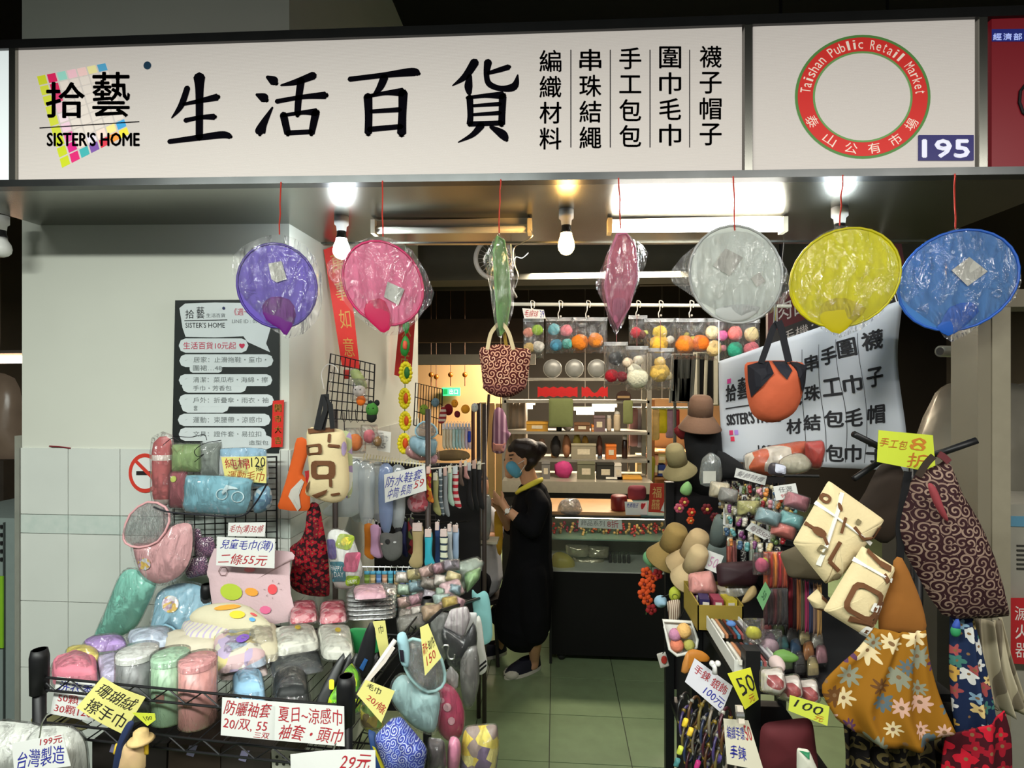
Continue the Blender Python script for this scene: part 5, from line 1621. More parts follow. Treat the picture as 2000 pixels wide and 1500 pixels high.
# ------------------------------------------------------------------ price notes and goods on the front of the rack
FR = 1.27
card('price_card', 'white price note on laundry balls at the post of the rack', 'price card', [(111, 1322), (186, 1332), (182, 1410), (98, 1394)], VY(1.36), PAPER_W, [('洗衣香', (.1, .08, .95, .36), INK_B), ('50顆', (.12, .42, .62, .64), INK_R), ('30顆120', (.08, .7, .95, .92), INK_R)])
card('price_card', 'yellow tilted note on coral fleece hand towels', 'price card', [(200, 1322), (284, 1362), (240, 1434), (149, 1382)], VY(1.31), PAPER_Y, [('珊瑚絨', (.1, .10, .92, .44), INK_K), ('擦手巾', (.12, .54, .92, .92), INK_K)], bend=.006)
card('price_card', 'small yellow green tag above the cloth doll', 'price card', [(258, 1392), (302, 1394), (304, 1406), (288, 1418)], VY(1.28), (196, 206, 60), [('100', (.3, .3, .8, .7), INK_K)])
card('price_card', 'white price note reading 199 on the clear bags of batting', 'price card', [(23, 1452), (122, 1434), (138, 1496), (28, 1512)], VY(1.22), PAPER_W, [('199元', (.55, .02, .98, .24), INK_R), ('台灣製造', (.08, .3, .95, .86), INK_B)])
card('price_card', 'white price note reading 20 and 55 hung on the lower rail', 'price card', [(434, 1362), (538, 1371), (536, 1446), (431, 1436)], VY(1.262), PAPER_W, [('防曬袖套', (.07, .06, .92, .44), INK_R), ('20/双, 55', (.05, .52, .86, .82), INK_R), ('三双', (.62, .82, .9, .97), INK_R)])
card('price_card', 'white price note on summer cooling scarves hung on the lower rail', 'price card', [(538, 1371), (672, 1380), (673, 1458), (536, 1446)], VY(1.245), PAPER_W, [('夏日~涼感巾', (.05, .08, .97, .48), INK_R), ('袖套・頭巾', (.07, .55, .97, .94), INK_R)])
card('price_card', 'white curled price note reading 29 hanging at the foot of the rack', 'price card', [(567, 1474), (733, 1466), (734, 1560), (570, 1560)], VY(1.17), PAPER_W, [('29元', (.58, .10, .94, .42), INK_R)], bend=-.008)
tag(mk('wire_tie', G().tube([VY(1.18)(*p) for p in cpath([(656, 1452), (650, 1468), (646, 1484), (642, 1490)])], .0018, 5), CHROME), 'twisted wire tie holding the curled price note', 'wire')
tag(mk('wire_tie', G().tube([VY(1.24)(*p) for p in cpath([(94, 1392), (82, 1412), (78, 1436), (74, 1450)])], .0016, 5), CHROME), 'beaded wire tie holding the note reading 199', 'wire')
for lab, ol in (('clear bag of white batting below the rack post', [(-20, 1420), (40, 1412), (84, 1424), (92, 1470), (80, 1540), (-20, 1540)]), ('clear bag of cream batting beside the rack post', [(60, 1432), (110, 1418), (152, 1430), (168, 1470), (160, 1540), (70, 1540)])):
    soft('batting_bag', lab, 'bag', ol, VY(1.30), .06, mat((206, 208, 200), .8, noise_amt=.1), bag=1.06, wr=.014, freq=16)
soft('dark_carton', 'dark woven basket lying under the batting note', 'basket', rq([(60, 1400), (100, 1396), (150, 1404), (180, 1420), (150, 1430), (90, 1424)]), VY(1.42), .03, mat((110, 106, 70), .8, noise_amt=.3), sm=2)
dl = thing('cloth_doll', 'cloth doll charm with straw hat hanging by the yellow towel note', 'doll', VY(1.27)(268, 1500))
DP = VY(1.27)
mk('hat', G().lathe([(.030, 0), (.026, .005), (.017, .008), (.016, .022), (.009, .027), (.001, .028)], DP(275, 1446), 16), mat((206, 176, 120), .8, noise_amt=.2, scale=90), dl, True)
mk('blue_scarf', puff(G(), [(250, 1410), (262, 1412), (248, 1450), (244, 1500), (222, 1510), (226, 1470), (236, 1436)], DP, .012), mat((26, 40, 76), .8), dl, True)
mk('body', puff(G(), [(248, 1448), (276, 1446), (284, 1460), (280, 1510), (236, 1510), (240, 1470)], DP, .02), mat((190, 150, 120), .8, c2=(214, 190, 130)), dl, True)
for x in (227, 286):
    mk('tassel', puff(G(), rr(x - 3, 1452, x + 4, 1474, 2, 14 if x < 250 else 0), DP, .006), mat((214, 176, 40)), dl, True)
# baskets and cartons on the lower tier
bk = thing('plastic_basket', 'pale plastic basket with round holes on the lower tier', 'basket', F(580, 1640, .6))
BP = VY(1.36)
holes = G()
mk('basket_wall', G().prism([BP(530, 1466), BP(662, 1474), BP(656, 1600), BP(536, 1600)], (0, .01, 0)), mat((176, 176, 160), .5), bk)
for i in range(9):
    for j in range(4):
        mk('hole_rim', G().lathe([(.0038, 0), (.0038, .0012)], BP(541 + i * 13.2, 1478 + j * 14), 8, (0, -1, 0)), mat((34, 34, 30)), bk)
for lab, ol, c in (('dark cardboard carton on the lower tier below the pink tub', [(330, 1452), (430, 1460), (430, 1560), (326, 1560)], (58, 46, 36)), ('charcoal carton on the lower tier beside the basket', [(432, 1462), (528, 1470), (528, 1560), (432, 1560)], (50, 44, 38)), ('dark carton on the lower tier below the grey tub', [(180, 1446), (326, 1452), (322, 1560), (180, 1560)], (40, 34, 30))):
    g = G().prism([VY(1.48)(*p) for p in ol], (0, .25, 0))
    o = thing('carton', lab, 'box', VY(1.48)(*ol[2]))
    mk('carton_body', g, mat(c, .8, noise_amt=.3, scale=15), o)
    mk('tape_strip', G().prism([VY(1.479)(*p) for p in ((ol[0][0] + 40, ol[0][1] + 4), (ol[0][0] + 56, ol[0][1] + 4), (ol[0][0] + 48, ol[0][1] + 26), (ol[0][0] + 34, ol[0][1] + 22))], (0, -.001, 0)), mat((150, 146, 180), .3), o)
# ------------------------------------------------------------------ white rod across the opening and what hangs on it
ROD_Y = 2.5
rod = thing('hanging_rod', 'white rod hung across the stall opening for bagged knitted goods', 'rod', P(1240, 597, ROD_Y))
mk('rod', G().tube([P(980, 594, ROD_Y), P(1545, 598, ROD_Y)], .008, 10), mat((226, 222, 206), .4), rod, True)
for px in (1000, 1520):
    a = P(px, 592, ROD_Y)
    mk('hanging_wire', G().tube([a, Vector((a.x, 2.44, zc - TILT * (a.x - SX0)))], .0016, 5), CHROME, rod)


def hook_on_rod(px, y1, lab):
    pts = cpath([(px + 4, 601), (px + 5, 590), (px - 2, 588), (px - 1, 604), (px - 4, (604 + y1) / 2), (px - 3, y1)])
    tag(mk('shower_hook', G().tube([VY(ROD_Y - .012)(*p) for p in pts], .0022, 6).ball(VY(ROD_Y - .012)(px + 1, y1 - 4), .005, 8), mat((220, 210, 196), .35, metal=.3)), lab, 'hook', 'hooks on the white rod')


for px, y1 in ((1094, 622), (1148, 622), (1246, 620), (1290, 620), (1350, 620), (1039, 608)):
    hook_on_rod(px, y1, 'curved pale hook with bead holding a clear bag on the white rod')


def bagged(label, x0, y0, x1, y1, items, y=ROD_Y, cat='scrubber', name='bagged_scrubber', sq=.95):
    """clear header bag holding knitted balls or a doll; items = (cx, cy, r, colour)"""
    mp = VY(y)
    s = y / FPX
    t = thing(name, label, cat, mp((x0 + x1) / 2, y1), 'clear bags hanging from the white rod')
    for (cx, cy, r, c) in items:
        mk('knitted_ball', G().ball(mp(cx, cy) - Vector((0, .012, 0)), r * s, 14, .18, cx * .3, (1, .62, sq)), mat(c, .9, noise_amt=.3, scale=110, bump=.8, bscale=120), t, True)
    mk('clear_bag', puff(G(), rr(x0, y0, x1, y1, 4), mp, .035, wr=.012, freq=24, back=.6), FILM, t, True)
    mk('header_fold', G().prism([mp(x0, y0), mp(x1, y0), mp(x1, y0 + 7), mp(x0, y0 + 7)], mp.n * .004), film((235, 238, 240), .45, .2), t)
    return t


PK, AQ, OR, YL, GR, TE = (232, 130, 140), (110, 178, 190), (226, 126, 32), (232, 196, 90), (150, 190, 60), (48, 150, 120)
bagged('clear bag with green and cream knitted balls under the small red sign', 1022, 622, 1062, 700, [(1032, 650, 10, (214, 140, 120)), (1050, 645, 11, GR), (1034, 680, 11, (214, 180, 110)), (1052, 678, 12, (214, 210, 200))])
card('price_card', 'small white sign with red lettering on the end of the white rod', 'price card', [(1020, 602), (1062, 605), (1066, 622), (1024, 622)], VY(ROD_Y - .05), PAPER_W, [('毛線球', (.06, .15, .7, .85), INK_R), ('39', (.78, .1, .97, .9), INK_B)])
bagged('clear bag with aqua and pink knitted balls on the white rod', 1066, 620, 1120, 690, [(1082, 644, 12, AQ), (1106, 646, 12, PK), (1086, 674, 12, (80, 150, 180)), (1108, 672, 11, (90, 180, 170))])
bagged('clear bag with two orange knitted tangerines beside the dusty pink fan', 1116, 620, 1186, 690, [(1132, 669, 17, OR), (1163, 665, 15, (232, 136, 40))])
bagged('clear bag with red and lime knitted strawberry beside the dusty pink fan', 1228, 616, 1264, 672, [(1241, 650, 11, (190, 30, 50)), (1252, 654, 9, (110, 50, 40)), (1260, 650, 5, (200, 205, 110))])
bagged('clear bag with yellow knitted bee doll on the white rod', 1258, 622, 1320, 690, [(1288, 650, 14, (236, 196, 70)), (1286, 672, 18, (232, 178, 60)), (1308, 664, 8, (210, 205, 190))])
bagged('clear bag with two orange pumpkins tied in yellow green on the white rod', 1316, 622, 1382, 702, [(1336, 673, 18, OR), (1366, 671, 17, (222, 110, 24)), (1352, 664, 7, (206, 190, 70)), (1340, 654, 5, (150, 140, 60))])
bagged('clear bag with cream and pink knitted squares below the white fan', 1376, 622, 1420, 704, [(1389, 650, 13, (236, 214, 170)), (1409, 656, 10, (226, 110, 170)), (1392, 681, 15, (234, 196, 130)), (1411, 680, 6, (224, 140, 150))], sq=1)
bagged('clear bag with coral and green knitted squares below the white fan', 1420, 624, 1484, 702, [(1434, 652, 14, (236, 120, 116)), (1466, 654, 14, (238, 206, 150)), (1434, 684, 15, TE), (1466, 684, 15, (230, 120, 130))], sq=1)
bagged('clear bag with black and red knitted doll in the lower row', 1180, 668, 1226, 752, [(1202, 700, 14, (28, 30, 30)), (1194, 734, 13, (170, 26, 40)), (1214, 736, 11, (150, 24, 44)), (1208, 738, 6, (226, 220, 214))], y=ROD_Y - .06, cat='doll', name='bagged_doll')
bd_ = bagged('clear bag with white knitted mouse doll in the lower row', 1222, 676, 1266, 762, [(1244, 738, 21, (222, 218, 190)), (1225, 708, 10, (226, 206, 180)), (1246, 704, 10, (232, 216, 190)), (1238, 722, 13, (228, 222, 200))], y=ROD_Y - .07, cat='doll', name='bagged_doll')
bagged('clear bag with yellow knitted duck doll in the lower row', 1266, 680, 1316, 762, [(1288, 728, 19, (226, 186, 90)), (1288, 708, 11, (230, 190, 96)), (1302, 734, 10, (226, 206, 160))], y=ROD_Y - .05, cat='doll', name='bagged_doll')
# bag hanging cords for the lower row
for px, y0, y1, lab in ((1204, 652, 672, 'dark twist tie over the black and red doll bag'), (1244, 666, 680, 'pale twist tie over the white mouse doll bag'), (1290, 676, 684, 'pale twist tie over the yellow duck doll bag')):
    tag(mk('twist_tie', G().tube([VY(ROD_Y - .045)(px, y0 - 50), VY(ROD_Y - .06)(px, y1)], .0015, 5), mat((120, 70, 70))), lab, 'cord')

# totes hung in the opening
ol = [(936, 684), (952, 676), (985, 672), (1012, 680), (1036, 684), (1033, 720), (1028, 752), (1012, 768), (986, 776), (956, 768), (944, 752), (940, 720)]
mp = VY(1.78, -5, 0, 985, 720)
t = soft('tote_bag', 'maroon tote bag with cream scroll print hanging from the pale green fan', 'bag', ol, mp, .05, cellprint((78, 24, 22), ((216, 160, 130), (222, 172, 142)), 46, spiral=15), wr=.005, freq=16)
mk('base_panel', puff(G(), [(944, 748), (1028, 748), (1012, 769), (986, 777), (956, 769)], Pl(mp.p + mp.n * .02, mp.n), .028, sm=2), cellprint((66, 22, 22), ((150, 100, 84),), 46, spiral=15), t, True)
strap(cpath([(956, 684), (962, 655), (972, 640), (978, 634)]), mp, .012, mat((206, 186, 146), .8), t, lift=.03)
strap(cpath([(1006, 684), (998, 655), (988, 638), (978, 632)]), mp, .012, mat((206, 186, 146), .8), t, lift=.03)
strap(cpath([(990, 676), (986, 652), (980, 636)]), mp, .010, mat((150, 120, 40), .8), t, lift=.01)
ol = [(1455, 712), (1475, 706), (1512, 704), (1550, 706), (1572, 714), (1568, 760), (1556, 800), (1530, 820), (1500, 825), (1472, 812), (1460, 780), (1456, 745)]
mp = VY(1.62, -4, 0, 1510, 760)
t = soft('tote_bag', 'rust orange and black tote bag hanging before the white banner', 'bag', ol, mp, .05, mat((196, 92, 58), .8, noise_amt=.1, bump=.2), wr=.012, freq=11, prints=[
    ('black_panel', 'fill', [(1456, 714), (1476, 708), (1497, 706), (1500, 730), (1478, 755), (1462, 776), (1457, 745)], mat((20, 20, 30), .75)), ('black_panel', 'fill', [(1536, 707), (1552, 708), (1571, 715), (1566, 748), (1560, 770), (1550, 740)], mat((20, 20, 30), .75)), ('black_panel', 'fill', [(1503, 706), (1530, 706), (1536, 724), (1524, 742), (1512, 728)], mat((26, 28, 40), .75))])
strap(cpath([(1480, 710), (1492, 676), (1502, 646), (1512, 632)]), mp, .016, mat((18, 18, 26), .75), t, lift=.03)
strap(cpath([(1532, 708), (1524, 674), (1518, 646), (1512, 630)]), mp, .018, mat((18, 18, 26), .75), t, lift=.035)
mk('hanging_loop', G().tube([mp(1512, 640), P(1514, 600, 1.7), P(1516, 596, 1.75)], .003, 6), CHROME, t)
# wires dangling off the tube lamp and the round clock-like fan behind the green fan
tag(mk('dangling_wire', G().tube([VY(2.05)(*p) for p in cpath([(1036, 448), (1040, 460), (1028, 470), (1006, 482), (1002, 500), (1006, 520), (1012, 540), (1006, 562)])], .002, 5), CHROME), 'bent wire dangling from the unlit tube lamp', 'wire')
tag(mk('dangling_wire', G().tube([VY(2.06)(*p) for p in cpath([(1032, 494), (1020, 504), (1008, 502), (1003, 512)])], .002, 5), CHROME), 'short crossed wire beside the pale green fan', 'wire')
clk = thing('wall_fan', 'round pale grey electric fan behind the pale green fan', 'fan', P(968, 545, 2.9))
mk('rim', G().tube([VY(2.9)(*p) for p in ell(966, 505, 37, 39, 0, 32)], .012, 8, True), mat((206, 204, 198), .4), clk, True)
g = G()
for k in range(24):
    a = 2 * math.pi * k / 24
    g.tube([VY(2.9)(966 + 8 * math.cos(a), 505 + 8 * math.sin(a)), VY(2.9)(966 + 36 * math.cos(a), 505 + 38 * math.sin(a))], .0014, 4)
mk('grille_wires', g, mat((150, 148, 142), .4), clk)
mk('hub', G().lathe([(.03, 0), (.028, .02), (.001, .026)], VY(2.9)(966, 505), 18, (0, -1, 0)), mat((206, 204, 198), .4), clk, True)
mk('motor', G().lathe([(.05, 0), (.05, .10)], VY(2.92)(966, 505), 16, (0, 1, 0)), mat((60, 60, 58)), clk, True)
mk('wall_stem', G().tube([P(966, 505, 3.0), Vector((P(966, 505, 3.0).x, 4.65, P(966, 505, 3.0).z + .05))], .012, 8), mat((60, 60, 58)), clk)

# ------------------------------------------------------------------ white banner tied behind the right-hand goods
def banner_pt(u, v):
    a = quadmap([(1402, 706), (1752, 588), (1772, 922), (1410, 900)], VY(2.32, -6, 0, 1580, 760))
    p = a(u, v)
    n = Vector((0, -1, 0))
    w = .010 * math.sin(u * 15 + v * 5) + .012 * math.sin(u * 6 - v * 7 + 1) * (1 - v * .3)
    w += .02 * math.exp(-((u - (1 - v * .55)) ** 2) * 60) * (1 - v)
    return p + n * w


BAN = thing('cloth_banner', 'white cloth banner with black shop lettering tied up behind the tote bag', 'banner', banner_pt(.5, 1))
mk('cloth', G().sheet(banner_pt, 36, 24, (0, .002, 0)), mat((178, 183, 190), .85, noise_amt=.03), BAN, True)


def ban(s, u0, v0, u1, v1, name='character', bold=0.003):
    g = G()
    write(g, s, (u0, v0, u1, v1), lambda u, v: banner_pt(u, v) + Vector((0, -.002, 0)), bold=bold)
    mk(name, g, mat((28, 28, 32), .8, noise_amt=0), BAN)


bcols = [('襪子帽子', .80, .90, (.13, .36, .59, .84)), ('圍巾毛巾', .68, .77, (.14, .38, .60, .84)), ('手工包包', .58, .67, (.16, .38, .60, .84)), ('串珠結繩', .475, .56, (.18, .40, .62, .85)), ('編織材料', .375, .46, (.20, .42, .64, .86))]
for s, u0, u1, vs in bcols:
    for ch, v0 in zip(s, vs):
        ban(ch, u0, v0, u1, v0 + .115)
for u in (.785, .675, .57, .468):
    mk('divider_line', G().sheet(lambda a, b: banner_pt(u + a * .003 - .012 * math.sin(b * 6), .12 + b * .84) + Vector((0, -.002, 0)), 1, 16), mat((40, 40, 44)), BAN)
ban('拾', .04, .26, .10, .42)
ban('藝', .11, .22, .19, .42)
ban('生', .20, .28, .26, .42)
ban("SISTER'S HOME", .04, .545, .34, .65, name='lettering')
ban('195', .20, .84, .275, .94, name='lettering', bold=.001)
ban('貨', .30, .84, .355, .93)
mk('divider_line', G().sheet(lambda a, b: banner_pt(.035 + a * .30, .48 + b * .012) + Vector((0, -.002, 0)), 12, 1), mat((40, 40, 44)), BAN)
for (u, v, c) in ((.045, .20, (190, 60, 130)), (.05, .70, (190, 40, 90)), (.08, .70, (150, 120, 190)), (.055, .76, (200, 40, 70))):
    mk('logo_square', G().sheet(lambda a, b: banner_pt(u + a * .022, v + b * .045) + Vector((0, -.002, 0)), 1, 1), mat(c), BAN)
for px, py in ((1752, 592),):
    a = P(px, py, 2.30)
    mk('tie_cord', G().tube([a, Vector((a.x + .01, 2.44, zc - TILT * (a.x - SX0)))], .002, 5), mat((220, 220, 216)), BAN)
a = P(1404, 708, 2.34)
mk('tie_cord', G().tube([a, P(1404, 598, ROD_Y)], .002, 5), mat((220, 220, 216)), BAN)
# ------------------------------------------------------------------ people
def fused(name, chains, balls, m, parent, voxel=.007, smooth=6):
    """one continuous skin grown round chains of (point, radius) and balls"""
    g = G()
    for ch in chains:
        for i in range(len(ch) - 1):
            (p, r), (q, s) = ch[i], ch[i + 1]
            p, q = Vector(p), Vector(q)
            n = 5
            g.tube([p.lerp(q, k / n) for k in range(n + 1)], [r + (s - r) * k / n for k in range(n + 1)], 12)
        for p, r in ch:
            g.ball(p, r, 12)
    for b in balls:
        g.ball(b[0], b[1], 16, 0, 0, b[2] if len(b) > 2 else (1, 1, 1))
    o = mk(name, g, m, parent, True)
    md = o.modifiers.new('fuse', 'REMESH')
    md.mode = 'VOXEL'
    md.voxel_size = voxel
    md.use_smooth_shade = True
    s2 = o.modifiers.new('soften', 'SMOOTH')
    s2.iterations = smooth
    s2.factor = .5
    bpy.context.view_layer.update()
    dg = bpy.context.evaluated_depsgraph_get()
    me = bpy.data.meshes.new_from_object(o.evaluated_get(dg))
    o.modifiers.clear()
    o.data = me
    if not me.materials:
        me.materials.append(m)
    return o


SKIN = mat((196, 146, 112), .6, noise_amt=.06, scale=30)
BLK = mat((13, 13, 16), .85, noise_amt=.15, scale=20, spec=.1)
HAIR = mat((34, 22, 18), .5, noise_amt=.3, scale=70, bump=.5, bscale=160, spec=.4)
pp = lambda x, y, Y=3.55: P(x, y, Y)
person = thing('person', 'person in long black dress with yellow collar and blue face mask standing at the counter', 'person', Vector((pp(1030, 1300).x, 3.55, 0)))
hand = pp(979, 978, 3.37)
body_ch = [
    [(pp(1026, 915, 3.54), .055), (pp(1036, 945, 3.55), .055), (pp(1040, 965, 3.55), .075)],
    [(pp(1040, 972, 3.55), .10), (pp(1036, 1030, 3.55), .115), (pp(1034, 1075, 3.55), .105), (pp(1034, 1115, 3.56), .13)],
    [(pp(1046, 972, 3.45), .055), (pp(1054, 985, 3.41), .052), (pp(1040, 1032, 3.36), .042), (pp(1012, 1014, 3.35), .034), (pp(989, 994, 3.36), .024), (hand, .026)],
    [(pp(1024, 972, 3.64), .055), (pp(1012, 1000, 3.68), .048), (pp(996, 1030, 3.62), .038), (pp(978, 1000, 3.50), .025), (pp(973, 984, 3.44), .026)],
    [(pp(1036, 1115, 3.47), .085), (pp(1043, 1195, 3.45), .058), (pp(1044, 1240, 3.48), .052), (pp(1044, 1286, 3.61), .032), (pp(1043, 1298, 3.62), .031), (pp(1022, 1309, 3.59), .022)],
    [(pp(1026, 1115, 3.64), .085), (pp(1000, 1190, 3.70), .057), (pp(986, 1228, 3.76), .050), (pp(976, 1256, 3.82), .033), (pp(974, 1268, 3.83), .032), (pp(958, 1274, 3.82), .022)],
]
for k, (dx, dy, ln) in enumerate(((-15, -20, 0), (-17, -15, 0), (-17, -9, 0), (-14, -3, 0))):      # four fingers of the raised hand
    a = hand + Vector((-.010, -.006 + .006 * k, .012 - .012 * k))
    b = a + Vector((dx * .0018, .008, -dy * .0016))
    body_ch.append([(a, .0105), (b, .0095), (b + Vector((-.010, .014, .012 - .004 * k)), .008)])
body_ch.append([(hand + Vector((.008, -.012, .006)), .012), (hand + Vector((.012, -.016, .036)), .010), (hand + Vector((.002, -.010, .056)), .0085)])
h2 = pp(973, 984, 3.44)
for k in range(4):
    a = h2 + Vector((-.012, .004, .012 - .012 * k))
    body_ch.append([(a, .0105), (a + Vector((-.024, -.012, .018)), .0095), (a + Vector((-.026, -.030, .020)), .008)])
hc = pp(1016, 893, 3.535)
balls = [(hc, .098, (1.0, .80, 1.12)), (pp(1003, 910, 3.52), .062, (1, .85, 1.1)), (pp(989, 903, 3.515), .016), (pp(996, 925, 3.52), .035, (1, .9, .9)), (pp(1026, 902, 3.452), .020, (.7, .5, 1.4))]
fused('body', body_ch, balls, SKIN, person, .0065, 5)
dress_ch = [
    [(pp(1040, 968, 3.55), .105), (pp(1040, 985, 3.55), .125), (pp(1037, 1030, 3.55), .135), (pp(1036, 1075, 3.55), .132), (pp(1034, 1120, 3.56), .155), (pp(1026, 1170, 3.58), .175), (pp(1020, 1212, 3.60), .19)],
    [(pp(1046, 974, 3.45), .066), (pp(1054, 988, 3.41), .066), (pp(1040, 1034, 3.36), .056), (pp(1016, 1017, 3.35), .050)],
    [(pp(1024, 974, 3.64), .066), (pp(1012, 1002, 3.68), .06), (pp(998, 1030, 3.63), .052)],
    [(pp(1038, 1120, 3.47), .10), (pp(1042, 1200, 3.46), .095), (pp(1044, 1232, 3.48), .088)],
    [(pp(1024, 1120, 3.64), .10), (pp(998, 1190, 3.70), .10), (pp(982, 1200, 3.72), .09)],
]
fused('dress', dress_ch, [], BLK, person, .009, 6)
mk('collar', G().tube([pp(*p) for p in ((1008, 964, 3.43), (1016, 957, 3.42), (1030, 950, 3.42), (1046, 942, 3.44), (1057, 937, 3.50), (1058, 935, 3.58))], [.010, .014, .017, .017, .015, .010], 8), mat((206, 190, 60), .8), person, True)
fused('hair', [[(pp(1000, 877, 3.50), .030), (pp(1012, 872, 3.50), .05), (pp(1030, 876, 3.50), .062), (pp(1042, 888, 3.52), .055)], [(pp(1040, 882, 3.55), .05), (pp(1052, 878, 3.54), .046), (pp(1062, 876, 3.54), .026)], [(pp(1030, 912, 3.50), .03), (pp(1038, 900, 3.50), .045)]],
      [(pp(1026, 882, 3.545), .105, (1.02, .92, .82)), (pp(1000, 886, 3.545), .05, (.8, 1.2, .9)), (pp(1053, 878, 3.54), .052)], HAIR, person, .007, 3)
mk('face_mask', puff(G(), [(990, 914), (994, 903), (1004, 901), (1017, 912), (1019, 924), (1010, 934), (1000, 929)], VY(3.475, 40, 0, 1004, 918), .03, back=1.6, wr=.002), mat((96, 166, 196), .8), person, True)
mk('mask_strap', G().tube([pp(1012, 906, 3.455), pp(1024, 899, 3.445)], .002, 5).tube([pp(1016, 924, 3.455), pp(1026, 908, 3.445)], .002, 5), mat((226, 226, 226)), person)
mk('eye', G().ball(pp(998, 896, 3.462), .009, 8, 0, 0, (1, .6, .45)), mat((30, 20, 18), .3), person, True)
mk('eyebrow', G().tube([pp(994, 889, 3.462), pp(1003, 888, 3.458)], .004, 5), HAIR, person)
wr_ = pp(993, 997, 3.355)
ax = (pp(1012, 1014, 3.35) - pp(989, 994, 3.36)).normalized()
u_ = ax.orthogonal().normalized()
v_ = ax.cross(u_)
wt = mk('wristwatch', G().tube([wr_ + (u_ * math.cos(a) + v_ * math.sin(a)) * .030 for a in [k * .4189 for k in range(15)]], .005, 6, True), CHROME, person, True)
mk('dial', G().lathe([(.015, 0), (.015, .006), (.001, .007)], wr_ + Vector((-.004, -.030, .004)), 14, (-.2, -1, .2)), mat((226, 222, 214), .3), wt)


def shoe(toe, heel, white):
    """canvas slip-on: white rubber sole, dark upper open at the ankle, white toe cap"""
    toe, heel = Vector(toe), Vector(heel)
    toe.z = heel.z = 0
    d = (toe - heel).normalized()
    s = Vector((-d.y, d.x, 0))
    L = (toe - heel).length

    def ring(k, z, t0=0.0, t1=1.0):
        out = []
        for i in range(24):
            a = 2 * math.pi * i / 24
            t = t0 + (t1 - t0) * (.5 + .5 * math.cos(a))
            out.append(heel + d * L * t + s * math.sin(a) * (.040 + .012 * t) * k + Vector((0, 0, z)))
        return out
    sh = mk('shoe', G().prism(ring(1.0, .001), (0, 0, .022)), mat((206, 202, 190), .6), person)
    g = G()
    rings = [ring(.97, .022), ring(.95, .045, .01, .97), ring(.88, .066, .02, .86), ring(.80, .084, .02, .66), ring(.74, .090, .03, .60)]
    for r_ in rings:
        g.v += r_
    for i in range(len(rings) - 1):
        for k in range(24):
            k2 = (k + 1) % 24
            g.f.append((i * 24 + k, i * 24 + k2, (i + 1) * 24 + k2, (i + 1) * 24 + k))
    mk('shoe_upper', g, mat((20, 20, 36), .8), sh, True)
    mk('toe_cap', G().ball(toe - d * .052 + Vector((0, 0, .024)), .050, 14, 0, 0, (1.06, 1.0, .72)), mat((206, 202, 188), .6), sh, True)


sh_t, sh_h = F(985, 1327, 0), F(1056, 1304, 0)
shoe(sh_t, sh_h, True)
shoe(F(926, 1288, 0), F(990, 1276, 0), True)
# second person sitting behind the sock stand
p2 = thing('person', 'seated person in white shirt and yellow apron half hidden by the sock stand', 'person', Vector((pp(945, 1200, 3.75).x, 3.75, 0)))
q = lambda x, y, Y=3.78: P(x, y, Y)
fused('body', [[(q(935, 985), .05), (q(935, 1000), .10), (q(936, 1060), .13), (q(938, 1130), .14)], [(q(960, 1012, 3.72), .05), (q(972, 1048, 3.66), .04), (q(946, 1052, 3.58), .03), (q(934, 1048, 3.56), .024)],
              [(q(938, 1130), .08), (q(934, 1140, 3.6), .065), (q(932, 1215, 3.62), .045), (q(932, 1290, 3.7), .035)], [(q(925, 1130), .08), (q(906, 1140, 3.6), .065), (q(904, 1215, 3.62), .045), (q(904, 1290, 3.7), .035)]]
      + [[(q(934, 1048 - 3 + 3 * k, 3.56), .011), (q(924, 1046 + 4 * k, 3.55), .009), (q(920, 1050 + 4 * k, 3.55), .008)] for k in range(4)],
      [(q(932, 950), .095, (.85, .95, 1.15))], SKIN, p2, .008, 5)
fused('shirt', [[(q(935, 1000), .115), (q(936, 1060), .145), (q(938, 1125), .155)], [(q(956, 1008, 3.73), .06), (q(968, 1036, 3.68), .056)]], [], mat((200, 200, 204), .85), p2, .009, 5)
mk('apron_strap', puff(G(), [(966, 1000), (978, 998), (982, 1030), (980, 1080), (972, 1080), (966, 1040)], VY(3.56), .01, sm=2), mat((196, 150, 40), .8), p2, True)
fused('trousers', [[(q(938, 1128), .095), (q(934, 1140, 3.6), .08), (q(932, 1215, 3.62), .06), (q(932, 1280, 3.7), .055)], [(q(925, 1128), .095), (q(906, 1140, 3.6), .08), (q(904, 1215, 3.62), .06), (q(904, 1280, 3.7), .055)]], [], BLK, p2, .01, 4)
fused('hair', [], [(q(930, 944, 3.79), .102, (.85, .98, .95))], HAIR, p2, .01, 3)
stool = thing('stool', 'dark round stool under the seated person', 'stool', Vector((q(938, 1150).x, 3.80, 0)))
mk('seat', G().lathe([(.16, .40), (.16, .43), (.001, .43)], (q(938, 1150).x, 3.80, 0), 20), mat((40, 36, 34)), stool)
for dx, dy in ((-.11, -.11), (.11, -.11), (-.11, .11), (.11, .11)):
    mk('leg', G().tube([Vector((q(938, 1150).x + dx * 1.2, 3.80 + dy * 1.2, 0)), Vector((q(938, 1150).x + dx, 3.80 + dy, .40))], .012, 8), mat((40, 36, 34)), stool)
bl = thing('grey_container', 'grey see-through container standing on the ledge beside the seated person', 'jar', P(941, 1052, 3.2))
mk('jar', G().lathe([(.028, 0), (.040, .09), (.040, .22), (.030, .25), (.001, .25)], P(946, 1052, 3.2), 16), film((170, 176, 176), .45, .12, .1, 10), bl, True)
mk('ledge', G().box(P(946, 1055, 3.2), (.16, .12, .012)), mat((176, 170, 150)), bl)
mk('bracket', G().tube([P(946, 1057, 3.2), Vector((P(946, 1057, 3.2).x - .05, 3.06, P(946, 1057, 3.2).z - .02)), Vector((P(938, 1000, 3.04).x - .01, 3.03, P(946, 1057, 3.2).z - .02))], .008, 6), mat((90, 86, 80)), bl)
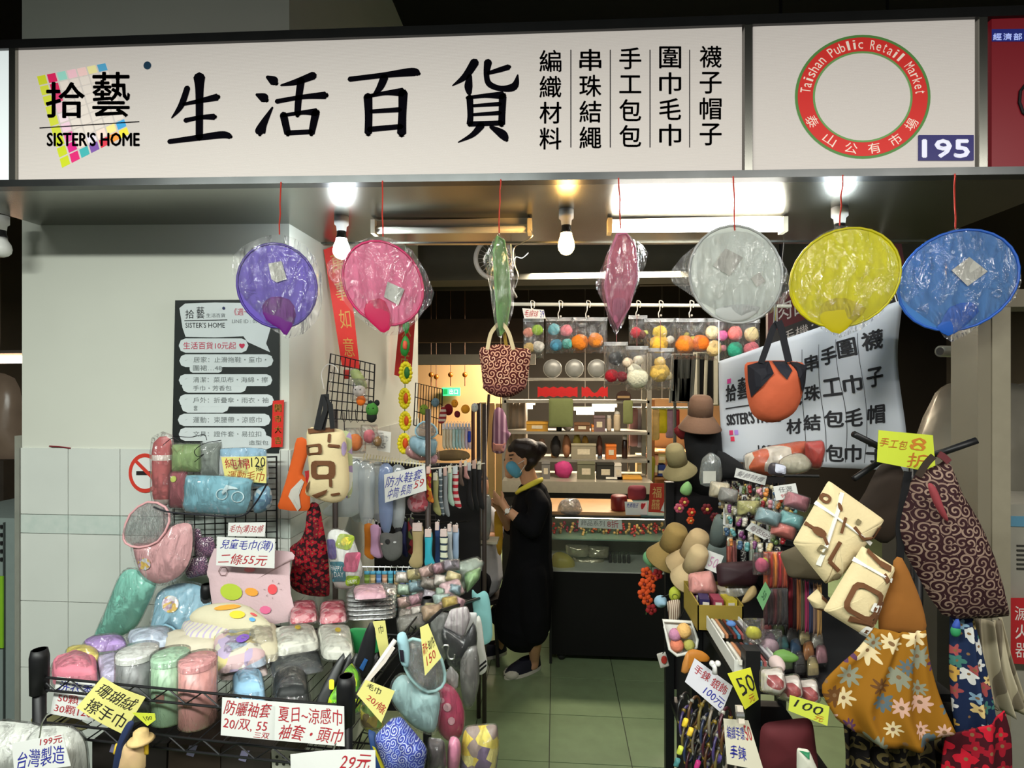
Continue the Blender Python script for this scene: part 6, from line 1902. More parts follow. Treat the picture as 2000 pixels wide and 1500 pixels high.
# ------------------------------------------------------------------ glass counter
GLASS = film((252, 255, 253), .01, .04, .02, 3)
CY = 3.74
cx0, cx1 = P(1073, 1100, CY).x, P(1345, 1100, CY).x
zt_, zs_, zb_ = P(1150, 1008, CY).z, P(1150, 1056, CY).z, P(1150, 1116, CY).z
ctr = thing('glass_counter', 'black framed glass counter with wooden top behind the person', 'counter', ((cx0 + cx1) / 2, CY, 0))
mk('base', G().span((cx0, CY, .06), (cx1, CY + .46, zb_ - .01)), mat((14, 13, 13), .6, spec=.2), ctr)
mk('floor_panel', G().span((cx0, CY + .01, zb_ - .01), (cx1, CY + .46, zb_)), mat((196, 198, 186), .4), ctr)
mk('glass_shelf', G().span((cx0 + .01, CY + .02, zs_ - .004), (cx1, CY + .45, zs_ + .004)), mat((120, 150, 130), .15, spec=.6, noise_amt=.05), ctr)
mk('front_pane', G().span((cx0, CY, zb_), (cx1, CY + .005, zt_)), GLASS, ctr)
mk('back_board', G().span((cx0, CY + .45, zb_), (cx1, CY + .46, zt_)), mat((120, 116, 96), .6), ctr)
mk('top_frame', G().span((cx0, CY - .005, zt_ - .01), (cx1, CY + .47, zt_)), mat((20, 26, 26), .3), ctr)
mk('wood_top', G().span((cx0, CY + .03, zt_), (P(1252, 1000, CY).x, CY + .47, zt_ + .02)), mat((196, 152, 104), .5, noise_amt=.12, scale=12), ctr)
mk('glass_top', G().span((P(1252, 1000, CY).x, CY - .005, zt_), (cx1, CY + .47, zt_ + .012)), mat((80, 110, 110), .15, spec=.7), ctr)
mk('added_case_lamp', G().span((cx0 + .04, CY + .03, zt_ - .024), (cx1 - .04, CY + .045, zt_ - .012)), mat((255, 244, 220), .4, noise_amt=0, emit=9.0), ctr)  # glowing strip added under the top frame to brighten the goods inside
for x in (cx0 + .008, cx1 - .008):
    mk('corner_post', G().span((x - .008, CY - .004, .0), (x + .008, CY + .012, zt_)), mat((20, 20, 20), .4), ctr)
for x in (cx0 + .08, cx1 - .08):
    mk('caster', G().ball((x, CY + .06, .03), .03, 10), mat((30, 30, 30)), ctr, True)
rt = random.Random(3)
tcol = [((180, 40, 36), 'red'), ((196, 90, 40), 'orange'), ((200, 160, 90), 'gold'), ((150, 110, 60), 'bronze'), ((206, 196, 170), 'ivory'), ((120, 140, 90), 'olive'), ((150, 30, 60), 'crimson')]
for k in range(22):
    px = 1082 + k * 11
    c, nm = tcol[(k * 3 + (k // 4)) % 7] if k < 9 else tcol[(k * 2) % 4]
    b = P(px, 1054, CY + .12 + .1 * rt.random())
    b.z = zs_ + .004
    t = thing('trinket_strand', nm + ' beaded trinket strand on the glass shelf of the counter', 'trinket', b, 'trinkets on the glass shelf')
    for j in range(7):
        mk('bead', G().ball(b + Vector((rt.uniform(-.018, .018), rt.uniform(-.02, .02), .008 + .010 * j)), .010, 8), mat(c, .25, noise_amt=.3, spec=.7), t, True)
card('price_card', 'white strip reading 8 standing inside the glass counter', 'price card', [(1131, 1010), (1214, 1014), (1216, 1034), (1129, 1030)], VY(CY + .03), PAPER_W, [('飾品系列', (.06, .25, .6, .8), (110, 110, 110)), ('8折', (.66, .15, .92, .88), INK_R)], hand=0)
soft('yellow_bag', 'yellow plastic bag lying in the bottom of the counter', 'bag', [(1080, 1084), (1096, 1078), (1118, 1090), (1122, 1108), (1100, 1114), (1080, 1110)], VY(CY + .1), .05, mat((176, 160, 70), .4), wr=.01)
for k, (x0, x1, y0) in enumerate(((1104, 1150, 1062), (1146, 1190, 1064), (1118, 1180, 1086), (1180, 1240, 1096))):
    soft('foil_pack', 'crumpled silver plastic pack in the bottom of the counter', 'pack', rq([(x0, y0), (x1, y0 + 2), (x1 - 2, y0 + 26), (x0 + 3, y0 + 24)]), VY(CY + .14 + .04 * k), .04, mat((168, 162, 138), .2, metal=.5, noise_amt=.3, scale=60), wr=.012, freq=34, group='silver packs in the counter', sm=2)
for k in range(5):
    a = P(1192 + k * 9, 1104, CY + .2)
    tag(mk('small_bottle', G().lathe([(.012, 0), (.012, .05), (.006, .06), (.006, .075), (.001, .076)], (a.x, CY + .2, zb_), 10), mat((40, 36, 36), .3)), 'small dark bottle standing in the bottom of the counter', 'bottle', 'dark bottles in the counter')
# things on the counter
soft('clear_bag', 'crumpled clear plastic bag on the wooden counter top', 'bag', [(1092, 984), (1104, 974), (1126, 974), (1134, 986), (1135, 1006), (1092, 1004)], VY(CY + .06), .05, film((215, 215, 210), .35, .3, 1.2, 40), wr=.015, freq=30)
pot = P(1209, 1004, CY + .1)
tag(mk('red_pot', G().lathe([(.045, 0), (.055, .01), (.055, .09), (.050, .10), (.001, .10)], (pot.x, pot.y, zt_ + .02), 18), mat((110, 24, 24), .4), None, True), 'dark red round tin on the wooden counter top', 'tin')
soft('red_pouch', 'maroon cloth pouch behind the red tin', 'pouch', rr(1226, 948, 1262, 976, 8), VY(CY + .25), .04, mat((120, 44, 56), .8))
card('notice_card', 'white notice with blue lettering standing beside the red tin', 'notice', [(1220, 980), (1264, 980), (1264, 1006), (1222, 1006)], VY(CY + .02), PAPER_W, [('免費贈送', (.08, .1, .6, .45), INK_B), ('♥', (.7, .1, .9, .6), INK_R)])
card('greeting_card', 'red and gold greeting card in clear sleeve at the counter end', 'card', [(1270, 944), (1312, 944), (1310, 1002), (1266, 1000)], VY(CY - .02), (190, 60, 44), [('福', (.12, .12, .55, .5), (220, 180, 110)), ('囍', (.12, .55, .5, .9), (220, 180, 110))], hand=0)
mk('white_corner', G().add([VY(CY - .025)(1312, 944), VY(CY - .025)(1310, 1002), VY(CY - .025)(1290, 998)], [(0, 1, 2)]), mat((220, 220, 214)), [o for o in COL.objects if o.get('label', '').startswith('red and gold greeting')][0])

# ------------------------------------------------------------------ the stall behind: steel hutch with goods
HY = 5.5
hut = thing('steel_hutch', 'steel shelving hutch of the stall behind the glass counter', 'shelf', Vector((P(1110, 900, HY).x, HY, 0)))
hx0, hx1 = P(985, 850, HY).x, P(1268, 850, HY).x
HS = mat((170, 164, 150), .35, metal=.6, noise_amt=.1)
for x in (hx0, hx1):
    for dy in (0, .35):
        mk('post', G().span((x - .02, HY + dy - .02, 0), (x + .02, HY + dy + .02, P(1100, 690, HY).z)), HS, hut)
shelf_z = {}
for y in (738, 782, 843, 897, 948):
    z = P(1110, y, HY).z
    shelf_z[y] = z
    mk('shelf', G().span((hx0, HY - .02, z - .025), (hx1, HY + .40, z)), HS, hut)
mk('counter_body', G().span((hx0, HY - .2, 0), (hx1, HY + .42, P(1110, 962, HY - .2).z)), mat((30, 26, 24), .6), hut)
mk('steel_top', G().span((hx0, HY - .22, P(1110, 962, HY - .2).z), (hx1, HY + .42, P(1110, 940, HY - .2).z)), mat((206, 196, 176), .3, metal=.5), hut)

shelf_z[948] = P(1110, 940, HY - .2).z


def on_hutch(name, label, cat, x0, x1, y_top, row, col, kind='box', dy=.0, group=None):
    z = shelf_z[row]
    a, b = P(x0, row, HY + dy), P(x1, row, HY + dy)
    top = P(x0, y_top, HY + dy).z
    h = max(.03, top - z)
    c = Vector(((a.x + b.x) / 2, HY + dy + .08, z))
    w = b.x - a.x
    if kind == 'box':
        t = thing(name, label, cat, c, group)
        mk('carton_body', G().box(c + Vector((0, 0, h / 2)), (w, .14, h)), mat(col, .7, noise_amt=.15, scale=20), t)
        mk('lid_flap', G().box(c + Vector((0, -.002, h - .012)), (w * 1.02, .145, .02)), mat(tuple(min(255, int(v * 1.15)) for v in col), .7), t)
        mk('label_patch', G().box(c + Vector((0, -.071, h * .45)), (w * .5, .002, h * .35)), mat((214, 200, 170), .7, noise_amt=.2, scale=50), t)
    elif kind == 'jar':
        t = thing(name, label, cat, c, group)
        mk('jar_body', G().lathe([(w * .42, 0), (w * .48, h * .1), (w * .48, h * .75), (w * .36, h * .82)], c, 14), mat(col, .3, noise_amt=.2), t, True)
        mk('lid', G().lathe([(w * .40, h * .82), (w * .40, h), (.001, h)], c, 14), mat((206, 200, 190), .4), t)
    else:
        tag(mk(name, G().ball(c + Vector((0, 0, h / 2)), h / 2, 12, .25, x0, (w / h, .5, 1)), mat(col, .7, noise_amt=.25, scale=30), None, True), label, cat, group)


row1 = [('gold carton with pale lid on the hutch shelf by the white curtain', 1028, 1070, 824, (190, 140, 50)), ('dark plum carton on the upper hutch shelf', 1160, 1182, 812, (110, 90, 90)), ('brown carton below the far lamps', 1122, 1152, 826, (110, 76, 50)), ('orange carton on the upper hutch shelf', 1156, 1160, 830, (200, 120, 50))]
for lab, a, b, yt, c in row1:
    on_hutch('carton', lab, 'box', a, b, yt, 843, c)
for lab, a, b, yt, c, kd in (('black cup on the upper hutch shelf', 1086, 1098, 830, (26, 26, 30), 'jar'), ('white cloth bundle leaning on the upper hutch shelf', 1100, 1118, 824, (214, 200, 186), 'lump'), ('red jar on the upper hutch shelf', 1156, 1164, 832, (160, 40, 36), 'jar'), ('blue jar on the upper hutch shelf', 1164, 1176, 830, (70, 90, 160), 'jar'), ('clear drinking jar on the upper hutch shelf', 1186, 1196, 812, (196, 176, 150), 'jar'), ('tall clear jar on the upper hutch shelf', 1200, 1214, 802, (200, 180, 150), 'jar')):
    on_hutch('goods', lab, 'jar' if kd == 'jar' else 'bundle', a, b, yt, 843, c, kd) if kd != 'lump' else on_hutch('cloth_bundle', lab, 'bundle', a, b, yt, 843, c, kd)
for lab, a, b, yt, c, kd in (('dark bag on the middle hutch shelf', 1074, 1096, 852, (40, 36, 34), 'lump'), ('tan bag on the middle hutch shelf', 1098, 1116, 850, (176, 120, 84), 'lump'), ('yellow bag on the middle hutch shelf', 1118, 1136, 850, (196, 176, 80), 'lump'), ('amber bag on the middle hutch shelf', 1136, 1152, 852, (176, 130, 50), 'lump'), ('clear bottle rack with yellow lid on the middle hutch shelf', 1116, 1164, 866, (150, 140, 116), 'box'), ('brown bundle on the middle hutch shelf', 1166, 1178, 852, (110, 70, 56), 'lump'),
                             ('orange tray on the middle hutch shelf', 1184, 1204, 868, (206, 110, 40), 'box'), ('dark bottle by the hutch post', 1216, 1228, 852, (56, 34, 26), 'jar'), ('grey cup on the middle hutch shelf', 1168, 1178, 880, (110, 120, 130), 'jar'), ('brown jar on the middle hutch shelf', 1076, 1088, 872, (126, 90, 50), 'jar'), ('pale bundle on the middle hutch shelf', 1050, 1066, 858, (196, 150, 120), 'lump')):
    on_hutch({'lump': 'goods_bundle', 'box': 'carton', 'jar': 'goods_jar'}[kd], lab, {'lump': 'bundle', 'box': 'box', 'jar': 'jar'}[kd], a, b, yt, 897, c, kd, .03)
for lab, a, b, yt, c, kd in (('magenta gift bag on the steel top', 1083, 1120, 902, (196, 60, 120), 'lump'), ('dark glass box on the steel top', 1166, 1200, 904, (46, 44, 36), 'box'), ('olive glass box on the steel top', 1128, 1162, 902, (110, 108, 84), 'box'), ('white small box beside the hutch post', 1200, 1214, 906, (206, 196, 180), 'box'), ('gold strip box on the steel top by the post', 1206, 1254, 934, (206, 150, 60), 'box'), ('grey box on the steel top beside the masked person', 1058, 1074, 902, (120, 116, 110), 'box'), ('white stacked paper on the steel top', 1184, 1216, 942, (220, 212, 196), 'box')):
    on_hutch({'lump': 'gift_bag', 'box': 'carton'}[kd], lab, {'lump': 'bag', 'box': 'box'}[kd], a, b, yt, 948, c, kd, -.10)
# round lids, red paper cuts and hanging cloths
for k, px in enumerate((1079, 1122, 1166)):
    z = shelf_z[738]
    c = P(px, 720, HY)
    t = thing('round_pan', 'grey round pan lid standing on the top hutch shelf', 'pan', (c.x, HY, z), 'three grey pan lids')
    mk('lid_disc', G().lathe([(.085, 0), (.088, .01), (.075, .03), (.02, .036), (.001, .036)], Vector((c.x, HY + .02, z + .09)), 28, (0, -1, 0)), mat((150, 150, 146), .4, metal=.3, noise_amt=.1), t, True)
    mk('rim', G().tube([Vector((c.x, HY + .01, z + .09)) + Vector((math.cos(a), 0, math.sin(a))) * .087 for a in [j * .2618 for j in range(24)]], .005, 6, True), mat((170, 170, 164), .3, metal=.5), t)
for lab, x0, x1 in (('wide red paper cut hung under the top hutch shelf', 1050, 1128), ('narrow red paper cut hung under the top hutch shelf', 1136, 1187)):
    n = 10
    ol = [(x0 + (x1 - x0) * k / n, 755 + 3 * (k % 2) + (10 if x0 > 1100 and 3 < k < 7 else 0)) for k in range(n + 1)] + [(x1 - (x1 - x0) * k / n, 776 - 3 * (k % 2)) for k in range(n + 1)]
    o = tag(mk('red_paper_cut', G().prism([VY(HY - .03)(*p) for p in ol], (0, .003, 0)), mat((190, 26, 26), .5, noise_amt=.15, scale=40)), lab, 'decoration')
soft('green_cloth', 'moss green cloth hanging over the hutch shelf', 'cloth', rr(1072, 778, 1119, 834, 3), VY(HY - .05), .015, mat((112, 120, 74), .85), sm=1, wr=.004)
soft('green_cloth', 'narrow moss green cloth hanging beside the hutch post', 'cloth', rr(1217, 782, 1236, 828, 3), VY(HY - .05), .012, mat((118, 122, 76), .85), sm=1, wr=.004)
sg = thing('round_plaque', 'dark arched plaque hanging below the hutch top shelf', 'plaque', P(1218, 783, HY - .04))
mk('plaque', G().prism([VY(HY - .04)(*p) for p in [(1204, 782), (1232, 782)] + [(1218 + 15 * math.cos(a), 774 - 11 * math.sin(a)) for a in (0, .6, 1.2, 1.57, 2, 2.5, 3.14)]], (0, .01, 0)), mat((50, 28, 20), .5), sg)
mk('plaque_band', G().prism([VY(HY - .045)(*p) for p in ((1206, 773), (1230, 773), (1230, 778), (1206, 778))], (0, .004, 0)), mat((150, 120, 80)), sg)
soft('striped_apron', 'mauve striped apron hanging before the beige wall panel', 'apron', [(966, 800), (978, 796), (988, 812), (992, 840), (998, 848), (990, 862), (984, 884), (962, 882), (961, 850), (962, 824)], VY(4.9), .03, stripes((110, 70, 96), (176, 140, 160), 22, 'X', .4), prints=[('pink_hem', 'fill', [(963, 864), (988, 864), (984, 882), (963, 880)], mat((190, 130, 120), .85))], cords=[('hanging_cord', [P(978, 798, 4.9), Vector((P(978, 798, 4.75).x, 4.75, P(1000, 546, 4.6).z))], .004, mat((120, 110, 90)))])
tag(mk('drying_pole', G().tube([P(955, 770, 4.7), P(950, 850, 4.7), P(944, 938, 4.7), Vector((P(944, 938, 4.7).x, 4.7, 0))], .012, 8), mat((50, 34, 26))), 'thin dark wooden pole standing before the beige wall panel', 'pole')
tag(mk('drying_pole', G().tube([P(924, 800, 4.8), Vector((P(924, 800, 4.8).x, 4.8, 0))], .016, 8), mat((70, 40, 30))), 'brown wooden pole behind the sock stand', 'pole')
tag(mk('white_curtain', G().sheet(lambda u, v: P(992 + 38 * u, 784 + 150 * v, 5.9) + Vector((0, .015 * math.sin(u * 20), 0)), 20, 4, (0, .003, 0)), mat((214, 200, 184), .8), None, True), 'pale curtain hanging beside the steel hutch', 'curtain')
for k in range(4):
    x0 = P(935 + k * 16, 900, 6.4).x
    w = P(951 + k * 16, 900, 6.4).x - x0
    tag(mk('wooden_board', G().span((x0 + .006, 6.4, 0), (x0 + w - .006, 6.44, P(950, 786 + k, 6.4).z)), mat((206, 172, 128), .6, noise_amt=.1, scale=6)), 'pale wooden board standing behind the striped apron', 'board', 'pale boards behind the apron')
# exit sign and gold baubles
ex = thing('exit_sign', 'glowing green exit sign on the beige wall', 'sign', P(880, 773, 7.5))
EP = VY(7.5)
mk('sign_box', G().prism([EP(863, 757), EP(898, 757), EP(898, 773), EP(863, 773)], (0, .05, 0)), mat((70, 210, 140), .4, noise_amt=0, emit=.9), ex)
g = G()
write(g, '出口', (878, 760, 894, 770), VY(7.49))
mk('lettering', g, mat((225, 255, 240), .4, noise_amt=0, emit=.9), ex)
mk('running_figure', G().add([VY(7.49)(866, 760), VY(7.49)(874, 760), VY(7.49)(874, 770), VY(7.49)(866, 770)], [(0, 1, 2, 3)]), mat((20, 150, 80), .4, noise_amt=0, emit=.4), ex)
for px, py in ((852, 736), (880, 732), (908, 732), (842, 732)):
    t = thing('gold_bauble', 'gold bauble hanging on a thread before the beige wall', 'bauble', P(px, py + 5, 7.2), 'gold baubles')
    mk('ball', G().ball(P(px, py, 7.2), .035, 12), mat((206, 130, 50), .25, metal=.7), t, True)
    mk('thread', G().tube([P(px, py - 4, 7.2), Vector((P(px, py, 7.2).x, 7.2, 4.3))], .004, 4), mat((90, 60, 40)), t)
    mk('tassel', G().tube([P(px, py + 4, 7.2), P(px, py + 22, 7.2)], .006, 5), mat((120, 60, 40)), t)
# glowing tubes of the far hall
for lab, x0, x1, py in (('far glowing tube lamp above the gold carton', 1024, 1040, 794), ('far glowing tube lamp seen through the hutch', 1126, 1160, 805), ('second far glowing tube lamp seen through the hutch', 1162, 1200, 799), ('far glowing tube lamp beyond the hutch post', 1288, 1300, 798), ('far glowing tube lamp beside the brown hat', 1322, 1334, 796), ('far small lamp beside the banner edge', 1392, 1400, 797)):
    a, b = P(x0, py, 8.3), P(x1, py, 8.3)
    t = thing('hall_lamp', lab, 'lamp', (a + b) / 2)
    mk('tube', G().tube([a, b], .035, 8), mat((255, 236, 206), .4, noise_amt=0, emit=14.0), t)
    mk('housing', G().tube([a + Vector((-.04, .04, .05)), b + Vector((.04, .04, .05))], .03, 6), mat((190, 186, 176)), t)
    mk('rod', G().tube([(a + b) / 2 + Vector((0, .04, .05)), Vector(((a.x + b.x) / 2, 8.34, 4.3))], .008, 5), mat((70, 66, 60)), t)
# shelving and goods behind the right-hand goods, lit warm
BSX0, BSX1 = P(1272, 850, 6.2).x, P(1440, 850, 6.2).x
bs = thing('back_shelf', 'wooden back shelf with hanging goods beyond the hutch post', 'shelf', Vector(((BSX0 + BSX1) / 2, 6.2, 0)))
WD = mat((176, 128, 84), .6, noise_amt=.15, scale=8)
for y in (880, 930, 960):
    mk('shelf', G().span((BSX0, 6.1, P(1300, y, 6.2).z - .02), (BSX1, 6.5, P(1300, y, 6.2).z)), WD, bs)
for x in (BSX0, (BSX0 + BSX1) / 2, BSX1):
    mk('post', G().span((x - .02, 6.1, 0), (x + .02, 6.14, P(1300, 780, 6.2).z)), mat((120, 84, 56)), bs)
mk('back_board', G().span((BSX0, 6.5, 0), (BSX1, 6.52, P(1300, 780, 6.2).z)), mat((196, 166, 126), .7, noise_amt=.2, scale=5), bs)
for k, (px, yb, w, c, nm) in enumerate(((1240, 872, 10, (200, 150, 150), 'pale pink'), (1252, 874, 9, (190, 180, 190), 'pearl'), (1266, 872, 8, (214, 190, 160), 'champagne'), (1282, 860, 10, (226, 186, 120), 'honey'), (1296, 846, 12, (206, 186, 30), 'bright yellow'), (1310, 856, 10, (150, 120, 140), 'lavender'), (1322, 836, 9, (150, 40, 44), 'ruby'))):
    soft('hanging_scarf', nm + ' scarf hanging from the rail behind the hutch', 'scarf', rr(px - w, 798, px + w * .6, yb, 4), VY(5.9 + .01 * k), .03, mat(c, .7, noise_amt=.25, scale=20), group='scarves behind the hutch', sm=1)
tag(mk('scarf_rail', G().tube([P(1225, 797, 5.92), P(1345, 797, 5.92)], .012, 8).tube([P(1228, 797, 5.92), Vector((P(1228, 797, 5.92).x, 5.92, 0))], .012, 8), CHROME), 'chrome rail holding the scarves behind the hutch', 'rail')
for lab, x0, x1, y0, y1, c in (('cream carton on the back shelf', 1244, 1260, 888, 928, (206, 180, 130)), ('brown bottle box on the back shelf', 1264, 1272, 888, 928, (100, 60, 40)), ('pink carton on the back shelf', 1276, 1286, 890, 928, (206, 150, 120)), ('blue round tin on the back shelf', 1284, 1300, 908, 930, (40, 60, 130)), ('beige folder on the back shelf', 1286, 1300, 880, 904, (190, 176, 120))):
    a, b = P(x0, y1, 6.12), P(x1, y0, 6.12)
    t = thing('carton', lab, 'box', (a.x, 6.12, a.z))
    mk('carton_body', G().span((a.x, 6.12, a.z), (b.x, 6.26, b.z)), mat(c, .6, noise_amt=.15), t)
    mk('label_patch', G().span((a.x + .01, 6.117, a.z + .03), (b.x - .01, 6.12, (a.z + b.z) / 2)), mat((216, 206, 180)), t)
soft('yellow_umbrella', 'slim olive yellow umbrella leaning on the back shelf', 'umbrella', [(1272, 892), (1280, 900), (1274, 940), (1262, 946), (1266, 920)], VY(5.8), .03, mat((160, 150, 40), .6))
# louvred steel grille and dark window
gr = thing('louvre_grille', 'grey louvred metal grille standing above the brown hat', 'grille', P(1335, 782, 4.2))
for k in range(14):
    a, b = P(1318 + k * 2.6, 694, 4.2), P(1314 + k * 2.6, 784, 4.2)
    mk('slat', G().bar(a, b, .006, .03, (0, 1, 0)), mat((130, 128, 118), .4, metal=.3), gr)
mk('stand_leg', G().tube([P(1318, 780, 4.21), Vector((P(1318, 780, 4.21).x, 4.21, 0))], .012, 6), mat((90, 88, 80)), gr)
mk('stand_leg', G().tube([P(1346, 780, 4.21), Vector((P(1346, 780, 4.21).x, 4.21, 0))], .012, 6), mat((90, 88, 80)), gr)
mk('frame', G().tube([P(1314, 692, 4.2), P(1358, 692, 4.2), P(1352, 786, 4.2), P(1308, 786, 4.2)], .008, 6, True), mat((150, 148, 138), .4), gr)
wn = struct(mk('window_1', G().tube([P(1360, 690, 5.0), P(1400, 690, 5.0), P(1400, 790, 5.0), P(1360, 790, 5.0)], .03, 6, True), mat((150, 146, 130))))
mk('pane', G().prism([P(1360, 690, 5.02), P(1400, 690, 5.02), P(1400, 790, 5.02), P(1360, 790, 5.02)], (0, .01, 0)), mat((24, 22, 20), .2), wn)
mk('mullion', G().tube([P(1380, 690, 5.0), P(1377, 790, 5.0)], .016, 6), mat((150, 146, 130)), wn)
# ------------------------------------------------------------------ black rack on the right of the aisle
RR = thing('display_rack', 'black stepped display rack of trinkets on the banner side of the aisle', 'rack', Vector((.75, 1.7, 0)))
rz = 1.14
fa, fb = F(1500, 1332, rz), F(1338, 1172, rz)
xr0 = (fa.x + fb.x) / 2
fr_y, bk_y = fa.y, 2.35
RBL = mat((18, 18, 20), .45, noise_amt=.15)
for (x, y, h) in ((xr0, fr_y, 1.22), (xr0 + .44, fr_y, 1.1), (xr0, bk_y, 1.45), (xr0 + .44, bk_y, 1.45), (xr0 + .01, 1.95, 1.25)):
    mk('post', G().span((x - .017, y - .017, 0), (x + .017, y + .017, h)), RBL, RR)
mk('shelf', G().span((xr0 - .012, fr_y, rz - .03), (xr0 + .46, bk_y, rz - .012)), RBL, RR)
mk('edge_rail', G().span((xr0 - .018, fr_y, rz - .035), (xr0 - .006, bk_y, rz + .018)), RBL, RR)
mk('edge_trim', G().span((xr0 - .020, fr_y, rz + .017), (xr0 - .012, bk_y, rz + .021)), CHROME, RR)
mk('lower_shelf', G().span((xr0, fr_y, .55), (xr0 + .44, bk_y, .57)), RBL, RR)
mk('side_panel', G().span((xr0 + .03, fr_y + .1, .1), (xr0 + .05, bk_y, rz - .05)), mat((20, 18, 20), .8), RR)
mk('riser', G().span((xr0 + .25, 1.95, rz), (xr0 + .44, bk_y, rz + .22)), RBL, RR)
mk('back_board', G().span((xr0 + .02, bk_y, .6), (xr0 + .46, bk_y + .02, P(1420, 930, bk_y).z)), mat((24, 20, 22), .8), RR)
mk('hook_bar', G().tube([P(1420, 928, 2.3), P(1600, 930, 2.2)], .006, 6), RBL, RR)
mk('hook_bar', G().tube([P(1405, 1048, 2.2), P(1560, 1068, 1.9)], .006, 6), RBL, RR)

# ------------------------------------------------------------------ hats
def hat(label, c, r, y, col, tilt=(0, 0, 1), band=None, h=.11, brim=.05):
    """soft bucket hat: crown, sloping brim, sweat band"""
    p = P(c[0], c[1], y)
    s = y / FPX
    R = r * s
    t = thing('bucket_hat', label, 'hat', p)
    ax = Vector(tilt).normalized()
    m = mat(col, .9, noise_amt=.08, bump=.2, bscale=120)
    cr = R * .57
    mk('crown', G().lathe([(cr, 0), (cr * .99, h * .55), (cr * .9, h * .85), (cr * .7, h), (.001, h * 1.03)], p, 24, ax), m, t, True)
    mk('brim', G().lathe([(cr * .98, .004), (R, -brim), (R * 1.0, -brim - .004), (cr * .96, -.002)], p, 28, ax), m, t, True)
    if band:
        mk('hat_band', G().lathe([(cr * 1.012, .004), (cr * 1.012, .03), (cr * 1.0, .032)], p, 24, ax), mat(band, .8), t, True)
    return t


hat('brown bucket hat on top of the dark garments before the banner', (1368, 812), 40, 2.3, (112, 84, 66), (0, -.2, 1), h=.08)
hat('tall olive drab hat hung below the brown hat', (1324, 906), 33, 2.25, (142, 130, 92), (-.3, -.35, 1), h=.08, brim=.035)
hat('khaki cap with dark brim edge hung over the aisle rack', (1310, 1070), 40, 2.05, (140, 116, 66), (.25, -.4, 1), band=None, h=.09)
hat('beige bucket hat in the row above the pink pouch', (1348, 1086), 38, 1.95, (176, 152, 112), (.3, -.45, 1), h=.10)
hat('small beige sun hat at the front of the hat row', (1352, 1112), 34, 1.85, (186, 164, 124), (.2, -.55, 1), h=.09)
hat('slate grey hat behind the small price notes', (1400, 1062), 28, 2.1, (106, 118, 114), (.1, -.3, 1), h=.11)
soft('dark_garment', 'black garment hanging below the brown hat', 'garment', [(1338, 828), (1400, 826), (1410, 870), (1412, 930), (1400, 968), (1350, 960), (1342, 900)], VY(2.36), .05, mat((12, 12, 14), .85), wr=.01)
soft('dark_garment', 'dark red cloth peeping out beside the olive hat', 'garment', [(1316, 838), (1344, 824), (1350, 850), (1330, 858)], VY(2.38), .03, mat((110, 20, 26), .85))
soft('dark_garment', 'black net garment below the banner corner', 'garment', [(1402, 880), (1450, 906), (1470, 925), (1440, 935), (1404, 930)], VY(2.30), .03, mat((18, 18, 20), .85), wr=.008)
bt = thing('clear_bottle', 'clear bag shaped like a bottle with white label below the black garment', 'bag', P(1388, 948, 2.1))
mk('body', puff(G(), [(1370, 902), (1378, 890), (1388, 884), (1400, 890), (1408, 902), (1407, 946), (1368, 946)], VY(2.1), .03, back=1, wr=.004), film((206, 212, 210), .25, .14, .6, 26), bt, True)
mk('paper_label', G().prism([VY(2.06)(*p) for p in ((1373, 920), (1398, 920), (1398, 944), (1373, 944))], (0, -.001, 0)), mat((206, 206, 196)), bt)

# ------------------------------------------------------------------ goods on the step of the rack
soft('orange_bag', 'orange bag with white blot print lying below the banner', 'bag', rq([(1454, 888), (1500, 872), (1560, 862), (1600, 862), (1600, 900), (1560, 922), (1500, 930), (1456, 918)]), VY(1.98, 0, 10, 1520, 900), .05, mixed(((214, 92, 34), (226, 216, 200), (214, 92, 34), (206, 80, 30)), 16, .6, .1), bag=1.04, sm=2, wr=.008)
soft('red_pouch', 'scarlet folded pouch beside the orange bag', 'pouch', rq([(1572, 864), (1606, 860), (1610, 878), (1600, 916), (1574, 912)]), VY(1.92), .03, mat((206, 62, 50), .5), bag=1.06, sm=2)
soft('white_pouch', 'cream bow-shaped pouch in clear wrap below the orange bag', 'pouch', [(1524, 900), (1540, 890), (1566, 886), (1584, 904), (1574, 920), (1544, 926), (1524, 918)], VY(1.88), .03, mat((206, 200, 176), .6), bag=1.08)
soft('roll_tin', 'dark cylindrical tin with white label below the orange bag', 'tin', rr(1500, 905, 1534, 930, 9, 12), VY(1.86), .03, mat((60, 56, 64), .35), prints=[('white_label', 'fill', rr(1508, 906, 1530, 922, 3, 12), mat((200, 204, 220)))])
for lab, cn, y, lines in (('white note strip tilted above the bead strands', [(1438, 914), (1498, 930), (1494, 948), (1434, 932)], 1.92, [('髮飾特價', (.08, .2, .92, .8), (130, 126, 130))]),
                          ('white rounded price note among the bead strands', [(1510, 950), (1554, 944), (1560, 970), (1516, 978)], 1.76, [('任選', (.2, .12, .8, .5), (120, 120, 120)), ('99元', (.25, .6, .75, .9), INK_R)]),
                          ('white tilted price note reading 50 above the rope packs', [(1468, 1020), (1518, 1046), (1508, 1062), (1456, 1034)], 1.70, [('每包50元', (.1, .2, .9, .8), (120, 90, 100))]),
                          ('grey white blank tag hanging by the net bags', [(1413, 992), (1432, 998), (1430, 1034), (1412, 1024)], 1.95, []),
                          ('white price note reading 50 behind the beige hats', [(1375, 1072), (1414, 1086), (1400, 1120), (1368, 1106)], 1.82, [('帽子', (.08, .1, .3, .8), INK_B), ('50', (.4, .25, .85, .8), (200, 150, 180))])):
    card('price_card', lab, 'price card', cn, VY(y, -8, 0, cn[0][0], cn[0][1]), PAPER_W, lines)
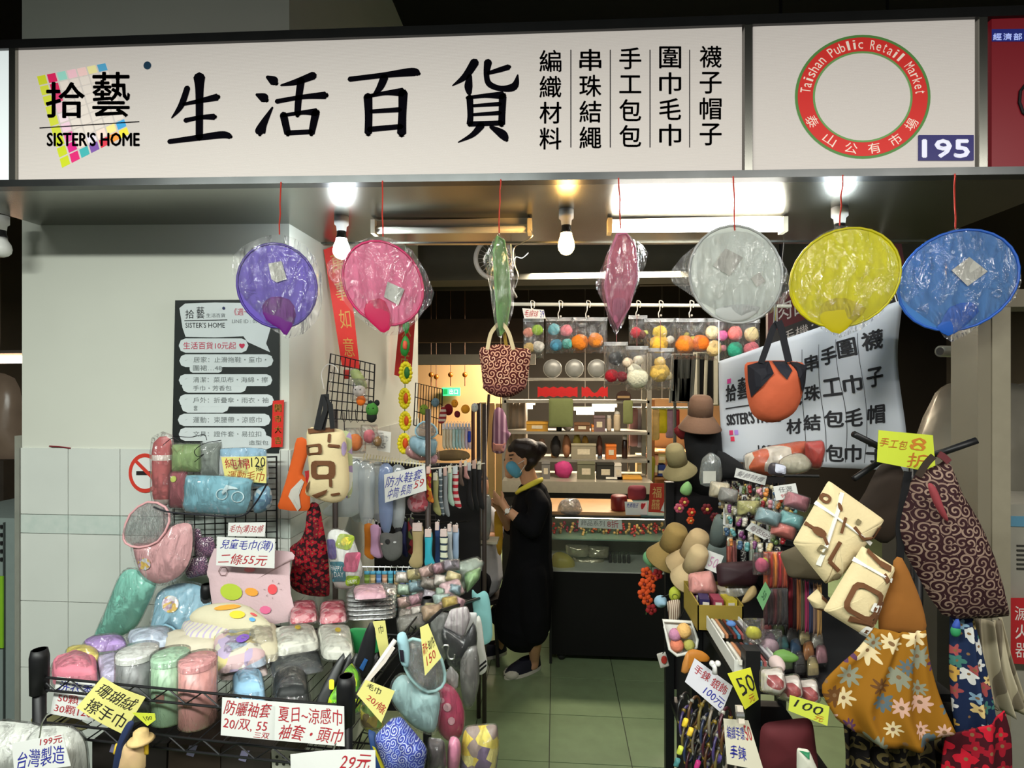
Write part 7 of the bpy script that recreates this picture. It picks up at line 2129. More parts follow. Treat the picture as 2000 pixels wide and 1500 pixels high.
# bead strands, hair ties and charms hanging from the bars
rb = random.Random(11)
bcol = [((150, 130, 90), 'bronze'), ((196, 186, 150), 'ivory'), ((120, 60, 60), 'garnet'), ((70, 90, 70), 'moss green'), ((176, 146, 60), 'gold'), ((40, 40, 44), 'jet black'), ((150, 160, 170), 'silver grey'), ((170, 60, 40), 'vermilion')]
for k in range(26):
    px = 1408 + (k % 13) * 11.2 + (k // 13) * 5
    y0 = 938 + (k // 13) * 24 + (px - 1408) * .05
    c, nm = bcol[(k * 5) % 8]
    Y = 2.12 - (px - 1408) * .0018 - (k // 13) * .08
    top = P(px, y0, Y)
    t = thing('bead_strand', nm + ' bead strand hanging from the bar below the orange bag', 'beads', top - Vector((0, 0, .10)), 'bead strands below the orange bag')
    mk('cord', G().tube([top, top - Vector((0, 0, .10))], .0012, 4), mat((90, 70, 50)), t)
    n = rb.randint(5, 8)
    for j in range(n):
        cc = c if j % 3 else bcol[(k + j) % 8][0]
        mk('bead', G().ball(top - Vector((rb.uniform(-.006, .006), rb.uniform(0, .01), .014 + j * .012)), rb.uniform(.006, .010), 8), mat(cc, .25, noise_amt=.2, spec=.7), t, True)
soft('net_bag', 'cream paper bag in clear wrap at the aisle end of the bead bar', 'bag', rr(1386, 942, 1424, 972, 5, 8), VY(1.98), .03, mat((206, 186, 140), .6, c2=(214, 210, 196)), bag=1.06)
soft('net_bag', 'grey gauze pouch beside the cream paper bag', 'bag', rr(1404, 954, 1440, 980, 5, 10), VY(1.92), .025, mat((150, 148, 142), .6), bag=1.05)
soft('lime_packet', 'lime dotted packet hanging below the bead strands', 'packet', rr(1440, 978, 1484, 1006, 4), VY(1.86), .02, mat((180, 176, 110), .6, noise_amt=.3, scale=90), bag=1.06)
soft('green_flower', 'green crocheted flower pinned by the greeting card', 'flower', [(1332, 948), (1344, 940), (1352, 952), (1348, 966), (1338, 968), (1328, 960)], VY(2.2), .02, mat((130, 176, 110), .8))
for lab, px, py, r, c in (('crimson flower corsage beside the greeting card', 1336, 980, 9, (150, 30, 44)), ('mauve flower corsage beside the greeting card', 1326, 992, 9, (176, 80, 100)), ('scarlet flower corsage below the green flower', 1350, 1000, 8, (190, 40, 30)), ('orange flower corsage above the khaki cap', 1348, 1016, 7, (206, 80, 30)), ('wine red corsage on the dark panel', 1380, 994, 10, (100, 14, 26)), ('dark crimson corsage on the dark panel', 1396, 1010, 9, (90, 14, 24))):
    p = P(px, py, 2.2)
    s = 2.2 / FPX
    t = thing('flower_corsage', lab, 'flower', p - Vector((0, 0, r * s)), 'flower corsages')
    for k in range(6):
        a = k * 1.047
        mk('petal', G().ball(p + Vector((math.cos(a) * r * s * .6, -.004, math.sin(a) * r * s * .6)), r * s * .52, 8, 0, 0, (1, .5, 1)), mat(c, .7, noise_amt=.2), t, True)
    mk('flower_heart', G().ball(p + Vector((0, -.012, 0)), r * s * .35, 8), mat((206, 176, 90)), t, True)
for lab, px, py, c in (('light blue tissue pouch in clear bag above the rope packs', 1500, 1010, (140, 170, 176)), ('coral tissue pouch in clear bag above the rope packs', 1530, 1036, (214, 120, 110)), ('aqua tissue pouch in clear bag beside the coral one', 1544, 1016, (120, 180, 180)), ('pink patterned pouch in clear bag by the cream tote', 1556, 980, (190, 120, 130))):
    soft('tissue_pouch', lab, 'pouch', rr(px - 24, py - 14, px + 24, py + 14, 6, 18), VY(1.66, -8, 20, px, py), .025, mat(c, .6, noise_amt=.2, scale=50), bag=1.1, wr=.006)
# rope packs
for k, (px, c, nm) in enumerate(((1424, (150, 50, 30), 'rust'), (1434, (110, 30, 26), 'maroon'), (1452, (30, 30, 34), 'black and white'), (1468, (176, 190, 170), 'pale sage'), (1480, (120, 150, 150), 'grey blue'))):
    soft('cord_hank', nm + ' cord hank hanging below the tilted price note', 'cord', rr(px - 5, 1056, px + 5, 1122, 4), VY(1.86 - k * .01), .012, stripes(c, tuple(min(255, v + 60) for v in c), 120, 'X', .5) if k != 2 else cellprint((30, 30, 34), ((220, 218, 210),), 70, spiral=16), group='cord hanks below the tilted note', bag=1.06)
for k in range(10):
    px = 1496 + (k % 5) * 9
    y0 = 1078 if k < 5 else 1150
    c, nm = [((206, 90, 30), 'orange'), ((190, 50, 30), 'vermilion'), ((214, 120, 40), 'amber'), ((170, 30, 36), 'scarlet'), ((200, 80, 50), 'coral'), ((70, 16, 24), 'dark wine'), ((50, 26, 30), 'brown black'), ((90, 24, 30), 'maroon'), ((60, 40, 30), 'umber'), ((40, 34, 36), 'charcoal')][k]
    soft('cord_hank', nm + ' waxed cord hank in the hanging pack below the tote', 'cord', rr(px - 5, y0, px + 5, y0 + 70, 3), VY(1.62 - .008 * k), .010, stripes(c, tuple(min(255, int(v * 1.25)) for v in c), 150, 'X', .5), group='waxed cord hanks', bag=1.05)
plush('pink and lime yarn ball in clear bag above the green tag', 1488, 1104, 13, 1.60, (200, 90, 120), ears=((1493, 1098, 8, (186, 196, 60)),), bag=True, sq=1.1, eyes=False, name='bagged_toy')
card('price_card', 'pale green leaf-shaped tag hanging below the yarn ball', 'price card', [(1495, 1136), (1506, 1156), (1490, 1192), (1478, 1168)], VY(1.52), (120, 176, 120), [('50', (.3, .3, .7, .7), (60, 100, 70))])
soft('dark_wallet', 'black velvet wallet standing behind the yellow box', 'wallet', rq([(1398, 1100), (1480, 1094), (1486, 1110), (1474, 1146), (1402, 1146)]), VY(1.72, 0, 15, 1440, 1130), .03, mat((40, 12, 20), .6, noise_amt=.2), sm=2)
soft('pink_pouch', 'salmon pink pouch in front of the beige hats', 'pouch', rq([(1344, 1120), (1390, 1114), (1402, 1150), (1396, 1162), (1346, 1160)]), VY(1.76, 0, 15, 1370, 1140), .025, mat((222, 148, 140), .7), sm=2, bag=1.03)
# yellow box with small packs
bx0, bx1 = F(1356, 1222, rz + .0), F(1452, 1236, rz + .0)
yb = thing('open_box', 'open mustard yellow cardboard box on the display rack', 'box', F(1405, 1225, rz))
YB = mat((150, 128, 50), .7, noise_amt=.1)
bw = bx1.x - bx0.x
yy0 = min(bx0.y, bx1.y)
mk('front_wall', G().span((bx0.x, yy0, rz), (bx0.x + bw, yy0 + .004, rz + .075)), YB, yb)
mk('back_wall', G().span((bx0.x, yy0 + .17, rz), (bx0.x + bw, yy0 + .174, rz + .085)), YB, yb)
mk('side_wall', G().span((bx0.x, yy0, rz), (bx0.x + .004, yy0 + .174, rz + .08)), YB, yb)
mk('side_wall', G().span((bx0.x + bw - .004, yy0, rz), (bx0.x + bw, yy0 + .174, rz + .08)), YB, yb)
mk('box_floor', G().span((bx0.x, yy0, rz), (bx0.x + bw, yy0 + .174, rz + .004)), YB, yb)
for k, (c, nm) in enumerate((((40, 36, 80), 'navy'), ((150, 60, 80), 'rose'), ((200, 180, 60), 'yellow'), ((110, 60, 110), 'purple'), ((60, 50, 40), 'brown'), ((190, 180, 160), 'ivory'))):
    x = bx0.x + .012 + (k % 3) * (bw - .02) / 3
    y = yy0 + .02 + (k // 3) * .075
    o = thing('small_packet', nm + ' small packet inside the mustard box', 'packet', (x + .03, y + .03, rz + .004), 'packets in the mustard box')
    mk('packet', G().box((x + (bw - .02) / 6, y + .03, rz + .045), ((bw - .02) / 3 - .008, .05, .075), Matrix.Rotation(.15 * (k % 3 - 1), 3, 'Z')), mat(c, .5, noise_amt=.2, scale=60), o)
    mk('label_patch', G().box((x + (bw - .02) / 6, y + .004, rz + .06), ((bw - .02) / 6, .003, .03), Matrix.Rotation(.15 * (k % 3 - 1), 3, 'Z')), mat((214, 206, 190)), o)
soft('clear_headband', 'clear hooped headband lying behind the mustard box', 'headband', ell(1440, 1152, 24, 14, -10, 14), VY(1.72, 0, 30, 1440, 1150), .004, film((190, 186, 170), .35, .2), sm=1)
soft('tan_bow', 'tan ribbon bow lying behind the mustard box', 'bow', [(1448, 1176), (1462, 1150), (1474, 1144), (1478, 1160), (1462, 1176)], VY(1.68, 0, 20, 1460, 1160), .015, mat((170, 146, 100)))
# white tray with combs and pens
tp = [F(1378, 1222, rz + .01), F(1440, 1226, rz + .01), F(1524, 1322, rz + .01), F(1436, 1318, rz + .01)]
tr = thing('white_tray', 'white plastic tray of combs and hair pins on the display rack', 'tray', tp[3])
mk('tray_floor', G().prism(tp, (0, 0, .004)), mat((206, 206, 200), .5), tr)
for a, b in ((0, 1), (1, 2), (2, 3), (3, 0)):
    mk('tray_wall', G().bar(tp[a] + Vector((0, 0, .018)), tp[b] + Vector((0, 0, .018)), .036, .004), mat((214, 214, 208), .5), tr)
rc = random.Random(5)
for k in range(16):
    u, v = .1 + .8 * (k % 8) / 7, .12 + .52 * (k // 8)
    q0 = (tp[0] * (1 - u) + tp[1] * u) * (1 - v) + (tp[3] * (1 - u) + tp[2] * u) * v
    d = (tp[3] - tp[0]).normalized()
    c, nm = [((226, 222, 210), 'white'), ((110, 50, 44), 'red brown'), ((60, 56, 60), 'dark grey'), ((190, 130, 90), 'tan'), ((80, 140, 170), 'blue'), ((200, 196, 200), 'pearl'), ((30, 30, 34), 'black'), ((170, 90, 90), 'rosewood')][(k * 3) % 8]
    o = thing('hair_comb', nm + ' hair comb stacked in the white tray', 'comb', q0 + Vector((0, 0, .02)), 'combs in the white tray')
    mk('spine', G().bar(q0 + Vector((0, 0, .03)), q0 + d * .11 + Vector((0, 0, .034)), .010, .006), mat(c, .4), o)
    mk('teeth', G().bar(q0 + Vector((.010, 0, .028)), q0 + d * .10 + Vector((.010, 0, .03)), .008, .012), mat(tuple(int(v_ * .8) for v_ in c), .4), o)
for lab, px, py, r, c in (('yellow star charm in clear bag beside the tray', 1472, 1236, 15, (196, 190, 60)), ('lilac flower soap in clear bag beside the tray', 1504, 1262, 17, (180, 150, 160))):
    plush(lab, px, py, r, 1.48, c, bag=True, eyes=False, name='bagged_charm', cat='charm', sq=.8)
plush('blue bow hair clip at the back of the tray', 1428, 1218, 9, 1.56, (90, 130, 190), eyes=False, name='hair_clip', cat='hair clip', sq=.6)
soft('green_sprig', 'green artificial sprig lying beside the tray', 'sprig', [(1510, 1276), (1530, 1268), (1560, 1284), (1548, 1294), (1520, 1290)], VY(1.36, 0, 40, 1530, 1280), .012, mat((90, 130, 60), .6))
for k, (px, py) in enumerate(((1508, 1330), (1540, 1344), (1574, 1352))):
    soft('candy_bag', 'clear bag of white and red candies beside the corner post', 'bag', rq([(px - 22, py - 22), (px + 18, py - 26), (px + 26, py + 10), (px + 10, py + 28), (px - 22, py + 18)]), VY(1.24 + .02 * k, -5, 15, px, py), .035, mixed(((220, 210, 190), (226, 216, 206), (150, 50, 50), (200, 170, 150)), 45, .5, .3), bag=1.12, group='candy bags by the corner post', sm=2)
soft('white_mushroom', 'white and mauve bath puff above the candy bags', 'bath puff', [(1504, 1284), (1518, 1280), (1530, 1290), (1528, 1304), (1512, 1308), (1502, 1298)], VY(1.30), .03, mat((190, 170, 166), .7))
# bowl with yarn balls hooked on the aisle side
bc = P(1328, 1240, 1.72)
bw_ = thing('hanging_basket', 'white oval basket of yarn balls hooked on the aisle side', 'basket', bc - Vector((0, 0, .05)))
mk('basket_rim', G().tube([VY(1.70, 0, 30, 1328, 1240)(*p) for p in [(1295, 1212), (1302, 1240), (1308, 1268), (1322, 1280), (1342, 1276), (1360, 1264), (1362, 1250), (1350, 1215)]], .005, 6, True), mat((222, 222, 214), .5), bw_, True)
mk('basket_body', puff(G(), [(1296, 1214), (1302, 1240), (1309, 1266), (1323, 1278), (1342, 1274), (1358, 1262), (1360, 1250), (1349, 1217)], VY(1.715, 0, 30, 1328, 1240), .002, back=20, sm=2), mat((200, 200, 194), .5), bw_, True)
for px, py, r, c, nm in ((1318, 1240, 12, (190, 130, 160), 'mauve'), (1336, 1232, 14, (226, 180, 110), 'peach'), (1322, 1260, 13, (222, 130, 100), 'coral'), (1346, 1260, 11, (180, 176, 90), 'olive green')):
    tag(mk('yarn_ball', G().ball(P(px, py, 1.68), r * 1.68 / FPX, 14, .1, px), mat(c, .9, noise_amt=.2, scale=60, bump=.6, bscale=120), None, True), nm + ' yarn ball in the white hanging basket', 'yarn')
soft('striped_pouch', 'brown and white striped pouch hanging above the basket', 'pouch', rq([(1302, 1174), (1328, 1170), (1330, 1200), (1318, 1224), (1308, 1222)]), VY(1.84), .015, stripes((206, 190, 170), (110, 80, 64), 160, 'X', .4), sm=2)
soft('smiley_pouch', 'lime green smiley pouch above the striped pouch', 'pouch', ell(1318, 1160, 12, 15, 0, 14), VY(1.86), .018, mat((176, 186, 60), .7), sm=1, prints=[('smile_print', 'ring', ell(1316, 1161, 6, 6, 0, 12), mat((110, 120, 40)), .8)])
soft('blue_puff', 'pale blue bath puff beside the smiley pouch', 'bath puff', ell(1290, 1174, 13, 12, 0, 12), VY(1.94), .03, mat((150, 186, 206), .8), sm=1, wr=.01, freq=60, cords=[('hanging_loop', [(1290, 1164), Vector((xr0 - .012, 1.95, rz + .02))], .0018, WIRE)])
soft('green_bow', 'mint green ribbon flower hooked beside the khaki cap', 'ribbon', [(1258, 1080), (1268, 1076), (1284, 1088), (1290, 1100), (1276, 1108), (1264, 1104), (1256, 1092)], VY(2.12), .02, mat((110, 170, 120), .6))
for k, (px, py) in enumerate(((1262, 1118), (1274, 1128), (1258, 1140), (1270, 1148), (1256, 1160), (1264, 1172), (1272, 1190), (1284, 1122))):
    p = P(px, py, 2.08)
    t = thing('orange_blossom', 'orange crocheted blossom hanging down the aisle edge', 'flower', p - Vector((0, 0, .016)), 'orange blossoms on the aisle edge')
    for j in range(5):
        a = j * 1.257 + k
        mk('petal', G().ball(p + Vector((math.cos(a) * .012, 0, math.sin(a) * .012)), .010, 8, 0, 0, (1, .6, 1)), mat((206, 76, 26) if k < 6 else (150, 30, 34), .8, noise_amt=.15), t, True)
    mk('flower_heart', G().ball(p + Vector((0, -.008, 0)), .006, 6), mat((120, 30, 20)), t, True)
mk_c = mk('blossom_cord', G().tube([P(1276, 1090, 2.09), P(1268, 1130, 2.09), P(1262, 1200, 2.09)], .002, 5), mat((60, 90, 40)))
tag(mk_c, 'green cord carrying the orange blossoms', 'cord')
for lab, pts, c in (('amber hair band hooked on the aisle edge', [(1334, 1300), (1340, 1276), (1352, 1268), (1372, 1272), (1386, 1284), (1382, 1292), (1362, 1284), (1348, 1290), (1340, 1314)], (176, 110, 30)), ('caramel ribbon hooked on the aisle edge', [(1330, 1312), (1338, 1280), (1346, 1274), (1346, 1312)], (190, 126, 60))):
    soft('hair_band', lab, 'hair band', pts, VY(1.52), .012, mat(c, .6), sm=2)
soft('red_white_packet', 'small white and red packet on the dark side panel', 'packet', rr(1286, 1274, 1304, 1304, 2, -16), VY(1.9), .006, mat((206, 200, 190), .6), prints=[('red_print', 'fill', ell(1296, 1286, 6, 8, 0, 10), mat((176, 50, 40)))], sm=1, cords=[('hanging_loop', [(1294, 1276), Vector((xr0 - .012, 1.9, rz + .02))], .0015, WIRE)])
# price notes on the front of the rack
card('price_card', 'white diamond-tilted note reading 100 on the aisle edge', 'price card', [(1357, 1286), (1431, 1340), (1409, 1393), (1338, 1332)], VY(1.30, 6, 0, 1385, 1340), (214, 214, 222), [('手鍊 銀飾', (.08, .12, .92, .46), INK_R), ('100元', (.46, .56, .96, .88), INK_B)])
pg = thing('bone_clip', 'clear bone-shaped clip holding the note reading 100', 'clip', P(1396, 1316, 1.28))
mk('clip_body', G().tube([P(1391, 1296, 1.285), P(1396, 1304, 1.28), P(1396, 1316, 1.28)], [.006, .005, .006], 8).ball(P(1391, 1296, 1.285), .007, 8).ball(P(1402, 1296, 1.285), .007, 8), mat((206, 206, 202), .3), pg, True)
card('price_card', 'bright yellow note reading 50 behind the corner post', 'price card', [(1421, 1316), (1466, 1304), (1482, 1366), (1455, 1386)], VY(1.27), (206, 206, 50), [('50', (.2, .16, .98, .68), INK_K), ('元', (.45, .74, .8, .94), (190, 110, 40))])
card('price_card', 'cream tag on bracelets hanging at the corner post', 'price card', [(1413, 1404), (1462, 1408), (1492, 1506), (1420, 1492)], VY(1.20, 4, 0, 1440, 1450), (214, 208, 186), [('編織手環', (.08, .14, .7, .42), INK_B), ('50', (.72, .1, .95, .4), INK_R), ('手鍊', (.12, .55, .6, .85), INK_B)])
card('price_card', 'yellow green note reading 100 below the candy bags', 'price card', [(1543, 1358), (1620, 1380), (1616, 1418), (1540, 1388)], VY(1.19), (196, 206, 70), [('100', (.15, .12, .85, .6), INK_K), ('元', (.66, .62, .88, .92), (190, 110, 40))])
wc = thing('wooden_clip', 'pale wooden clip holding the cream bracelet tag', 'clip', P(1446, 1412, 1.19))
mk('clip_body', G().bar(P(1443, 1378, 1.19), P(1447, 1412, 1.18), .012, .012), mat((196, 186, 170)), wc)
mk('spring', G().lathe([(.006, -.008), (.006, .008)], P(1445, 1396, 1.18), 8, (1, 0, 0)), CHROME, wc)
# bracelets on the aisle side
brc = [((28, 26, 26), 'black'), ((120, 110, 96), 'grey cord'), ((30, 28, 30), 'black and silver'), ((90, 60, 30), 'amber'), ((70, 26, 36), 'wine'), ((40, 50, 80), 'navy'), ((110, 96, 50), 'olive'), ((76, 62, 116), 'violet')]
for k in range(22):
    px, py = 1336 + (k % 5) * 20 + 4 * (k // 5), 1382 + (k // 5) * 26 + (k % 5) * 8
    c, nm = brc[(k * 3) % 8]
    y = 1.42 - (k % 5) * .03
    ctr_ = P(px, py, y)
    r = .034
    t = thing('bracelet', nm + ' beaded bracelet hanging on the aisle side of the rack', 'bracelet', ctr_ - Vector((0, 0, r)), 'bracelets on the aisle side')
    pts = [ctr_ + Vector((math.cos(a) * r * .6, math.cos(a) * r * .8, math.sin(a) * r)) for a in [j * .3927 for j in range(16)]]
    mk('band', G().tube(pts, .0034, 6, True), mat(c, .35, noise_amt=.3, spec=.6), t, True)
    for j in range(0, 16, 5):
        mk('bead', G().ball(pts[j], .0062, 6), mat(((150, 146, 136), (140, 116, 40), (84, 80, 76))[(j + k) % 3], .25, spec=.7), t, True)
for lab, px, py, c in (('yellow tag charm among the bracelets', 1338, 1412, (222, 190, 50)), ('second yellow tag charm among the bracelets', 1348, 1430, (226, 190, 60)), ('lime knotted charm among the bracelets', 1328, 1466, (190, 200, 70)), ('teal tassel charm at the foot of the bracelets', 1322, 1490, (70, 130, 130)), ('violet beaded charm at the foot of the bracelets', 1404, 1482, (110, 96, 170)), ('magenta charm at the foot of the bracelets', 1362, 1494, (190, 50, 120))):
    soft('charm', lab, 'charm', rr(px - 5, py - 10, px + 5, py + 8, 3, 18), VY(1.33), .008, mat(c, .5))
soft('dark_bag', 'dark maroon bag hanging low behind the yellow green note', 'bag', rq([(1486, 1412), (1586, 1400), (1600, 1510), (1480, 1510)]), VY(1.34), .03, mat((84, 24, 30), .8, noise_amt=.2), sm=2)
soft('white_scarf', 'cream and green scarf end hanging below the apron skirt', 'scarf', rq([(1556, 1460), (1580, 1464), (1600, 1510), (1556, 1510)]), VY(1.22), .015, mat((196, 196, 180), .8), sm=2, prints=[('green_edge', 'fill', [(1558, 1462), (1580, 1466), (1574, 1474)], mat((40, 120, 80)))])

# small carded ornaments crowding the bars and steps
names = [((196, 176, 120), 'brass'), ((150, 36, 44), 'ruby'), ((60, 90, 120), 'steel blue'), ((206, 200, 186), 'pearl white'), ((90, 110, 60), 'olive'), ((206, 130, 60), 'amber'), ((120, 60, 110), 'plum'), ((40, 36, 38), 'onyx'), ((214, 150, 160), 'rose'), ((90, 150, 150), 'teal')]
for k in range(54):
    row, colm = k // 9, k % 9
    px = 1418 + colm * 15.5 + (row % 2) * 7 + rb.uniform(-3, 3)
    py = 950 + row * 22 + colm * 2.5 + rb.uniform(-3, 3)
    if px > 1560 - row * 6:
        continue
    Y = 2.02 - row * .05 - colm * .022
    c, nm = names[(k * 7) % 10]
    mp = VY(Y, rb.uniform(-12, 12), rb.uniform(-5, 15), px, py)
    t = thing('ornament_card', nm + ' hair ornament on a hanging card above the cord hanks', 'hair ornament', mp(px, py + 12), 'carded hair ornaments')
    mk('backing_card', G().prism([mp(px - 5, py - 9), mp(px + 5, py - 9), mp(px + 5, py + 8), mp(px - 5, py + 8)], mp.n * .001), mat(((196, 190, 160), (176, 170, 120), (206, 206, 200))[k % 3], .6), t)
    for j in range(3):
        mk('ornament', G().ball(mp(px + rb.uniform(-3, 3), py - 4 + j * 4) + mp.n * .008, rb.uniform(.005, .009), 8, .2, k), mat(c, .3, noise_amt=.3, spec=.7), t, True)
    mk('clear_sleeve', puff(G(), [(px - 6, py - 11), (px + 6, py - 11), (px + 6, py + 10), (px - 6, py + 10)], mp, .012, sm=1, wr=.004, freq=60), FILM, t, True)

more_c = [((96, 18, 30), 'deep red'), ((40, 20, 24), 'black cherry'), ((120, 70, 40), 'chestnut'), ((60, 56, 40), 'bronze green'), ((110, 30, 60), 'burgundy'), ((36, 40, 60), 'midnight'), ((90, 70, 60), 'walnut'), ((130, 100, 60), 'camel')]
for k, (c, nm) in enumerate(more_c):
    px = 1544 + k * 8
    soft('cord_hank', nm + ' long cord hank hanging behind the small tote corner', 'cord', rr(px - 4, 1128 + k * 2, px + 4, 1226 + k * 2, 3), VY(1.60 - .01 * k), .010, stripes(c, tuple(min(255, int(v * 1.4)) for v in c), 150, 'X', .5), group='long cord hanks')
for k in range(14):
    px, py = 1496 + (k % 5) * 25 + (k // 5) * 8, 1232 + (k // 5) * 30 + (k % 5) * 6
    c, nm = names[(k * 3 + 1) % 10]
    pack(nm + ' wrapped trinket lying on the rack before the cord hanks', [(px - 12, py - 8), (px + 10, py - 10), (px + 13, py + 8), (px - 10, py + 10)], rz + .005, .03, tuple(int(v * .75) for v in c), name='wrapped_trinket', cat='trinket', group='wrapped trinkets on the rack')

# ------------------------------------------------------------------ bag stand at the far right
bsn = thing('bag_stand', 'black bag stand with slanted arms behind the swirl tote', 'stand', Vector((P(1790, 900, 1.5).x, 1.5, 0)))
SPX = P(1790, 900, 1.5).x
mk('pole', G().tube([Vector((SPX, 1.5, 0)), Vector((SPX, 1.5, P(1790, 880, 1.5).z))], .014, 10), RBL, bsn, True)
mk('arm', G().tube([P(1668, 848, 1.36), P(1720, 874, 1.40), P(1790, 896, 1.5)], .008, 8), RBL, bsn, True)
mk('arm', G().tube([P(1908, 860, 1.40), P(1840, 884, 1.42), P(1790, 896, 1.5)], .008, 8), RBL, bsn, True)
mk('arm', G().tube([P(1668, 935, 1.38), P(1720, 900, 1.42), P(1790, 896, 1.5)], .007, 8), RBL, bsn, True)
mk('foot', G().box((SPX, 1.5, .015), (.45, .05, .03)).box((SPX, 1.5, .015), (.05, .45, .03)), RBL, bsn)
card('price_card', 'lime note reading 8 pinned on top of the bag stand', 'price card', [(1716, 840), (1822, 850), (1828, 924), (1713, 902)], VY(1.33), PAPER_L, [('手工包', (.03, .22, .5, .5), (170, 100, 30)), ('8', (.55, .12, .85, .48), (180, 110, 30)), ('折', (.5, .55, .88, .96), (170, 100, 30))], bend=.006)
DK = mat((46, 34, 24), .8, noise_amt=.15)
soft('brown_bag', 'dark brown cloth bag hanging under the lime note', 'bag', [(1722, 905), (1760, 912), (1768, 960), (1752, 1040), (1720, 1060), (1668, 1010), (1690, 960)], VY(1.52), .03, DK)
soft('olive_pouch', 'olive grey flat pouch behind the cream totes', 'pouch', rq([(1522, 1080), (1565, 1062), (1620, 1110), (1608, 1134), (1540, 1128)]), VY(1.50), .02, mat((96, 86, 66), .8), sm=2)


def camel_tote(label, ol, mp, prints, straps):
    t = soft('tote_bag', label, 'bag', ol, mp, .022, CREAM, sm=2, wr=.003, prints=prints)
    for s in straps:
        strap(s, mp, .012, DK, t, lift=.012)
    return t


def bar_(x0, y0, x1, y1, w=6):
    dx, dy = x1 - x0, y1 - y0
    d = math.hypot(dx, dy)
    nx, ny = -dy / d * w / 2, dx / d * w / 2
    return [(x0 + nx, y0 + ny), (x1 + nx, y1 + ny), (x1 - nx, y1 - ny), (x0 - nx, y0 - ny)]


GRB, WHT = mat((124, 112, 80), .85), mat((232, 230, 222), .85, noise_amt=.03)
camel_tote('cream tote with brown blot print tilted over the rope packs', rq([(1618, 938), (1728, 1016), (1640, 1130), (1612, 1140), (1548, 1060)], .06), VY(1.30, 0, 0, 1640, 1040), [
    ('white_stripe', 'fill', bar_(1640, 960, 1592, 1100, 9), WHT), ('white_stripe', 'fill', bar_(1590, 980, 1700, 1062, 8), WHT),
    ('brown_print', 'ring', rr(1598, 962, 1616, 980, 7, 30), BROWN, .45), ('brown_print', 'fill', bar_(1570, 1020, 1600, 1040, 8), BROWN), ('brown_print', 'fill', ell(1592, 1034, 14, 8, 30, 12), BROWN), ('brown_print', 'fill', bar_(1598, 1038, 1606, 1058, 6), BROWN),
    ('brown_print', 'fill', bar_(1658, 1024, 1676, 1048, 7), BROWN), ('brown_print', 'fill', bar_(1676, 1048, 1702, 1050, 7), BROWN), ('brown_print', 'fill', bar_(1702, 1050, 1714, 1026, 7), BROWN), ('olive_print', 'fill', rr(1662, 1010, 1672, 1020, 2, 35), GRB),
    ('brown_print', 'fill', ell(1632, 986, 4, 9, -20, 10), BROWN), ('brown_print', 'fill', bar_(1642, 1006, 1632, 1036, 6), BROWN), ('brown_print', 'fill', bar_(1630, 1052, 1610, 1090, 8), BROWN), ('brown_print', 'fill', bar_(1610, 1090, 1630, 1110, 8), BROWN), ('olive_print', 'ring', rr(1588, 1060, 1606, 1076, 3, 30), GRB, .5), ('olive_print', 'fill', ell(1628, 1122, 9, 8, 0, 10), GRB)], [])
camel_tote('cream tote with large brown ring print hanging below the tilted tote', rq([(1684, 1066), (1748, 1108), (1722, 1178), (1698, 1248), (1608, 1192), (1636, 1144)], .06), VY(1.27, 0, 0, 1680, 1150), [
    ('white_stripe', 'fill', bar_(1664, 1090, 1738, 1132, 9), WHT), ('brown_print', 'ring', rr(1644, 1136, 1710, 1200, 14, 28), BROWN, .72), ('brown_print', 'fill', bar_(1690, 1072, 1712, 1096, 9), BROWN), ('brown_print', 'fill', bar_(1712, 1096, 1734, 1108, 11), BROWN),
    ('brown_print', 'fill', bar_(1716, 1116, 1726, 1132, 10), BROWN), ('brown_print', 'fill', bar_(1650, 1202, 1698, 1212, 13), BROWN), ('brown_print', 'fill', bar_(1698, 1212, 1716, 1170, 10), BROWN), ('white_patch', 'fill', rr(1690, 1172, 1712, 1190, 3, 28), WHT), ('brown_print', 'fill', rr(1695, 1178, 1702, 1186, 1, 28), BROWN), ('white_patch', 'fill', rr(1676, 1218, 1698, 1240, 5, 28), WHT), ('brown_print', 'fill', rr(1682, 1224, 1688, 1232, 1, 20), BROWN)], [])
camel_tote('small cream tote corner peeping out below the tilted tote', rq([(1576, 1168), (1596, 1150), (1622, 1180), (1606, 1192), (1588, 1186)], .08), VY(1.34), [('brown_print', 'fill', bar_(1598, 1160, 1612, 1172, 6), BROWN), ('brown_print', 'fill', ell(1600, 1186, 12, 4, 0, 8), BROWN)], [])
sw = cellprint((42, 18, 22), ((132, 110, 96), (120, 98, 86)), 46, spiral=14)
ol = [(1786, 930), (1800, 922), (1836, 905), (1852, 900), (1876, 960), (1906, 1010), (1940, 1090), (1968, 1190), (1962, 1204), (1900, 1208), (1840, 1200), (1790, 1120), (1754, 1050), (1752, 1010), (1768, 960)]
t = soft('swirl_tote', 'large dark plum tote with pale cloud scroll print on the bag stand', 'bag', ol, VY(1.30, -6, 0, 1860, 1060), .04, sw, sm=2, wr=.012, freq=9)
strap(cpath([(1790, 930), (1806, 905), (1820, 890)]), VY(1.29), .014, DK, t)
strap(cpath([(1850, 902), (1840, 892), (1830, 886)]), VY(1.29), .014, mat((90, 36, 40), .8), t)
mk('red_fold', puff(G(), [(1812, 946), (1826, 950), (1842, 990), (1852, 1018), (1840, 1010), (1822, 980)], VY(1.255), .008), mat((130, 50, 56), .8), t, True)
mu = mat((138, 86, 28), .85, noise_amt=.1)
flo = cellprint((138, 92, 18), ((206, 188, 146), (84, 52, 80), (128, 130, 112), (196, 156, 138), (96, 62, 30), (84, 98, 104)), 23, petals=8, size=.6, amt=.94)
t = thing('apron_skirt', 'mustard yellow floral apron skirt hanging below the cream totes', 'apron', P(1730, 1460, 1.24))
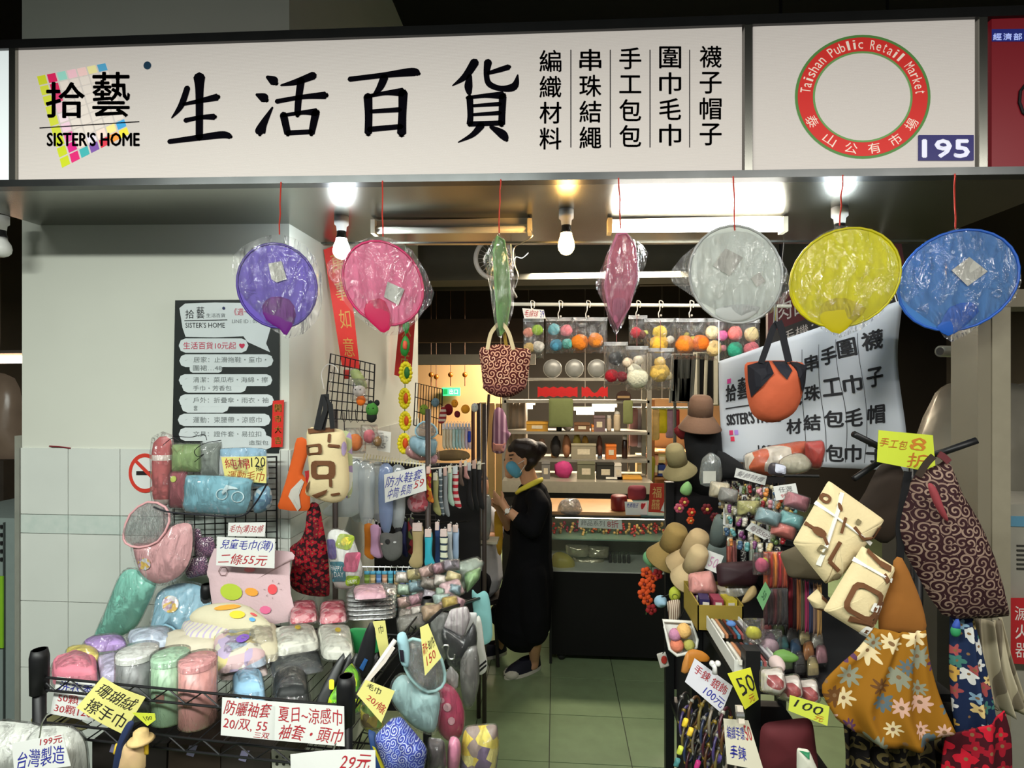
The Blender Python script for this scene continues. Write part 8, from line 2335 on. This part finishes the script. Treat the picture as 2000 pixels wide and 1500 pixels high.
mk('skirt', drape([(1708, 1226), (1672, 1268), (1634, 1300), (1602, 1342), (1632, 1402)], [(1808, 1230), (1816, 1290), (1830, 1344), (1844, 1384), (1862, 1426)], VY(1.24, -4, 0, 1720, 1340), 3.4, .009, 40), flo, t, True)
mk('bib', puff(G(), [(1745, 1095), (1762, 1090), (1790, 1150), (1806, 1200), (1806, 1238), (1760, 1236), (1716, 1230), (1722, 1180), (1742, 1120)], VY(1.29), .012, sm=2), mu, t, True)
strap(cpath([(1754, 1094), (1756, 1060), (1754, 1020), (1770, 920)]), VY(1.31), .016, RBL, t, nm='neck_strap')
nav = cellprint((22, 36, 66), ((200, 200, 196), (190, 150, 70), (150, 70, 70), (60, 110, 100), (120, 150, 170), (206, 180, 120)), 32, petals=5, size=.6, amt=.9)
def draped(name, label, cat, left, right, mp, folds, amp, m, sag=14, extra=()):
    t = thing(name, label, cat, mp((left[-1][0] + right[-1][0]) / 2, max(left[-1][1], right[-1][1])))
    mk('cloth', drape(left, right, mp, folds, amp, sag), m, t, True)
    for nm, ol_, mm in extra:
        mk(nm, puff(G(), ol_, Pl(mp.p + mp.n * .03, mp.n), .008), mm, t, True)
    mk('hem', G().tube([mp(left[-1][0] + (right[-1][0] - left[-1][0]) * u, left[-1][1] + (right[-1][1] - left[-1][1]) * u + sag * math.sin(math.pi * u)) + mp.n * amp * math.sin(folds * 6.283 * u) for u in [k / 20 for k in range(21)]], .0035, 5), m, t, True)
    return t


draped('floral_bag', 'navy floral bag hanging below the dark plum tote', 'bag', [(1856, 1196), (1852, 1300), (1856, 1380), (1866, 1440)], [(1900, 1200), (1920, 1280), (1936, 1350), (1950, 1424)], VY(1.33), 2, .008, nav, 12, [('green_parrot', ell(1866, 1232, 10, 12, 0, 10), mat((40, 130, 80))), ('blue_parrot', [(1858, 1226), (1870, 1206), (1874, 1228)], mat((40, 70, 150)))])
draped('red_bag', 'crimson and black rose print bag at the foot of the bag stand', 'bag', [(1850, 1430), (1838, 1470), (1832, 1530)], [(1962, 1388), (1974, 1440), (1978, 1530)], VY(1.28), 2, .008, cellprint((60, 10, 20), ((176, 20, 40), (140, 16, 34)), 28, petals=4, size=.7))
draped('plaid_bag', 'beige plaid bag hanging beside the grey post', 'bag', [(1902, 1206), (1914, 1300), (1934, 1376)], [(1956, 1206), (1974, 1290), (2004, 1372)], VY(1.40), 3, .014, stripes((166, 156, 130), (116, 106, 88), 26, 'X', .3))
draped('dark_skirt', 'black skirt with olive print hanging below the mustard apron', 'garment', [(1646, 1400), (1648, 1460), (1646, 1530)], [(1838, 1440), (1842, 1480), (1844, 1530)], VY(1.32), 6, .014, cellprint((22, 18, 18), ((110, 96, 60), (90, 80, 50)), 26, spiral=12))

# ------------------------------------------------------------------ grey post, lintel and neighbours
PG = mat((128, 120, 102), .5, metal=.2, noise_amt=.1, scale=5)
py0 = 1.86
struct(mk('column', G().span((P(1910, 800, py0).x, py0, 0), (P(1972, 800, py0).x, py0 + .12, P(1940, 585, py0).z)), PG))
mk('corner_edge', G().span((P(1936, 800, py0).x, py0 - .004, 0), (P(1972, 800, py0).x, py0, P(1940, 585, py0).z)), mat((150, 142, 122), .5, metal=.2), COL.objects['column'])
struct(mk('lintel', G().span((P(1880, 580, py0).x, py0 - .005, P(1940, 600, py0).z), (P(2150, 580, py0).x, py0 + .12, P(1940, 566, py0).z)), PG))
cov = thing('covered_trolley', 'trolley of goods under clear grey plastic beyond the grey post', 'trolley', Vector((P(1850, 1000, 2.6).x, 2.6, 0)))
mk('plastic_cover', puff(G(), [(1790, 900), (1800, 850), (1828, 780), (1850, 750), (1910, 742), (1990, 750), (2060, 770), (2060, 1100), (1790, 1100)], VY(2.6), .25, wr=.06, freq=5, back=.6, sm=2), mat((150, 144, 130), .22, metal=.35, noise_amt=.2, scale=6, bump=.7, bscale=9), cov, True)
mk('trolley_frame', G().span((P(1800, 1090, 2.6).x, 2.5, 0), (P(2050, 1090, 2.6).x, 2.9, P(1900, 1040, 2.6).z)), mat((60, 58, 54)), cov)
pipe = thing('steel_pipe', 'open ended steel pipe beside the grey post', 'pipe', P(1870, 700, 2.1))
mk('pipe', G().lathe([(.020, 0), (.020, .30)], P(1836, 686, 2.1), 14, (1, .35, 0)), mat((170, 166, 150), .3, metal=.7), pipe, True)
mk('pipe_mouth', G().lathe([(.014, -.001), (.014, .002)], P(1836, 686, 2.1), 14, (1, .35, 0)), mat((30, 28, 24)), pipe)
cab = thing('grey_cabinet', 'grey metal cabinet with vents beyond the grey post', 'cabinet', Vector((P(2000, 1100, 2.05).x, 2.05, 0)))
ca0, ca1 = P(1973, 1100, 2.05).x, P(2120, 1100, 2.05).x
mk('cabinet_body', G().span((ca0, 2.05, 0), (ca1, 2.3, P(1990, 985, 2.05).z)), mat((150, 146, 134), .5), cab)
mk('blue_band', G().span((ca0, 2.046, P(1990, 1028, 2.05).z), (ca1, 2.05, P(1990, 1008, 2.05).z)), mat((90, 140, 166), .5), cab)
for k in range(6):
    mk('vent_slot', G().span((ca0 + .02, 2.046, P(1990, 1064 + k * 9, 2.05).z), (ca1, 2.05, P(1990, 1067 + k * 9, 2.05).z)), mat((50, 48, 44)), cab)
card('fire_sign', 'red fire extinguisher notice on the cabinet front', 'sign', [(1972, 1168), (2050, 1168), (2050, 1300), (1974, 1296)], VY(2.0), (176, 30, 36), [('滅', (.12, .12, .48, .34), (226, 216, 210)), ('火', (.12, .40, .48, .62), (226, 216, 210)), ('器', (.12, .68, .48, .9), (226, 216, 210))], hand=0)
# shop board of the stall behind the banner
sb = thing('neighbour_board', 'dark red slanted board with white lettering behind the yellow fan', 'sign', P(1560, 640, 2.9))
SBQ = quadmap([(1500, 586), (1760, 470), (1780, 600), (1500, 690)], VY(3.0, -10, 0, 1600, 600))
mk('board', G().sheet(lambda u, v: SBQ(u, v), 2, 2, (0, .03, 0)), mat((90, 20, 26), .5), sb)
mk('lower_band', G().sheet(lambda u, v: SBQ(u, .62 + .38 * v) + Vector((0, -.004, 0)), 2, 1), mat((46, 42, 40), .5), sb)
g = G()
write(g, '肉品專賣', (.06, .12, .6, .5), lambda u, v: SBQ(u, v) + Vector((0, -.006, 0)))
write(g, '手機：0912', (.10, .70, .6, .9), lambda u, v: SBQ(u, v) + Vector((0, -.006, 0)))
mk('lettering', g, mat((206, 200, 196)), sb)
for u in (.1, .9):
    mk('hanging_rod', G().tube([SBQ(u, .05), Vector((SBQ(u, 0).x, SBQ(u, 0).y, 4.3))], .008, 6), WIRE, sb)
# neighbours beyond the pillar
nc = thing('grey_cabinet', 'grey green steel cabinet standing beyond the tiled pillar', 'cabinet', Vector((P(18, 1200, 2.3).x, 2.3, 0)))
n0, n1 = P(-140, 1200, 2.3).x, P(37, 1200, 2.3).x
mk('cabinet_body', G().span((n0, 2.3, 0), (n1, 2.7, P(20, 1012, 2.3).z)), mat((128, 140, 136), .5), nc)
mk('door_edge', G().span((P(9, 1200, 2.3).x, 2.292, .05), (P(11, 1200, 2.3).x, 2.3, P(20, 1020, 2.3).z)), mat((60, 66, 64)), nc)
mk('green_strip', G().span((P(0, 1200, 2.29).x - .1, 2.286, P(0, 1265, 2.29).z), (P(7, 1200, 2.29).x, 2.292, P(0, 1125, 2.29).z)), mat((130, 180, 40), .5), nc)
for k in range(5):
    mk('vent_hole', G().span((P(-2, 1100, 2.29).x, 2.29, P(0, 1032 + k * 16, 2.29).z), (P(3, 1100, 2.29).x, 2.3, P(0, 1026 + k * 16, 2.29).z)), mat((30, 30, 30)), nc)
struct(mk('trim_5', G().span((P(33, 900, YP - .02).x, YP - .03, 0), (PX0 - .001, YP + .02, P(38, 850, YP).z)), mat((150, 150, 142), .4, metal=.4)))
a, b = P(-60, 703, 4.2), P(44, 702, 4.2)
hl = thing('neighbour_lamp', 'glowing tube lamp of the neighbouring stall beyond the pillar', 'lamp', a)
mk('tube', G().tube([a, b], .03, 8), mat((255, 214, 180), .4, noise_amt=0, emit=8.0), hl)
mk('housing', G().tube([a + Vector((0, .03, .05)), b + Vector((0, .03, .05))], .03, 6), mat((150, 140, 130)), hl)
mk('hanging_rod', G().tube([(a + b) / 2 + Vector((0, .03, .05)), Vector(((a.x + b.x) / 2, 4.23, 4.3))], .008, 5), mat((70, 66, 60)), hl)
nb = thing('covered_goods', 'plastic covered goods of the neighbouring stall beyond the pillar', 'goods', Vector((P(15, 980, 3.2).x, 3.2, 0)))
mk('plastic_cover', puff(G(), [(-60, 740), (10, 730), (40, 760), (46, 850), (44, 900), (-60, 900)], VY(3.2), .1, wr=.03, freq=6, sm=2), mat((150, 128, 110), .25, noise_amt=.3, scale=7, bump=.5, bscale=12), nb, True)
mk('goods_shelf', G().span((P(-80, 905, 3.2).x, 3.1, 0), (P(38, 905, 3.2).x, 3.5, P(15, 895, 3.2).z)), mat((60, 52, 44), .7, noise_amt=.4, scale=9), nb)
